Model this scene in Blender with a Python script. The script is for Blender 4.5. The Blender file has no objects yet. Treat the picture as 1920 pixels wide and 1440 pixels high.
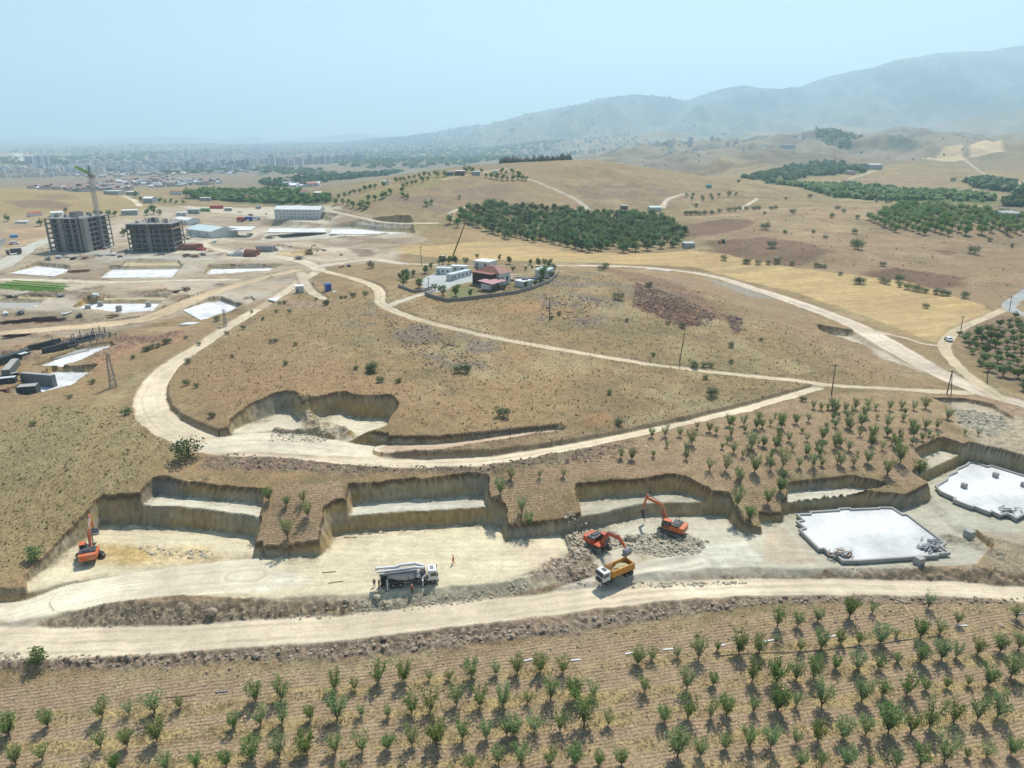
import bpy, math, random
import numpy as np
from mathutils import Vector, Matrix
R = math.radians
SC = bpy.context.scene
COL = SC.collection
# ------------------------------------------------------------------ camera
CAM_Z = 85.0; PITCH = R(19.4); FPX = 1331.0          # focal length in pixels of the 1920 x 1440 photograph
cd = bpy.data.cameras.new('camera'); cam = bpy.data.objects.new('camera', cd); COL.objects.link(cam)
cam.location = (0, 0, CAM_Z); cam.rotation_euler = (R(90) - PITCH, 0, 0)
cd.sensor_fit = 'HORIZONTAL'; cd.sensor_width = 36.0; cd.lens = 36.0 * FPX / 1920.0
cd.clip_start = 0.5; cd.clip_end = 60000
SC.camera = cam
# ------------------------------------------------------------------ sky, sun, exposure
SUN_AZ = R(19); SUN_EL = R(57)                        # azimuth from +Y towards +X
w = bpy.data.worlds.new('World'); SC.world = w; w.use_nodes = True
nt = w.node_tree; bg = nt.nodes['Background']
sky = nt.nodes.new('ShaderNodeTexSky'); sky.sky_type = 'NISHITA'; sky.sun_disc = False
sky.sun_elevation = SUN_EL; sky.sun_rotation = SUN_AZ
sky.altitude = 900; sky.air_density = 1.4; sky.dust_density = 1.0; sky.ozone_density = 1.0
nt.links.new(sky.outputs[0], bg.inputs[0]); bg.inputs[1].default_value = 0.105
sl = bpy.data.lights.new('sun', 'SUN'); sun = bpy.data.objects.new('sun', sl); COL.objects.link(sun)
sl.energy = 4.9; sl.angle = R(0.5); sl.color = (1.0, 0.945, 0.86)
sdir = Vector((math.sin(SUN_AZ)*math.cos(SUN_EL), math.cos(SUN_AZ)*math.cos(SUN_EL), math.sin(SUN_EL)))
sun.rotation_euler = sdir.to_track_quat('Z', 'Y').to_euler(); sun.location = (0, 0, 300)
SC.view_settings.view_transform = 'Standard'; SC.view_settings.look = 'None'
SC.view_settings.exposure = 0.20; SC.view_settings.gamma = 1.0
SC.cycles.volume_bounces = 4; SC.cycles.max_bounces = 5; SC.cycles.diffuse_bounces = 3
SC.cycles.transparent_max_bounces = 12
SC.cycles.use_denoising = True; SC.cycles.denoising_input_passes = 'RGB_ALBEDO_NORMAL'; SC.cycles.denoising_prefilter = 'ACCURATE'

# ------------------------------------------------------------------ picture <-> world
cp, sp = math.cos(PITCH), math.sin(PITCH)
def raydir(u, v):
    u = np.asarray(u, float); v = np.asarray(v, float)
    x = (u-960)/FPX; t = -(v-720)/FPX
    return x, cp + t*sp, -sp + t*cp                   # per unit of depth
def at_z(u, v, z):
    dx, dy, dz = raydir(u, v); k = (z-CAM_Z)/dz
    return dx*k, dy*k
def at_y(u, v, y):
    dx, dy, dz = raydir(u, v); k = y/dy
    return dx*k, CAM_Z+dz*k
def pix(x, y, z):
    d = y*cp - (z-CAM_Z)*sp; h = y*sp + (z-CAM_Z)*cp
    return 960+FPX*x/d, 720-FPX*h/d
# ------------------------------------------------------------------ noise
def _h(ix, iy, s):
    n = (ix*374761393 + iy*668265263 + s*1274126177) & 0x7fffffff
    n = ((n ^ (n >> 13)) * 1103515245) & 0x7fffffff
    n = ((n ^ (n >> 16)) * 214013 + 2531011) & 0x7fffffff
    return (n & 0xffff)/65535.0
def vn(x, y, s=0):
    xi = np.floor(x); yi = np.floor(y); fx = x-xi; fy = y-yi
    xi = xi.astype(np.int64); yi = yi.astype(np.int64)
    fx = fx*fx*(3-2*fx); fy = fy*fy*(3-2*fy)
    a = _h(xi, yi, s)*(1-fx) + _h(xi+1, yi, s)*fx
    b = _h(xi, yi+1, s)*(1-fx) + _h(xi+1, yi+1, s)*fx
    return (a*(1-fy)+b*fy)*2-1
def fbm(x, y, s=0, o=4, g=.5):
    r = 0; a = 1; t = 0
    for k in range(o):
        r = r + a*vn(x*2**k+17.3*k, y*2**k+9.1*k, s+k); t += a; a *= g
    return r/t
def sst(a, b, x):
    t = np.clip((x-a)/(b-a), 0, 1); return t*t*(3-2*t)
# ------------------------------------------------------------------ polygons and polylines
def seg_dist(px, py, P, closed=False):
    """distance, index and parameter of nearest segment of polyline P"""
    n = len(P); best = np.full(px.shape, 1e18); bi = np.zeros(px.shape, int); bt = np.zeros(px.shape)
    for i in range(n if closed else n-1):
        ax, ay = P[i][0], P[i][1]; bx, by = P[(i+1) % n][0], P[(i+1) % n][1]
        dx, dy = bx-ax, by-ay; L = dx*dx+dy*dy+1e-9
        t = np.clip(((px-ax)*dx+(py-ay)*dy)/L, 0, 1)
        d = (px-ax-t*dx)**2+(py-ay-t*dy)**2
        m = d < best; best = np.where(m, d, best); bi = np.where(m, i, bi); bt = np.where(m, t, bt)
    return np.sqrt(best), bi, bt
def inside(px, py, P):
    c = np.zeros(px.shape, bool); n = len(P)
    for i in range(n):
        ax, ay = P[i][0], P[i][1]; bx, by = P[i-1][0], P[i-1][1]
        if ay == by: continue
        c ^= ((ay > py) != (by > py)) & (px < (bx-ax)*(py-ay)/(by-ay)+ax)
    return c
def sdist(px, py, P):                                  # negative inside
    d = seg_dist(px, py, P, True)[0]
    return np.where(inside(px, py, P), -d, d)
# ------------------------------------------------------------------ base terrain: heights known at picture points
CT = '''0 1440 z -5;480 1440 z -5;960 1440 z -5;1440 1440 z -5;1920 1440 z -4.5;0 1300 z -3;600 1300 z -3;1200 1270 z -2.4;1900 1220 z -1.6
0 1205 z 0;500 1180 z 0;960 1150 z 0;1400 1105 z .3;1900 1105 z .8;250 1125 z .8;700 1125 z .8;1100 1085 z 1.2;1500 1060 z 1.5;1850 1040 z 2
540 1022 z 3.9;545 920 z 10;1010 994 z 3.9;990 880 z 10.5;1440 965 z 3.6;1400 890 z 8
295 888 z 10.4;507 907 z 10;640 900 z 10.2;760 890 z 10.3;905 893 z 10;1079 893 z 9.2;1269 886 z 9;1340 922 z 7.2;1477 893 z 7;1603 886 z 7;1700 915 z 5.6;1763 815 z 8.5;1878 841 z 7.5
131 1025 z 4;60 1075 z 3;200 940 z 7.5;0 1090 z 3;0 850 z 9.5;0 980 z 5.5;110 850 z 10.5;100 760 z 9.5
390 840 z 11.5;270 740 z 10.5;330 650 z 10;440 600 z 10.2;530 540 z 11;590 500 z 12;600 850 z 11.8;900 862 z 12;1200 805 z 11.2;1540 725 z 10;1700 733 z 9
470 700 z 15;700 700 z 16.5;500 620 z 13.5;600 600 z 16;700 560 z 18;860 560 z 20;1000 545 z 20.5;900 495 z 20;1030 505 z 19.5;780 515 z 19.5;1000 700 z 15;1200 650 z 14.5;1150 560 z 19;1300 560 z 16.5;1300 740 z 12;1450 640 z 12;1600 670 z 9.5;1000 800 z 13;900 790 z 14.5
540 738 z 17;700 740 z 17.5;750 750 z 17.3;380 720 z 14;640 745 z 16.5
1780 712 z 7;1650 620 z 6.6;1500 560 z 7.5;1300 508 z 10;1150 497 z 14;1000 480 z 13;1400 510 z 8;1800 600 z 5.5;1900 560 z 5;1850 700 z 7;1920 760 z 7;1920 660 z 6;1600 720 z 9.6
0 598 z 6.8;200 606 z 7.0;300 592 z 7.6;100 700 z 7.4;40 640 z 7.4;180 640 z 8;0 480 z 12.5;100 484 z 13.6;200 484 z 14;300 484 z 14;400 482 z 14;500 482 z 14;0 524 z 10;100 524 z 10.2;250 526 z 10.3;450 523 z 10.8;560 420 d 640;0 548 z 10;110 546 z 10;250 547 z 10.1;340 548 z 10.4;130 455 z 13.6
0 420 d 620;120 400 d 680;0 358 d 900;250 372 d 850;350 400 d 700;450 400 d 720;560 393 d 750;400 372 d 900;340 385 d 800;640 440 d 560;700 420 d 580;780 460 z 14;720 480 z 13.5
900 390 d 650;1080 395 d 680;1250 400 d 690;1010 303 d 950;960 305 d 930;1060 300 d 960;880 325 d 800;760 350 d 720;640 385 d 660;1130 301 d 1000;1240 322 d 950;1330 345 d 880;1400 372 d 800;1080 350 d 800;900 352 d 730;1250 360 d 800;1080 470 z 12.5;1280 470 z 12
1500 400 d 620;1700 440 d 540;1850 430 d 540;1500 460 d 470;1320 420 d 600;1920 460 z 9;1920 520 z 7;1600 350 d 1000;1450 345 d 1100;1700 330 d 1200;1850 320 d 1350;1850 292 d 1800;1750 300 d 1700;1600 320 d 1300;1690 250 d 3200;1560 268 d 2900;1800 262 d 3200;1300 283 d 2600;1420 275 d 2600;1200 290 d 2300;1400 310 d 1900;1500 300 d 2100;1250 305 d 1900;1900 275 d 2700
300 350 d 1400;200 345 d 1500;450 345 d 1400;600 350 d 1250;400 325 d 2300;100 330 d 2300;0 345 d 1600;620 330 d 1900;0 300 d 3800;400 310 d 3300;750 310 d 2800;860 300 d 3200;400 285 d 6500;0 275 d 9000;700 280 d 6500;1000 275 d 7000'''
cx, cy, cz = [], [], []
for it in CT.replace('\n', ';').split(';'):
    a = it.split()
    u, v, q = float(a[0]), float(a[1]), float(a[3])
    if a[2] == 'z': x, y = at_z(u, v, q); z = q
    else: x, z = at_y(u, v, q); y = q
    cx.append(float(x)); cy.append(float(y)); cz.append(float(z))
for x, y, z in [(-150, 60, -5), (150, 60, -4), (0, 20, -6), (-200, -150, -8), (200, -150, -8), (-180, 130, 1), (-260, 250, 6), (-420, 420, 8), (220, 130, 2), (290, 240, 6), (420, 400, 5),
                (0, 1500, 5), (200, 1500, 0), (-200, 1300, 0), (500, 1700, 0), (0, 2500, -30), (-900, 900, 12), (-1400, 1400, -10), (900, 900, 20), (1500, 1500, 35),
                (0, 4500, -50), (2500, 4500, -20), (-3000, 4500, -50), (-9000, 9000, -70), (0, 12000, -70), (9000, 9000, -20), (-12000, 19000, -70), (0, 19000, -70), (12000, 19000, -70), (4000, 6000, -20)]:
    cx.append(x); cy.append(y); cz.append(z)
cx, cy, cz = map(np.array, (cx, cy, cz))
def warp(x, y):
    q = np.sqrt(np.maximum(y, 0)**2 + 40.0**2) + 20
    return x/q, np.log(q) + np.minimum(y, 0)/200
def _k(d2): return d2*np.log(d2+1e-9)*.5
ca, cb = warp(cx, cy)
n = len(cx)
A = np.zeros((n+3, n+3)); A[:n, :n] = _k((ca[:, None]-ca)**2+(cb[:, None]-cb)**2) + np.eye(n)*2e-4
A[:n, n] = 1; A[:n, n+1] = ca; A[:n, n+2] = cb; A[n:, :n] = A[:n, n:].T
# far heights are large: solve for z in units that shrink with distance so near detail is not disturbed
TW = np.linalg.solve(A, np.concatenate([cz, [0, 0, 0]]))
def base_h(x, y):
    a, b = warp(x, y); r = TW[n]+TW[n+1]*a+TW[n+2]*b
    for i in range(n): r = r + TW[i]*_k((a-ca[i])**2+(b-cb[i])**2)
    return r
def march(u, v, H, zmin=-200, y0=30, y1=19000, N=700):
    """first hit of picture rays with height function H"""
    u = np.atleast_1d(np.asarray(u, float)); v = np.atleast_1d(np.asarray(v, float))
    dx, dy, dz = raydir(u, v); ys = y0*(y1/y0)**(np.arange(N)/(N-1.0))
    k = ys[None, :]/dy[:, None]; X = dx[:, None]*k; Y = np.broadcast_to(ys, X.shape); Z = CAM_Z+dz[:, None]*k
    below = Z < H(X, Y)
    i = np.where(below.any(1), below.argmax(1), N-1); i = np.maximum(i, 1)
    lo = ys[i-1]; hi = ys[i]
    for _ in range(14):
        m = (lo+hi)/2; k = m/dy; b = CAM_Z+dz*k < H(dx*k, m)
        hi = np.where(b, m, hi); lo = np.where(b, lo, m)
    k = hi/dy
    return dx*k, hi, CAM_Z+dz*k
def pts(s):
    a = [float(t) for t in s.replace(',', ' ').split()]
    return list(zip(a[0::2], a[1::2]))
def drape(s, H=base_h):
    P = np.array(pts(s)); x, y, z = march(P[:, 0], P[:, 1], H); return np.stack([x, y, z], 1)
def plane(s, z):
    P = np.array(pts(s)); x, y = at_z(P[:, 0], P[:, 1], z); return np.stack([x, y], 1)
# ------------------------------------------------------------------ the grid
ys = [-260, -160, -90, -40, 0, 25, 42]
y = 50.0
while y < 235: ys.append(y); y += max(.26, .0021*y)
while y < 700: ys.append(y); y += .0032*y
while y < 20000: ys.append(y); y *= 1.0075
YS = np.array(ys)
s1 = np.arange(-.80, .8001, .00135)
so = .80+np.cumsum(.0025*1.10**np.arange(1, 38)); so = so[so < 2.2]
SS = np.concatenate([-so[::-1], s1, so])
def wid(y): return np.sqrt(np.maximum(y, 0)**2+40.0**2)+20
GX = SS[None, :]*wid(YS)[:, None]; GY = np.broadcast_to(YS[:, None], GX.shape).copy()
NR, NC = GX.shape
print('grid', NR, NC, NR*NC)
# coarse base first, refined bilinearly (base is smooth)
_cs = np.linspace(0, NC-1, 420); _rs = np.linspace(0, NR-1, 420)
_ys = np.interp(_rs, np.arange(NR), YS); _ss = np.interp(_cs, np.arange(NC), SS)
_B = base_h(_ss[None, :]*wid(_ys)[:, None], np.broadcast_to(_ys[:, None], (420, 420)))
def bil(Z, fr, fc):
    r = np.clip(fr.astype(int), 0, Z.shape[0]-2); c = np.clip(fc.astype(int), 0, Z.shape[1]-2)
    a = np.clip(fr-r, 0, 1); b = np.clip(fc-c, 0, 1)
    return (Z[r, c]*(1-a)+Z[r+1, c]*a)*(1-b)+(Z[r, c+1]*(1-a)+Z[r+1, c+1]*a)*b
def base_fast(x, y):
    x = np.asarray(x, float); y = np.asarray(y, float)
    return bil(_B, np.interp(y, _ys, np.arange(420.)), np.interp(x/wid(y), _ss, np.arange(420.)))
GZ = base_fast(GX, GY)
# mountains: crest height above the eye as seen from far, in tan of elevation by bearing
def crest(prof, D):
    P = np.array(pts(prof)); dx, dy, dz = raydir(P[:, 0], P[:, 1])
    return dx/dy, dz/dy*D + CAM_Z
def ridge(prof, D, front, back, amp, seed, gul):
    global GZ
    s, h = crest(prof, D); sv = GX/np.maximum(GY, 1)
    hc = np.interp(sv, s, h)
    wob = 1+.07*fbm(sv*6, GY*0, seed, 3)
    t = GY/(D*wob)
    up = sst(front, 1.0, t)**1.15; dn = 1-sst(1.0, back, t); f = np.where(t < 1, up, dn)
    m = (GY > D*front*.85)
    n1 = np.abs(fbm(GX/gul, GY/(gul*1.8), seed+5, 5))
    det = np.where(D < 4000, n1-.28, np.minimum(n1, .5)-.5)*amp*.8*np.clip(f*2.2, 0, 1)*(np.clip((1-t)*7, 0, 1)*.95+.05)
    z = GZ + np.maximum(hc+60, 0)*f*1.0 + det*np.clip(hc/500, .1 if D > 4000 else .45, 1)
    z0 = GZ*(1-f) + (hc)*f + det*np.clip(hc/500, .1 if D > 4000 else .45, 1)
    if D < 4000:
        GZ = np.where(m, np.maximum(GZ, GZ*(1-f)+hc*f), GZ); wv_ = sst(.04, .2, sv)*sst(.42*D, .62*D, GY)*(1-sst(1.3*D, 1.6*D, GY))
        b1 = np.abs(fbm(GX/330+4, GY/420, 77, 4)); b2 = np.abs(fbm(GX/110, GY/150, 78, 4)); GZ = GZ+wv_*(210*(.16-np.minimum(b1, .34))*.5+70*(.16-np.minimum(b2, .4))*.5+14)
    else: GZ = np.where(m, np.maximum(GZ, z0), GZ)
ridge('-300,262 0,262 80,258 150,262 300,256 420,262 480,256 500,262 560,262 640,252 680,250 720,256 800,262 900,262 2500,262', 15500, .9, 1.15, 60, 3, 900)
ridge('-300,275 640,272 700,263 760,259 830,247 900,235 950,222 1000,209 1050,199 1100,191 1140,181 1190,175 1240,179 1290,184 1330,170 1370,158 1400,155 1440,164 1465,166 1500,158 1560,139 1600,132 1640,120 1680,108 1720,100 1760,94 1800,94 1850,95 1890,88 1920,85 2100,70 2400,110', 8600, .47, 1.5, 620, 11, 620)
ridge('-300,420 900,420 1000,330 1060,300 1150,291 1250,284 1330,279 1420,270 1480,266 1540,258 1600,260 1650,251 1690,249 1740,258 1800,264 1860,268 1920,262 2100,255 2500,260', 3100, .60, 1.45, 330, 47, 190)
ridge('-300,290 900,285 1000,268 1100,262 1200,252 1260,245 1330,256 1400,247 1480,250 1560,236 1640,240 1720,238 1800,225 1860,212 1920,205 2100,190 2500,200', 5300, .72, 1.25, 190, 29, 650)
# ------------------------------------------------------------------ surface fields carried by the ground
NAT = GZ.copy()
far = np.clip(GY, 60, 4000)
def mixc(a, b, t): return a*(1-t[..., None]) + np.array(b)*t[..., None]
n1 = fbm(GX/38, GY/38, 1, 4); n2 = fbm(GX/9, GY/9, 7, 4); n3 = fbm(GX/2.2, GY/2.2, 13, 3); n4 = fbm(GX/130, GY/130, 21, 4)
CL = np.zeros(GX.shape+(3,)); CL[:] = (.345, .245, .135)
CL = mixc(CL, (.27, .215, .115), np.clip(.5+n1*1.6, 0, 1)*.75)
CL = mixc(CL, (.37, .255, .135), np.clip(n4*2.2, 0, 1)*.6)
CL = mixc(CL, (.21, .17, .10), np.clip(n2*1.9-.15, 0, 1)*.6)
CL = mixc(CL, (.43, .35, .205), np.clip(fbm(GX/12+3, GY/12, 23, 4)*2.6-.25, 0, 1)*.6)
CL = mixc(CL, (.19, .155, .095), np.clip(fbm(GX/26, GY/20, 27, 5)*2.6-.5, 0, 1)*.55)
CL = mixc(CL, (.15, .125, .075), np.clip(n3*2.2-.75, 0, 1)*.65*(GY < 600))
RUB = np.zeros(GX.shape); FUR = np.zeros(GX.shape); GRS = np.ones(GX.shape); KIND = np.zeros(GX.shape, np.int8)
STR = np.zeros(GX.shape)                               # how strongly tyre tracks and scraper marks show
BAR = np.zeros(GX.shape)                               # bare compacted ground
def near(P, mg):
    P = np.asarray(P); x0, y0 = P[:, :2].min(0)-mg; x1, y1 = P[:, :2].max(0)+mg
    r0 = max(np.searchsorted(YS, y0)-1, 0); r1 = min(np.searchsorted(YS, y1)+1, NR)
    sub = np.zeros(GX.shape, bool); g = GX[r0:r1]; sub[r0:r1] = (g > x0) & (g < x1) & (GY[r0:r1] >= y0) & (GY[r0:r1] <= y1)
    return np.nonzero(sub)
def wobble(x, y, a, s=3.0, seed=40):
    return x+a*fbm(x/s, y/s, seed, 3), y+a*fbm(x/s, y/s, seed+9, 3)
def zone(spec, color=None, a=1.0, soft=2.0, wob=2.0, rub=None, fur=None, grs=None, kind=None, bar=None, strk=None, P=None, tex=0.0, ws=None):
    if P is None: P = drape(spec, base_fast)
    ii = near(P, soft*2+wob*2+2); x, y = wobble(GX[ii], GY[ii], wob, ws or max(wob*2.2, 1.5), len(spec) % 50+60)
    d = sdist(x, y, P[:, :2]); m = a*(1-sst(-soft, soft, d))
    if tex: m = m*np.clip(.5+tex*fbm(GX[ii]/(4*tex+3), GY[ii]/(4*tex+3), 77, 4)*2, 0, 1)
    if color is not None: CL[ii] = mixc(CL[ii], color, m)
    for F, val in ((RUB, rub), (FUR, fur), (GRS, grs), (BAR, bar), (STR, strk)):
        if val is not None: F[ii] = F[ii]*(1-m)+val*m
    if kind is not None: KIND[ii] = np.where(m > .5, kind, KIND[ii])
    return P
def cut(spec, z, batter=.24, color=(.60, .53, .40), P=None, wob=.32, ramp=None, fillb=None, kind=2, slopez=None, wall=True, strk=.6):
    """level a floor at height z; steep sides where the ground is higher, a bank where it is lower"""
    if P is None: P = plane(spec, z)
    P = np.asarray(P)
    ii = near(P, 14); x, y = wobble(GX[ii], GY[ii], wob, 2.6, 91); x += .22*fbm(x/.7, y/.7, 5, 2); 
    d = sdist(x, y, P)
    bt = (batter+.06)*(1+.5*fbm(GX[ii]/4, GY[ii]/4, 33, 2)) if ramp is None else ramp
    up = z+np.maximum(d, 0)/bt; dn = z-np.maximum(d, 0)/(fillb or 1)
    g = GZ[ii]; h = np.minimum(g, up); h = np.maximum(h, np.where(d < 9, dn, -999)) if fillb else h
    GZ[ii] = h
    m = 1-sst(-.25, .35, d); CL[ii] = mixc(CL[ii], color, m)
    for F, v in ((FUR, 0), (GRS, 0), (BAR, 1), (STR, strk)): F[ii] = F[ii]*(1-m)+v*m
    mb = (h < g-.25) & (d > 0)
    GRS[ii] = np.where(mb, 0, GRS[ii]); FUR[ii] = np.where(mb, 0, FUR[ii])
    KIND[ii] = np.where((m > .5) | mb, kind, KIND[ii])
    return P
def road(spec, hw, color=(.56, .455, .325), lower=.35, bcut=.5, bfill=1.3, ruts=.35, soft=.5, kind=1, rutc=(.68, .57, .42), wob=.5, edge=.6, zoff=0, zs=None):
    P = drape(spec, base_fast)
    if isinstance(hw, (int, float)): hw = [hw]*len(P)
    hw = np.interp(np.linspace(0, 1, len(P)), np.linspace(0, 1, len(hw)), hw)
    # smooth curve through the points
    Q = []
    for i in range(len(P)-1):
        p0 = P[max(i-1, 0)]; p1 = P[i]; p2 = P[i+1]; p3 = P[min(i+2, len(P)-1)]
        for t in np.arange(0, 1, .2):
            q = .5*(2*p1+(p2-p0)*t+(2*p0-5*p1+4*p2-p3)*t*t+(3*p1-p0-3*p2+p3)*t**3)
            Q.append(list(q)+[hw[i]*(1-t)+hw[i+1]*t])
    Q.append(list(P[-1])+[hw[-1]]); Q = np.array(Q)
    zz = base_fast(Q[:, 0], Q[:, 1]); 
    for _ in range(3): zz[1:-1] = (zz[:-2]+zz[1:-1]*2+zz[2:])/4
    Q[:, 2] = zz-lower+zoff
    if zs is not None: Q[:, 2] = np.interp(np.linspace(0, 1, len(Q)), np.linspace(0, 1, len(zs)), zs)
    for i in range(0, len(Q)-1, 12):                   # in short pieces to keep the search small
        q = Q[max(i-1, 0):i+14]
        ii = near(q, q[:, 3].max()+7); x, y = wobble(GX[ii], GY[ii], wob, 4, 51)
        d, k, t = seg_dist(x, y, q); k2 = np.minimum(k+1, len(q)-1)
        zr = q[k, 2]*(1-t)+q[k2, 2]*t; w_ = q[k, 3]*(1-t)+q[k2, 3]*t
        e = d-w_
        # ignore the open ends of the piece except at the true ends
        g = GZ[ii]; h = np.minimum(g, zr+np.maximum(e, 0)/bcut+.06*np.abs(fbm(x/1.5, y/1.5, 3, 2)))
        h = np.maximum(h, np.where(e < 6, zr-np.maximum(e, 0)/bfill-.0, -999))
        far_end = ((k == 0) & (t <= 0)) | ((k >= len(q)-2) & (t >= 1)); h = np.where(far_end & (e > 0), g, h)
        GZ[ii] = h
        m = (1-sst(-soft, soft, e)); m = np.where(far_end, m*(1-sst(w_*.2, w_*.9, d)), m)
        CL[ii] = mixc(CL[ii], color, m)
        al = i*2.0+(k+t)*2.0; st = fbm(d*1.5+.3*fbm(x/9, y/9, 6, 2), (x*.8+y*.6)/26, 17, 3)*.30+fbm(x/2.5, y/2.5, 18, 3)*.14+fbm(x/14, y/14, 19, 3)*.20
        CL[ii] = CL[ii]*(1+m*st)[..., None]
        if ruts:
            r = np.minimum(np.abs(d-w_*.36), np.abs(d-w_*.8))/w_; rm = m*ruts*(1-sst(.04, .17, r))*np.clip(.8+fbm(x/6, y/6, 8, 2), 0, 1)
            CL[ii] = mixc(CL[ii], rutc, rm*(1-far_end))
        if edge:
            em = edge*np.exp(-((e-.6*soft-.5)/.9)**2)*(.5+.5*fbm(x/2, y/2, 19, 2)); CL[ii] = mixc(CL[ii], (.29, .215, .145), np.clip(em, 0, 1)*(e > 0)*(1-far_end))
        for F, v in ((FUR, 0), (GRS, 0), (BAR, 1), (STR, 0)): F[ii] = F[ii]*(1-m)+v*m
        RUB[ii] = RUB[ii]*(1-m)
        KIND[ii] = np.where(m > .5, kind, KIND[ii])
    return Q
# ------------------------------------------------------------------ what lies on the land (before any cutting)
SOIL = (.365, .262, .168); DUST = (.40, .315, .215); RUBC = (.27, .205, .15)
# valley floor and plain
zone('-200,262 2300,262 2300,330 1300,300 900,318 640,360 400,345 200,352 -200,350', (.235, .20, .145), .6, 60, 80)
zone('-200,345 200,349 420,349 600,350 640,332 1000,315 900,300 400,300 -200,318', (.27, .21, .155), .75, 40, 40)
zone('-100,308 200,318 330,322 470,318 640,330 640,322 480,306 300,310 120,300 -100,296', (.10, .125, .07), .55, 30, 30, tex=3)
zone('-100,292 0,290 60,288 130,292 160,296 100,303 0,305 -100,305', (.42, .32, .22), .8, 30, 20)
zone('25,290 40,290 50,303 30,304', (.55, .52, .46), .9, 8, 4)
zone('480,340 600,330 700,322 760,318 720,330 620,340 560,350 500,352', (.075, .115, .06), .8, 14, 14)
zone('480,317 500,317 505,327 485,330', (.07, .11, .06), .85, 8, 8); zone('520,317 552,317 552,326 528,328', (.07, .11, .06), .85, 8, 8)
zone('380,358 480,357 560,362 620,370 620,380 500,381 400,378 350,376', (.085, .12, .05), .85, 10, 12)
zone('640,290 800,285 950,280 1060,284 940,300 860,312 700,318 640,312', (.06, .10, .07), .75, 30, 40, tex=3)
zone('700,272 900,262 1100,258 1400,262 1400,280 1200,276 1000,280 800,285', (.09, .115, .08), .6, 40, 60, tex=3)
zone('800,300 1000,285 1150,288 1100,298 900,315 800,318', (.25, .19, .14), .5, 30, 30)
# left hill behind the towers
zone('-100,356 120,358 280,375 300,390 260,412 120,412 -100,420', (.40, .295, .15), .6, 8, 6)
zone('10,378 90,376 140,384 120,392 40,390', (.24, .17, .12), .8, 4, 4, rub=.3); zone('60,366 130,364 145,374 90,376', (.24, .17, .12), .6, 4, 4)
# right hills
zone('1060,300 1200,286 1400,275 1560,262 1700,248 1840,262 1880,285 1760,300 1600,318 1400,318 1250,312', (.25, .20, .15), .8, 30, 30)
zone('1560,262 1610,262 1612,275 1590,284 1530,283 1525,272', (.10, .12, .08), .8, 12, 14); zone('1660,276 1700,278 1720,290 1660,288', (.09, .12, .08), .8, 12, 14)
zone('1640,255 1690,250 1720,262 1740,285 1700,280 1650,280 1640,265', (.16, .15, .11), .5, 12, 14, tex=2)
zone('1385,335 1470,322 1550,314 1640,314 1620,326 1520,330 1450,345 1420,338', (.085, .13, .055), .85, 7, 7)
zone('1430,342 1600,350 1800,365 1870,374 1860,382 1700,378 1560,370 1500,352', (.085, .13, .045), .85, 6, 6)
zone('1640,338 1720,325 1860,345 1920,360 1900,372 1760,366 1600,350', (.33, .245, .155), .6, 10, 10)
zone('1730,296 1800,288 1812,300 1770,303', (.60, .45, .28), .9, 6, 5); zone('1810,286 1880,289 1885,293 1820,293', (.60, .45, .28), .9, 6, 5)
zone('1880,340 1960,345 1960,355 1900,350', (.60, .45, .30), .9, 6, 5)
zone('1800,340 1860,338 1900,350 1960,362 1960,372 1850,358', (.085, .12, .05), .8, 7, 6)
zone('1870,376 1960,378 1960,392 1880,388', (.07, .10, .05), .8, 6, 6)
# the broad field on the right
zone('1280,400 1450,390 1960,395 1960,560 1800,585 1640,560 1500,530 1330,490 1300,440', (.335, .235, .15), .7, 12, 8)
zone('1280,400 1450,390 1640,385 1640,440 1480,445 1400,410', (.40, .31, .18), .6, 10, 10, tex=3)
zone('1270,425 1350,411 1410,411 1415,418 1395,428 1330,440 1280,445', (.19, .115, .075), .85, 4, 4, fur=.4)
zone('1320,452 1440,445 1560,468 1530,488 1480,500 1400,490 1340,476', (.195, .12, .08), .85, 4, 4, fur=.4)
zone('1610,512 1680,503 1760,515 1820,522 1790,538 1740,541 1680,525 1620,520', (.17, .10, .065), .85, 4, 5, rub=.3)
zone('1750,470 1780,468 1795,476 1770,478', (.2, .12, .08), .8, 2, 2)
zone('1850,385 1960,380 1960,405 1880,400', (.19, .15, .12), .7, 8, 6)
# the big far hill
zone('620,395 760,350 880,325 1010,303 1130,302 1260,325 1400,365 1250,385 1000,395 850,400 700,412', (.33, .235, .145), .6, 12, 12)
zone('760,352 860,335 960,345 1000,392 900,392 800,410 700,405', (.24, .185, .135), .7, 12, 10, tex=3, rub=.25)
zone('1060,345 1220,340 1290,370 1250,385 1110,385', (.23, .18, .13), .6, 12, 10, tex=3, rub=.25)
zone('660,375 780,335 860,326 830,345 720,372 650,395', (.26, .24, .10), .6, 6, 6)
# stubble fields
STUB = (.50, .355, .17)
zone('735,452 800,462 900,452 980,455 1080,475 1300,470 1500,503 1700,528 1840,570 1858,584 1790,615 1755,645 1640,600 1500,550 1300,500 1100,492 900,488 720,470', STUB, .95, 1.6, 3, kind=4, grs=.3, strk=.5, bar=.3)
zone('870,430 960,440 1060,465 1000,472 900,452 850,440', (.42, .30, .16), .7, 3, 4)
zone('1280,476 1500,506 1700,531 1700,543 1480,520 1260,490', (.56, .42, .21), .35, 4, 5, tex=3)
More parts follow.
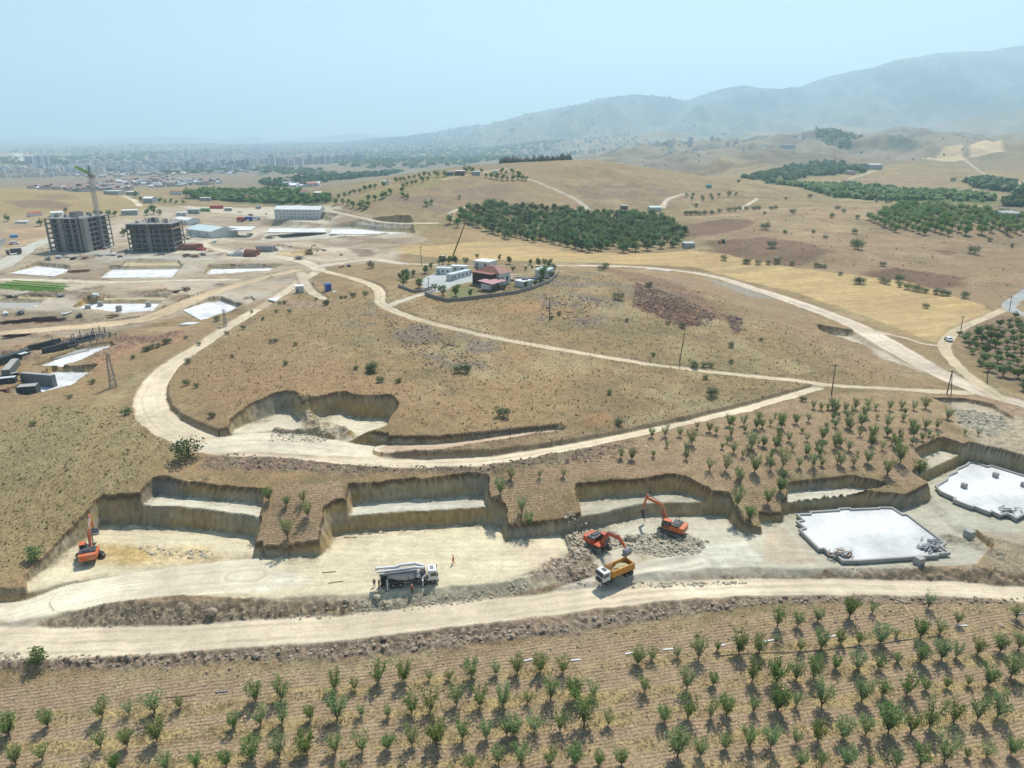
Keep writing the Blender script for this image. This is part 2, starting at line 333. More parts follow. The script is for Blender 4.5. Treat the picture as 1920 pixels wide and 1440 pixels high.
# hill inside the loop: stony greys, orange earth
for s_ in ('700,590 800,610 960,640 940,700 840,690 740,640', '1010,545 1160,560 1130,620 1000,600', '620,590 700,560 720,600 660,620', '1160,535 1290,520 1330,560 1200,570', '960,520 1120,510 1180,540 1040,540'):
    zone(s_, (.235, .20, .165), .75, 4, 6, tex=2, rub=.35)
zone('560,540 700,555 690,590 560,640 400,700 380,680', (.33, .245, .13), .6, 5, 6)
zone('330,700 480,620 700,700 900,780 760,790 620,735 500,735 420,790', (.34, .225, .13), .6, 5, 6)
zone('1090,780 1130,770 1160,790 1100,805', (.42, .24, .12), .6, 2, 3); zone('930,575 1000,565 1040,580 960,590', (.42, .25, .13), .6, 2, 3)
zone('1195,530 1290,560 1345,590 1340,615 1270,610 1180,570', (.185, .10, .075), .9, 2.5, 4, tex=2, rub=1.0)
zone('1120,500 1240,520 1330,560 1370,600 1345,600 1240,540 1150,515', (.25, .15, .105), .7, 2.5, 4, rub=.3)
zone('1355,590 1395,595 1390,625 1375,625', (.17, .10, .08), .8, 1.5, 2, rub=.6)
zone('1190,498 1440,545 1540,600 1600,640 1720,690 1760,730 1600,690 1420,610 1300,545', (.36, .25, .16), .5, 4, 5)
# left slope
zone('-200,800 110,760 240,760 330,850 290,890 130,1030 0,1110 -200,1120', (.315, .255, .135), .7, 4, 6)
zone('-200,820 230,780 260,860 120,900 -200,960', (.255, .225, .125), .5, 4, 6, tex=3)
for s_ in ('270,830 340,800 180,960 60,1060 70,1040', '240,880 290,870 60,1000 40,980', '180,960 200,930 60,1080 40,1080'):
    zone(s_, (.44, .35, .20), .35, 1, 3, tex=2)
zone('120,1000 200,930 150,985 60,1075 20,1095', (.34, .22, .145), .6, 1.5, 2)
# disturbed earth below the loop road, orchard shelf between pits
zone('390,850 450,845 640,868 900,872 1180,828 1240,835 1180,862 960,885 640,888 430,880 370,880', (.265, .20, .145), .9, 1.2, 2, rub=.45)
zone('520,905 640,905 630,935 540,925', (.31, .22, .135), .8, 1.2, 1)
for s_ in ('240,868 300,885 420,888 640,890 650,912 520,914 505,900 300,885', '940,870 1080,850 1160,840 1140,880 1060,890 960,905'):
    zone(s_, (.20, .18, .10), .65, 1.5, 2, tex=2)
zone('1250,800 1480,745 1750,735 1760,800 1880,860 1700,915 1640,885 1480,890 1460,950 1420,960 1330,910 1270,884 1080,885 1050,925 955,1000 945,960 900,900 1130,850', SOIL, .8, 1.5, 2, fur=.8, grs=.7, kind=5)
zone('505,915 640,905 660,950 620,1015 490,1035 480,1010 510,950', SOIL, .85, 1, 1.5, fur=.8, grs=.6, kind=5)
zone('1000,880 1250,880 1270,890 1070,895', (.40, .26, .17), .5, 1, 2)
zone('1790,770 1920,760 2000,900 1880,860 1830,830 1800,800', (.47, .40, .30), .85, 2, 3, rub=.5, grs=0, kind=2)
zone('1740,740 1900,742 1990,770 1990,800 1850,770 1770,765', (.36, .25, .17), .8, 1.5, 2)
# foreground orchard
ORC = (.375, .275, .180)
zone('-400,1300 200,1270 500,1262 900,1222 1100,1190 1300,1165 1500,1140 1700,1130 1960,1130 2300,1140 2300,1700 -600,1700', ORC, .95, 1.5, 1.5, fur=1, grs=.45, kind=5)
zone('-400,1225 300,1235 560,1225 800,1205 1000,1190 1200,1160 1450,1125 1960,1122 1960,1140 1500,1145 1250,1185 1000,1225 700,1258 300,1275 -400,1290', (.375, .30, .175), .7, 1, 2, grs=1.2, tex=3)
zone('-400,1226 200,1228 400,1218 620,1202 860,1174 1060,1152 1230,1124 1420,1112 1960,1114 1960,1128 1440,1130 1250,1158 1080,1190 880,1212 640,1236 400,1245 -400,1262', (.29, .225, .17), .95, .7, 1, rub=.8, grs=.1)
# tree-row strips of uncut grass through the foreground orchard, and the rows the trees stand in
ROWS = ['-60,1352 200,1338 420,1325 590,1302 830,1281 1000,1262 1200,1246 1320,1231 1540,1212 1660,1194 1800,1185 1990,1172',
        '-60,1408 190,1392 290,1385 460,1374 640,1350 780,1335 1010,1308 1150,1307 1400,1275 1560,1262 1720,1240 1990,1235',
        '-60,1452 240,1440 420,1424 620,1405 780,1390 910,1372 1130,1350 1310,1333 1440,1320 1600,1310 1760,1290 1990,1282',
        '300,1500 480,1475 660,1450 820,1440 1000,1415 1190,1400 1330,1388 1500,1372 1630,1365 1770,1352 1990,1335',
        '900,1500 1080,1465 1280,1450 1420,1440 1600,1424 1780,1410 1990,1396',
        '1150,1195 1300,1172 1460,1168 1540,1160 1640,1150 1740,1145 1990,1140']
ROWP = []
for k_, s_ in enumerate(ROWS):
    P = drape(s_, base_fast); ROWP.append(P)
    ii = near(P, 6); d = seg_dist(*wobble(GX[ii], GY[ii], .8, 3, 44+k_), P)[0]
    m = (1-sst(.7, 1.8, d))*.9*np.clip(.7+fbm(GX[ii]/3, GY[ii]/3, k_, 3)*1.4, 0, 1)*(.35 if k_ == 5 else 1)
    CL[ii] = mixc(CL[ii], (.42, .32, .155), m); FUR[ii] *= 1-m; GRS[ii] = GRS[ii]*(1-m)+1.6*m
    m2 = m*np.clip(fbm(GX[ii]/1.2, GY[ii]/1.2, 31+k_, 2)*2, 0, 1); CL[ii] = mixc(CL[ii], (.16, .14, .08), m2*.7)
# the right-hand grove
zone('1800,612 1870,590 1990,598 1990,740 1920,730 1860,700 1810,660', (.245, .17, .115), .85, 2, 2, kind=5)
zone('1500,540 1700,560 1850,600 1790,620 1740,640 1640,612', (.44, .33, .17), .3, 3, 4)
zone('1560,745 1760,735 1775,765 1700,800 1500,770', (.36, .27, .15), .5, 2, 3)
# ------------------------------------------------------------------ building site on the left
zone('-100,408 250,400 300,385 560,392 640,392 760,425 800,450 740,465 740,490 600,500 560,540 300,600 140,640 -100,660', (.41, .33, .245), .85, 5, 6, grs=.1, kind=2, bar=.5)
zone('-100,400 220,398 240,408 60,420 -100,425', (.37, .28, .155), .7, 5, 4)
zone('0,425 80,420 85,450 0,470', (.47, .32, .17), .6, 5, 4)
zone('330,385 560,383 640,390 640,400 500,405 400,398', (.50, .43, .33), .9, 4, 4, bar=1)
zone('420,425 560,420 760,425 765,445 600,460 400,450', (.47, .40, .31), .7, 4, 4, bar=1)
zone('340,470 440,465 640,462 760,470 740,485 640,490 440,490 330,488', (.48, .39, .29), .7, 4, 4, bar=1, strk=.5)
zone('90,478 240,468 350,470 420,475 400,490 200,490', (.38, .36, .32), .7, 4, 4, bar=.8)
for s_, c_ in (('560,445 700,440 740,455 620,462', (.30, .22, .16)), ('650,465 700,468 700,480 670,482', (.21, .14, .10)), ('450,470 560,462 600,470 500,480', (.28, .21, .15)), ('490,472 570,468 590,478 520,484', (.45, .33, .17)),
              ('0,540 110,545 200,556 180,566 0,556', (.25, .19, .14)), ('0,660 60,640 140,630 190,640 60,670 0,690', (.42, .30, .19)), ('180,655 330,625 350,640 230,665 180,700', (.40, .24, .15)),
              ('0,585 140,578 300,600 180,615 0,615', (.30, .25, .17)), ('540,560 640,565 600,580 520,575', (.38, .27, .19))):
    zone(s_, c_, .8, 2, 4, rub=.4)
# the churned surface of the site, and mower and plough lines on the fields
_S = drape('-100,425 250,410 300,398 560,400 640,400 760,430 790,450 740,470 700,492 600,505 560,545 480,600 300,640 140,660 -100,690', base_fast)
ii = near(_S, 5); x, y = GX[ii], GY[ii]; m = 1-sst(-6, 4, sdist(x, y, _S[:, :2])); q = fbm(x/17, y/9, 201, 5); q2 = fbm(x/5, y/3, 202, 4); q3 = fbm(x/40, y/30, 203, 3)
CL[ii] = CL[ii]*(1+m*(.45*q+.25*q2))[..., None]; CL[ii] = mixc(CL[ii], (.27, .185, .125), m*np.clip(q3*2.2+q-.25, 0, 1)*.7); CL[ii] = mixc(CL[ii], (.56, .50, .41), m*np.clip(-q3*2.0-q*.8-.3, 0, 1)*.7)
GZ[ii] = GZ[ii]+m*(.7*q+.3*q2)
_r = random.Random(12)
for _k in range(46):
    u_, v_ = _r.uniform(0, 740), _r.uniform(415, 650)
    if v_ > 520+(700-u_)*.22 or (80 < u_ < 350 and v_ < 480): continue
    P_ = drape('%f,%f %f,%f' % (u_, v_, u_+_r.uniform(6, 40), v_+_r.uniform(-3, 3)), base_fast)
    ii = near(P_, 9); x, y = wobble(GX[ii], GY[ii], 1.5, 4, _k); hw_ = _r.uniform(1.6, 4.2); d = seg_dist(x, y, P_)[0]; m = np.exp(-(d/hw_)**2)*(.7+.5*fbm(x/3, y/3, _k, 3))
    GZ[ii] = GZ[ii]+_r.uniform(.5, 2.0)*m; CL[ii] = mixc(CL[ii], _r.choice(((.25, .18, .13), (.33, .24, .16), (.45, .38, .28), (.30, .20, .13), (.20, .15, .115))), np.clip(m*1.5, 0, 1)*.9); RUB[ii] = np.maximum(RUB[ii], .6*np.clip(m, 0, 1))
ii = np.nonzero(KIND == 4); x, y = GX[ii], GY[ii]; rx, ry = x*.93+y*.36, y*.93-x*.36
CL[ii] = CL[ii]*(1+.16*fbm(rx/60, ry/1.6, 211, 3)+.16*fbm(rx/25, ry/6, 212, 4)+.10*fbm(x/3, y/3, 213, 3))[..., None]; CL[ii] = mixc(CL[ii], (.37, .27, .15), np.clip(fbm(rx/40, ry/10, 214, 4)*2.2-.3, 0, 1)*.6)
ii = np.nonzero((GY > 380) & (GY < 1300) & (GX > 60) & (KIND != 4)); x, y = GX[ii], GY[ii]
CL[ii] = CL[ii]*(1+.28*fbm(x/28, y/16, 221, 5)+.16*fbm(x/7, y/4, 222, 4))[..., None]; CL[ii] = mixc(CL[ii], (.20, .165, .10), np.clip(fbm(x/11, y/8, 223, 4)*2.4-.65, 0, 1)*.6)
# ------------------------------------------------------------------ cuts: the row of building pits in front
PITC = (.62, .53, .365); GREY = (.49, .445, .345)
ROADL = (.57, .47, .34)
road('600,505 560,528 500,568 440,603 385,640 335,672 300,702 281,740 293,778 335,806 395,829 470,837 560,843 640,854 750,862 900,858 1000,845 1150,818 1300,786 1400,762 1470,742 1540,722', [3, 3, 3.2, 3.3, 3.4, 3.7, 4.0, 4.3, 4.6, 4.6, 4.6, 4.2, 3.8, 2.9, 2.4, 2.3, 2.2, 2, 2, 2, 2, 1.9], (.58, .475, .34), lower=.9, bcut=.45, ruts=.45)
NATP = GZ.copy()
cut('254,957 330,966 484,979 496,945 400,937 292,927', 6.0, .22, (.60, .54, .42))
cut('652,973 917,954 905,930 880,930 664,945', 5.1, .2, (.54, .50, .41))
cut('1086,938 1157,933 1269,923 1323,937 1325,945 1258,954 1205,966 1140,975 1090,975', 4.6, .24, (.42, .38, .29))
cut('1477,924 1598,913 1655,921 1640,926 1476,941', 3.9, .2, (.50, .46, .38))
cut('1717,862 1763,843 1799,853 1736,881', 5.1, .2, (.47, .42, .32))
cut('50,1094 131,1030 198,984 292,987 370,993 472,1006 481,1015 475,1046 602,1042 617,1027 624,1006 646,999 844,986 905,982 937,989 949,1015 957,1012 1054,1003 1066,1030 1075,1060 1100,1062 1120,1075 1010,1096 860,1117 660,1124 520,1128 380,1118 200,1112 60,1125', 1.4, .24, PITC, fillb=2.2)
cut('1060,1002 1210,968 1359,966 1368,978 1387,997 1427,1002 1427,981 1470,978 1560,1050 1540,1072 1400,1075 1250,1082 1130,1086 1085,1070', 1.6, .24, GREY, fillb=2.2)
cut('1470,976 1469,963 1590,951 1698,956 1757,934 1770,960 1800,990 1860,1030 1830,1058 1600,1078 1530,1062', 1.5, .2, (.43, .395, .31), fillb=2.2)
cut('1712,915 1739,901 1812,868 1866,878 1990,900 2100,1000 1920,1020 1860,1010 1800,985 1770,955 1752,933', 2.4, .2, (.43, .395, .31), fillb=2.2)
# the ramp of broken rock in the third pit
zone('1060,960 1110,960 1160,975 1170,1010 1110,1030 1075,1060 1062,1010', (.38, .30, .19), .9, .8, 1.5, rub=1.3, strk=0)
zone('1160,990 1230,975 1290,975 1330,1000 1310,1030 1240,1035 1180,1020', (.40, .355, .255), .9, .8, 1.5, rub=1.1, strk=0)
zone('1030,1040 1110,1040 1130,1065 1090,1090 1040,1090', (.36, .255, .175), .85, .8, 1.5, rub=.9, strk=0)
zone('1180,1010 1260,1025 1300,1020 1260,1060 1190,1060', (.44, .37, .25), .7, 1, 1.5, rub=.3)
zone('170,985 300,990 400,1000 440,1020 300,1050 200,1050 130,1040', (.50, .375, .20), .8, 1.5, 2, rub=.35)
zone('190,1000 260,1000 280,1030 220,1040', (.52, .35, .14), .7, 1, 1.5)
zone('250,1060 480,1050 590,1080 500,1110 260,1100', (.66, .61, .50), .7, 1.5, 2, strk=1)
zone('960,1010 1050,1010 1060,1040 1000,1060 965,1040', (.55, .44, .32), .7, 1, 1.5)
zone('1310,1010 1400,1010 1430,1050 1330,1070 1180,1072 1250,1040', (.57, .53, .44), .8, 1, 2, strk=1)
zone('1430,990 1480,985 1540,1060 1440,1060', (.47, .37, .27), .8, 1, 2, strk=.6)
zone('1850,990 1990,990 1990,1080 1750,1085 1850,1050', (.36, .29, .21), .8, 1, 2, strk=.6, kind=2)
# banks and spoil between the pads and the road
def bank(spec, h, hw, color, rub=.6, seed=3, zk=2):
    P = drape(spec, base_fast); ii = near(P, hw*2.5); x, y = wobble(GX[ii], GY[ii], hw*.35, hw, seed)
    d = seg_dist(x, y, P)[0]; m = np.exp(-(d/hw)**2)*(.75+.45*fbm(x/3, y/3, seed, 3))
    GZ[ii] = GZ[ii]+h*m; mm = np.clip(m*1.7, 0, 1); CL[ii] = mixc(CL[ii], color, mm)
    RUB[ii] = np.maximum(RUB[ii], rub*mm); GRS[ii] *= 1-mm; STR[ii] *= 1-mm; KIND[ii] = np.where(mm > .5, zk, KIND[ii])
zone('785,530 800,518 820,512 900,512 905,525 850,535 835,545 815,548 800,546', (.42, .43, .42), .95, .8, .6, grs=0, bar=1, kind=2); zone('835,545 870,535 900,545 880,560 845,562', (.20, .22, .10), .8, 1, 1)
bank('110,1168 240,1150 360,1150 480,1150 600,1146', 1.3, 3.0, (.30, .235, .165), .8, 3)
bank('1085,1082 1160,1092 1250,1084 1400,1084 1560,1088', .9, 1.2, (.27, .20, .14), .9, 6)
bank('1560,1088 1700,1082 1860,1080 1990,1090', 1.2, 2.2, (.27, .21, .15), .8, 7)
bank('1010,1078 1060,1060 1090,1035', 1.2, 2.5, (.34, .26, .19), .9, 8)
bank('1780,1000 1830,1010 1870,1040', .7, 1.5, (.34, .30, .22), .8, 9)
bank('1570,790 1560,790', .01, .5, SOIL, 0, 9)
bank('60,552 130,548 190,556', .9, 4, (.24, .18, .13), .8, 12); bank('190,662 260,640 330,630', 1.2, 4, (.30, .19, .13), .8, 13); bank('450,468 520,464 590,470', 1.6, 5, (.30, .225, .155), .6, 14); bank('640,446 700,450 745,456', 1.4, 5, (.29, .22, .15), .5, 15); bank('20,655 70,648 120,640', 1.6, 5, (.36, .25, .16), .8, 16); bank('20,668 60,672', 2.2, 5, (.30, .22, .16), .8, 17); bank('210,605 300,592', .7, 3, (.25, .2, .14), .6, 18); bank('120,520 200,524', .5, 3, (.3, .22, .16), .5, 19); bank('230,632 300,640 330,628', 1.0, 3, (.27, .17, .12), .9, 20)
bank('640,1139 760,1127 880,1112 980,1096', .8, 1.8, (.45, .40, .29), .5, 21); bank('200,1146 360,1152 520,1150 640,1141', .9, 1.8, (.30, .235, .165), .9, 22)
zone('60,500 200,496 200,508 60,512', (.30, .235, .165), .7, 2, 4, tex=2); zone('190,540 330,548 330,556 190,552', (.27, .2, .145), .8, 2, 4, tex=2, rub=.5); zone('330,590 520,560 560,570 420,600 350,640', (.33, .25, .16), .7, 2, 4, tex=2)
# quarry bite in the hill
cut('440,805 470,793 500,783 520,776 545,776 562,790 640,775 665,783 725,787 731,792 722,822 640,830 520,832 430,828', 11.0, .34, (.60, .53, .40), kind=2)
zone('480,790 620,770 640,800 560,812 480,815', (.50, .40, .26), .8, 1, 2, rub=.9)
bank('535,802 570,799 610,802', 1.8, 2.2, (.40, .31, .21), .9, 10)
bank('574,754 582,766 592,776', 2.8, 2.4, (.40, .31, .20), .9, 31); bank('520,786 545,792 600,788 640,792', 1.5, 1.8, (.44, .36, .24), .9, 32); bank('615,772 640,782 655,792', 1.8, 1.6, (.48, .40, .28), .8, 33)
bank('790,838 860,828 950,818 1030,808', .8, 1.8, (.33, .21, .155), .8, 11)
# pits on the right of the hill
cut('1535,627 1628,633 1690,680 1600,655 1545,640', 5.0, .3, (.52, .45, .34))
cut('1750,757 1810,754 1860,765 1900,790 1800,775', 6.5, .3, (.44, .37, .27))
zone('1620,640 1700,680 1740,700 1650,670', (.62, .54, .44), .8, 2, 2)
zone('1790,765 1870,770 1900,800 1860,820 1800,795', (.36, .33, .27), .8, 1, 2, rub=.8)
cut('1215,513 1255,512 1255,517 1225,518', 9.5, .5, (.40, .36, .30)); 
zone('1320,520 1440,545 1460,560 1400,556', (.33, .31, .27), .8, 2, 3)
# pits on the building site
SITEP = ['18,513 72,500 127,506 125,512 100,519', '190,522 212,507 336,506 322,521', '388,517 397,506 523,504 502,512', '145,580 166,571 300,571 285,586 233,589', '-60,568 82,569 62,580 -60,580', '340,581 374,571 413,566 449,580 424,591 378,602', '70,690 150,660 205,650 212,662 120,690', '20,745 100,700 175,700 130,735 60,752']
SITEZ = [10.1, 10.0, 10.2, 6.7, 6.7, 7.6, 6.0, 5.2]
cut('236,492 333,492 340,498 228,499', 12.2, .3, (.45, .36, .23))
cut('196,559 318,558 310,564 190,565', 8.7, .3, (.48, .39, .25)); cut('-60,558 108,557 102,563 -60,564', 8.7, .3, (.48, .39, .25))
for s_, z_ in zip(SITEP, SITEZ): 
    P = plane(s_, z_); c_ = P.mean(0); cut(None, z_, .3, (.50, .47, .40), P=c_+(P-c_)*1.07)
cut('455,563 470,560 480,566 465,572', 9.2, .3, (.45, .40, .30))
cut('496,427 765,428 775,446 488,441', 11.3, .3, (.47, .42, .34)); cut('425,424 482,424 470,434 418,434', 12.6, .3, (.50, .46, .40))
def pad(spec, col=(.47, .41, .32), dz=0):
    P = drape(spec, base_fast); cut(None, float(P[:, 2].mean())+dz, .7, col, P=P[:, :2], fillb=1.4, strk=.4)
pad('500,417 612,418 622,404 520,402'); pad('342,446 402,448 428,434 370,430'); pad('85,476 205,474 215,452 110,450', (.38, .36, .32)); pad('236,476 342,474 352,458 246,456', (.38, .36, .32))
pad('325,474 385,474 385,462 330,462'); pad('425,484 495,484 525,474 525,466 430,470')
# ------------------------------------------------------------------ roads
ROADL = (.57, .47, .34)
road('1040,1120 1090,1103 1150,1088 1230,1072 1320,1055', [2.2, 2.6, 3, 4, 5], (.55, .50, .40), zs=[.1, .6, 1.3, 1.6, 1.6], ruts=.3, bfill=2.2, bcut=1.5, edge=.2)
road('-300,1170 0,1143 120,1118 240,1098 360,1078 480,1070', [4.5, 4.5, 4.5, 5, 6], (.62, .545, .41), zs=[-.1, .2, .9, 1.35, 1.4, 1.4], ruts=.2, bfill=2.5)
R1 = road('-500,1185 -200,1200 0,1203 200,1201 400,1190 600,1178 800,1156 1000,1134 1100,1121 1250,1106 1400,1100 1600,1098 1800,1103 1920,1112 2200,1130 2500,1150', [5, 4.8, 4.3, 4, 3.8, 3.6, 3.5, 3.3, 3.0, 2.7, 2.6, 2.6, 2.6, 2.8], ROADL, lower=.3, ruts=.5, bcut=1.5)
road('395,829 480,815 560,818 640,828 720,832', [5, 6, 6, 4, 3], (.62, .54, .41), zs=[10.9, 11, 11, 11, 11], ruts=.2)
road('720,832 860,826 1000,806 1050,800', [2.5, 2.2, 1.8, 1.5], (.46, .34, .24), lower=1.4, bcut=.3, ruts=.2)
road('600,505 650,518 700,534 713,550 713,566 740,582 800,602 900,626 1000,645 1100,662 1200,679 1300,692 1400,703 1500,713 1560,721 1650,727 1740,732 1820,735', [2.2, 2.2, 2.4, 2.6, 2.4, 2, 1.8, 1.7, 1.7, 1.7, 1.7, 1.7, 1.7, 1.8, 2, 2.2], (.50, .40, .27), lower=.3, ruts=.6)
road('722,575 760,561 800,549', [2.2, 2, 2], (.50, .44, .34), lower=.15, ruts=.2)
road('760,494 900,497 1120,498 1200,501 1270,507 1350,521 1430,546 1500,569 1560,592 1620,618 1680,652 1730,682 1790,712 1850,736 1920,757 2000,775', [2.2, 2.4, 2.8, 3, 3.2, 3.6, 4.2, 4.8, 5, 5, 5, 4.8, 4.5, 4, 3.5, 3.2], (.57, .46, .36), lower=.3, ruts=.35)
road('1905,568 1862,589 1808,612 1780,632 1772,655 1800,690 1850,727 1880,748', [2.4, 2.2, 2.2, 2.4, 2.2, 2, 2, 2], (.48, .38, .25), lower=.2, ruts=.45)
road('1776,648 1735,645 1690,632 1620,615', 1.4, (.46, .36, .26), lower=.1, ruts=.3)
road('1990,505 1925,548 1892,572 1920,590 1990,600', [3.2, 3, 3, 2.6, 2.6], (.36, .36, .35), lower=.1, ruts=.1, rutc=(.42, .41, .39))
road('560,505 480,524 400,547 310,584 250,601 130,613 0,624 -100,630', [3.5, 4, 4.5, 5, 5, 4, 3.5], (.50, .375, .235), lower=.3, ruts=.3)
road('-60,515 0,500 33,478 92,448 140,436', [7, 6, 6, 5, 4], (.45, .42, .36), lower=.2, ruts=.2)
road('-60,523 100,525 200,529 330,525 450,524', [3, 3, 3, 2], (.52, .45, .34), lower=.2, ruts=.2)
road('600,505 575,492 530,482 470,476 420,470 380,455 430,442 500,433', [4, 4, 4, 4, 4, 3, 3], (.52, .44, .33), lower=.2, ruts=.2)
road('590,500 640,493 700,486 760,494', [4, 4, 4, 3], (.53, .44, .35), lower=.2, ruts=.2)
road('565,510 572,530 588,548 610,560', [2.6, 2.6, 2.4, 1.5], (.47, .38, .28), lower=.3, ruts=.3)
road('620,395 700,413 760,418 822,418', 2.4, (.52, .42, .31), lower=.2, ruts=.2)
road('848,412 843,402 856,394 875,388', 2.2, (.50, .41, .29), lower=.1, ruts=.2)
road('978,331 1030,350 1080,374 1103,394', 2.6, (.44, .38, .30), lower=.1, ruts=.1)
road('830,337 900,324 950,314', 2.4, (.44, .36, .25), lower=.1, ruts=.1)
road('1243,389 1253,373 1290,362', 2.6, (.52, .44, .34), lower=.1, ruts=.1)
road('228,367 250,375 262,386', 3, (.52, .44, .33), lower=.1, ruts=.1)
road('1385,395 1405,382 1420,372', 2.4, (.50, .41, .30), lower=.1, ruts=.1)
road('1590,335 1618,328 1640,320', 3, (.48, .39, .28), lower=.1, ruts=.1)
road('1810,300 1850,330 1860,336', 3, (.40, .32, .24), lower=.1, ruts=.1)
# ------------------------------------------------------------------ walls of the cuts show their layers; then small relief
dep = NATP-GZ
gy, gx = np.gradient(GZ); sy = gy/np.maximum(np.gradient(GY, axis=0), .05); sx = gx/np.maximum(np.gradient(GX, axis=1), .05)
slope = np.hypot(sx, sy)
wl = sst(.55, 1.3, slope)*(dep > -1.5)*(GY < 900)*((KIND == 2) | (KIND == 1) | (dep > .4))
lay = np.clip(.5+fbm(GX/14, GZ/2.0+GY/30, 61, 3)*1.5, 0, 1); vert = fbm(GX/.55, GY/.55+GZ*.15, 62, 2)
wc = mixc(mixc(np.zeros(CL.shape)+(.39, .34, .245), (.42, .30, .14), lay), (.25, .24, .215), np.clip(fbm(GX/22+5, GY/22, 63, 3)*2.2, 0, 1))
wc = wc*(1+.24*vert+.34*fbm(GX/5, GZ/.45, 64, 4)+.2*fbm(GX/2, GY/2, 65, 3))[..., None]
CL = CL*(1-wl[..., None])+wc*wl[..., None]
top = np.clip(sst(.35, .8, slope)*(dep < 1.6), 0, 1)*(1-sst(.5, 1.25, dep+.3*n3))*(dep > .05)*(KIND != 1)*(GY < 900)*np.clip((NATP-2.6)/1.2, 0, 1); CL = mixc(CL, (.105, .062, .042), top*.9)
STR *= 1-wl; RUB = np.where(wl > .3, RUB*.3, RUB); BAR *= 1-wl
del lay, vert, wc
# clods and slumped earth lie along the foot of every cut
foot = np.zeros(GX.shape)
for k_ in (3, 5, 7, 9): foot[:-k_] = np.maximum(foot[:-k_], wl[k_:]*(1-k_/13))
foot = foot*(1-wl)*(KIND == 2)*(GY < 260)*np.clip(.55+fbm(GX/3, GY/3, 66, 3)*1.5, 0, 1); CL = mixc(CL, (.33, .265, .18), foot*.75); RUB = np.maximum(RUB, foot*.75)
# tyre tracks and scraped marks on bare ground
tr = np.abs(fbm(GX/3.2+.8*n2, GY/1.1+.8*n2, 71, 3)); sc1 = fbm(GX/9+GY/30, GY/.8+.5*n1, 73, 3); sc2 = fbm(GX/1.0, GY/7, 74, 3)
CL = CL*(1+STR*(.06-.42*np.clip(.16-tr, 0, 1)/.16*.6+.22*sc1+.10*sc2))[..., None]
CL = CL*(1+BAR*(.13*n2+.09*n3+.12*n1+.08*fbm(GX/5, GY/1.6, 72, 4)))[..., None]
nearw = np.clip(1-(GY-60)/900, 0, 1)
g1 = fbm(GX/.75, GY/.75, 81, 3); g2 = fbm(GX/3.1, GY/3.1, 82, 4); g3 = fbm(GX/17, GY/17, 83, 4)
rid = 1-np.abs(fbm(GX/1.5, GY/1.5, 84, 3))*2.4; rid = np.clip(rid, 0, 1)
flat = 1-BAR*.85
relief = GRS*(.10*g1+.16*g2)+RUB*(.55*rid*rid*(.5+g1)+.35*g1+.35*g2)+(.05*g1)*(1-GRS)
relief = relief*np.clip(flat+RUB, 0, 1)*(GY < 1500)+(.5*g3*GRS*(KIND != 1)*(GY > 170) + 1.8*fbm(GX/60, GY/60, 85, 4)*sst(500, 900, GY))*(BAR < .5)
relief = np.where(wl > .2, .10*g1, relief)
GZ = GZ+relief
# stones and pebbles lighten the rubble
CL = CL*(1+RUB*np.clip(g1*1.1+.1*n3, -.45, .6))[..., None]
CL = CL*(np.array((.84, .842, .80))+(np.array((1.0, 1.0, .98))-np.array((.875, .845, .80)))*(BAR*(1-wl))[..., None])
CL = np.clip(CL, .02, .8)
def ground_h(x, y):
    x = np.asarray(x, float); y = np.asarray(y, float)
    return bil(GZ, np.interp(y, YS, np.arange(float(NR))), np.interp(x/wid(y), SS, np.arange(float(NC))))
# coarse copy for fast marching
GC = GZ[::2, ::2]; YC = YS[::2]; SCc = SS[::2]
def ground_c(x, y): return bil(GC, np.interp(y, YC, np.arange(float(len(YC)))), np.interp(x/wid(y), SCc, np.arange(float(len(SCc)))))
def on_ground(s):
    P = np.array(pts(s)) if isinstance(s, str) else np.array(s, float)
    x, y, z = march(P[:, 0], P[:, 1], ground_c, N=900)
    return np.stack([x, y, ground_h(x, y)], 1)
def gp(u, v): return on_ground([(u, v)])[0]
# ------------------------------------------------------------------ materials
MATS = {}
class NT:
    def __init__(s, name):
        s.m = bpy.data.materials.new(name); s.m.use_nodes = True; s.t = s.m.node_tree; s.b = s.t.nodes['Principled BSDF']
    def n(s, typ, **kw):
        o = s.t.nodes.new(typ)
        for k, v in kw.items():
            if k.startswith('i_'): o.inputs[int(k[2:]) if k[2:].isdigit() else k[2:].replace('_', ' ')].default_value = v
            else: setattr(o, k, v)
        return o
    def l(s, a, b): s.t.links.new(a, b)
    def math(s, op, a, b=None, c=None):
        o = s.n('ShaderNodeMath', operation=op)
        for i, q in enumerate((a, b, c)):
            if q is None: continue
            if isinstance(q, (int, float)): o.inputs[i].default_value = q
            else: s.l(q, o.inputs[i])
        return o.outputs[0]
    def noise(s, scale, det=4, rough=.55, vec=None, dist=0):
        o = s.n('ShaderNodeTexNoise'); o.inputs['Scale'].default_value = scale; o.inputs['Detail'].default_value = det
        o.inputs['Roughness'].default_value = rough; o.inputs['Distortion'].default_value = dist
        if vec is not None: s.l(vec, o.inputs['Vector'])
        return o.outputs[0]
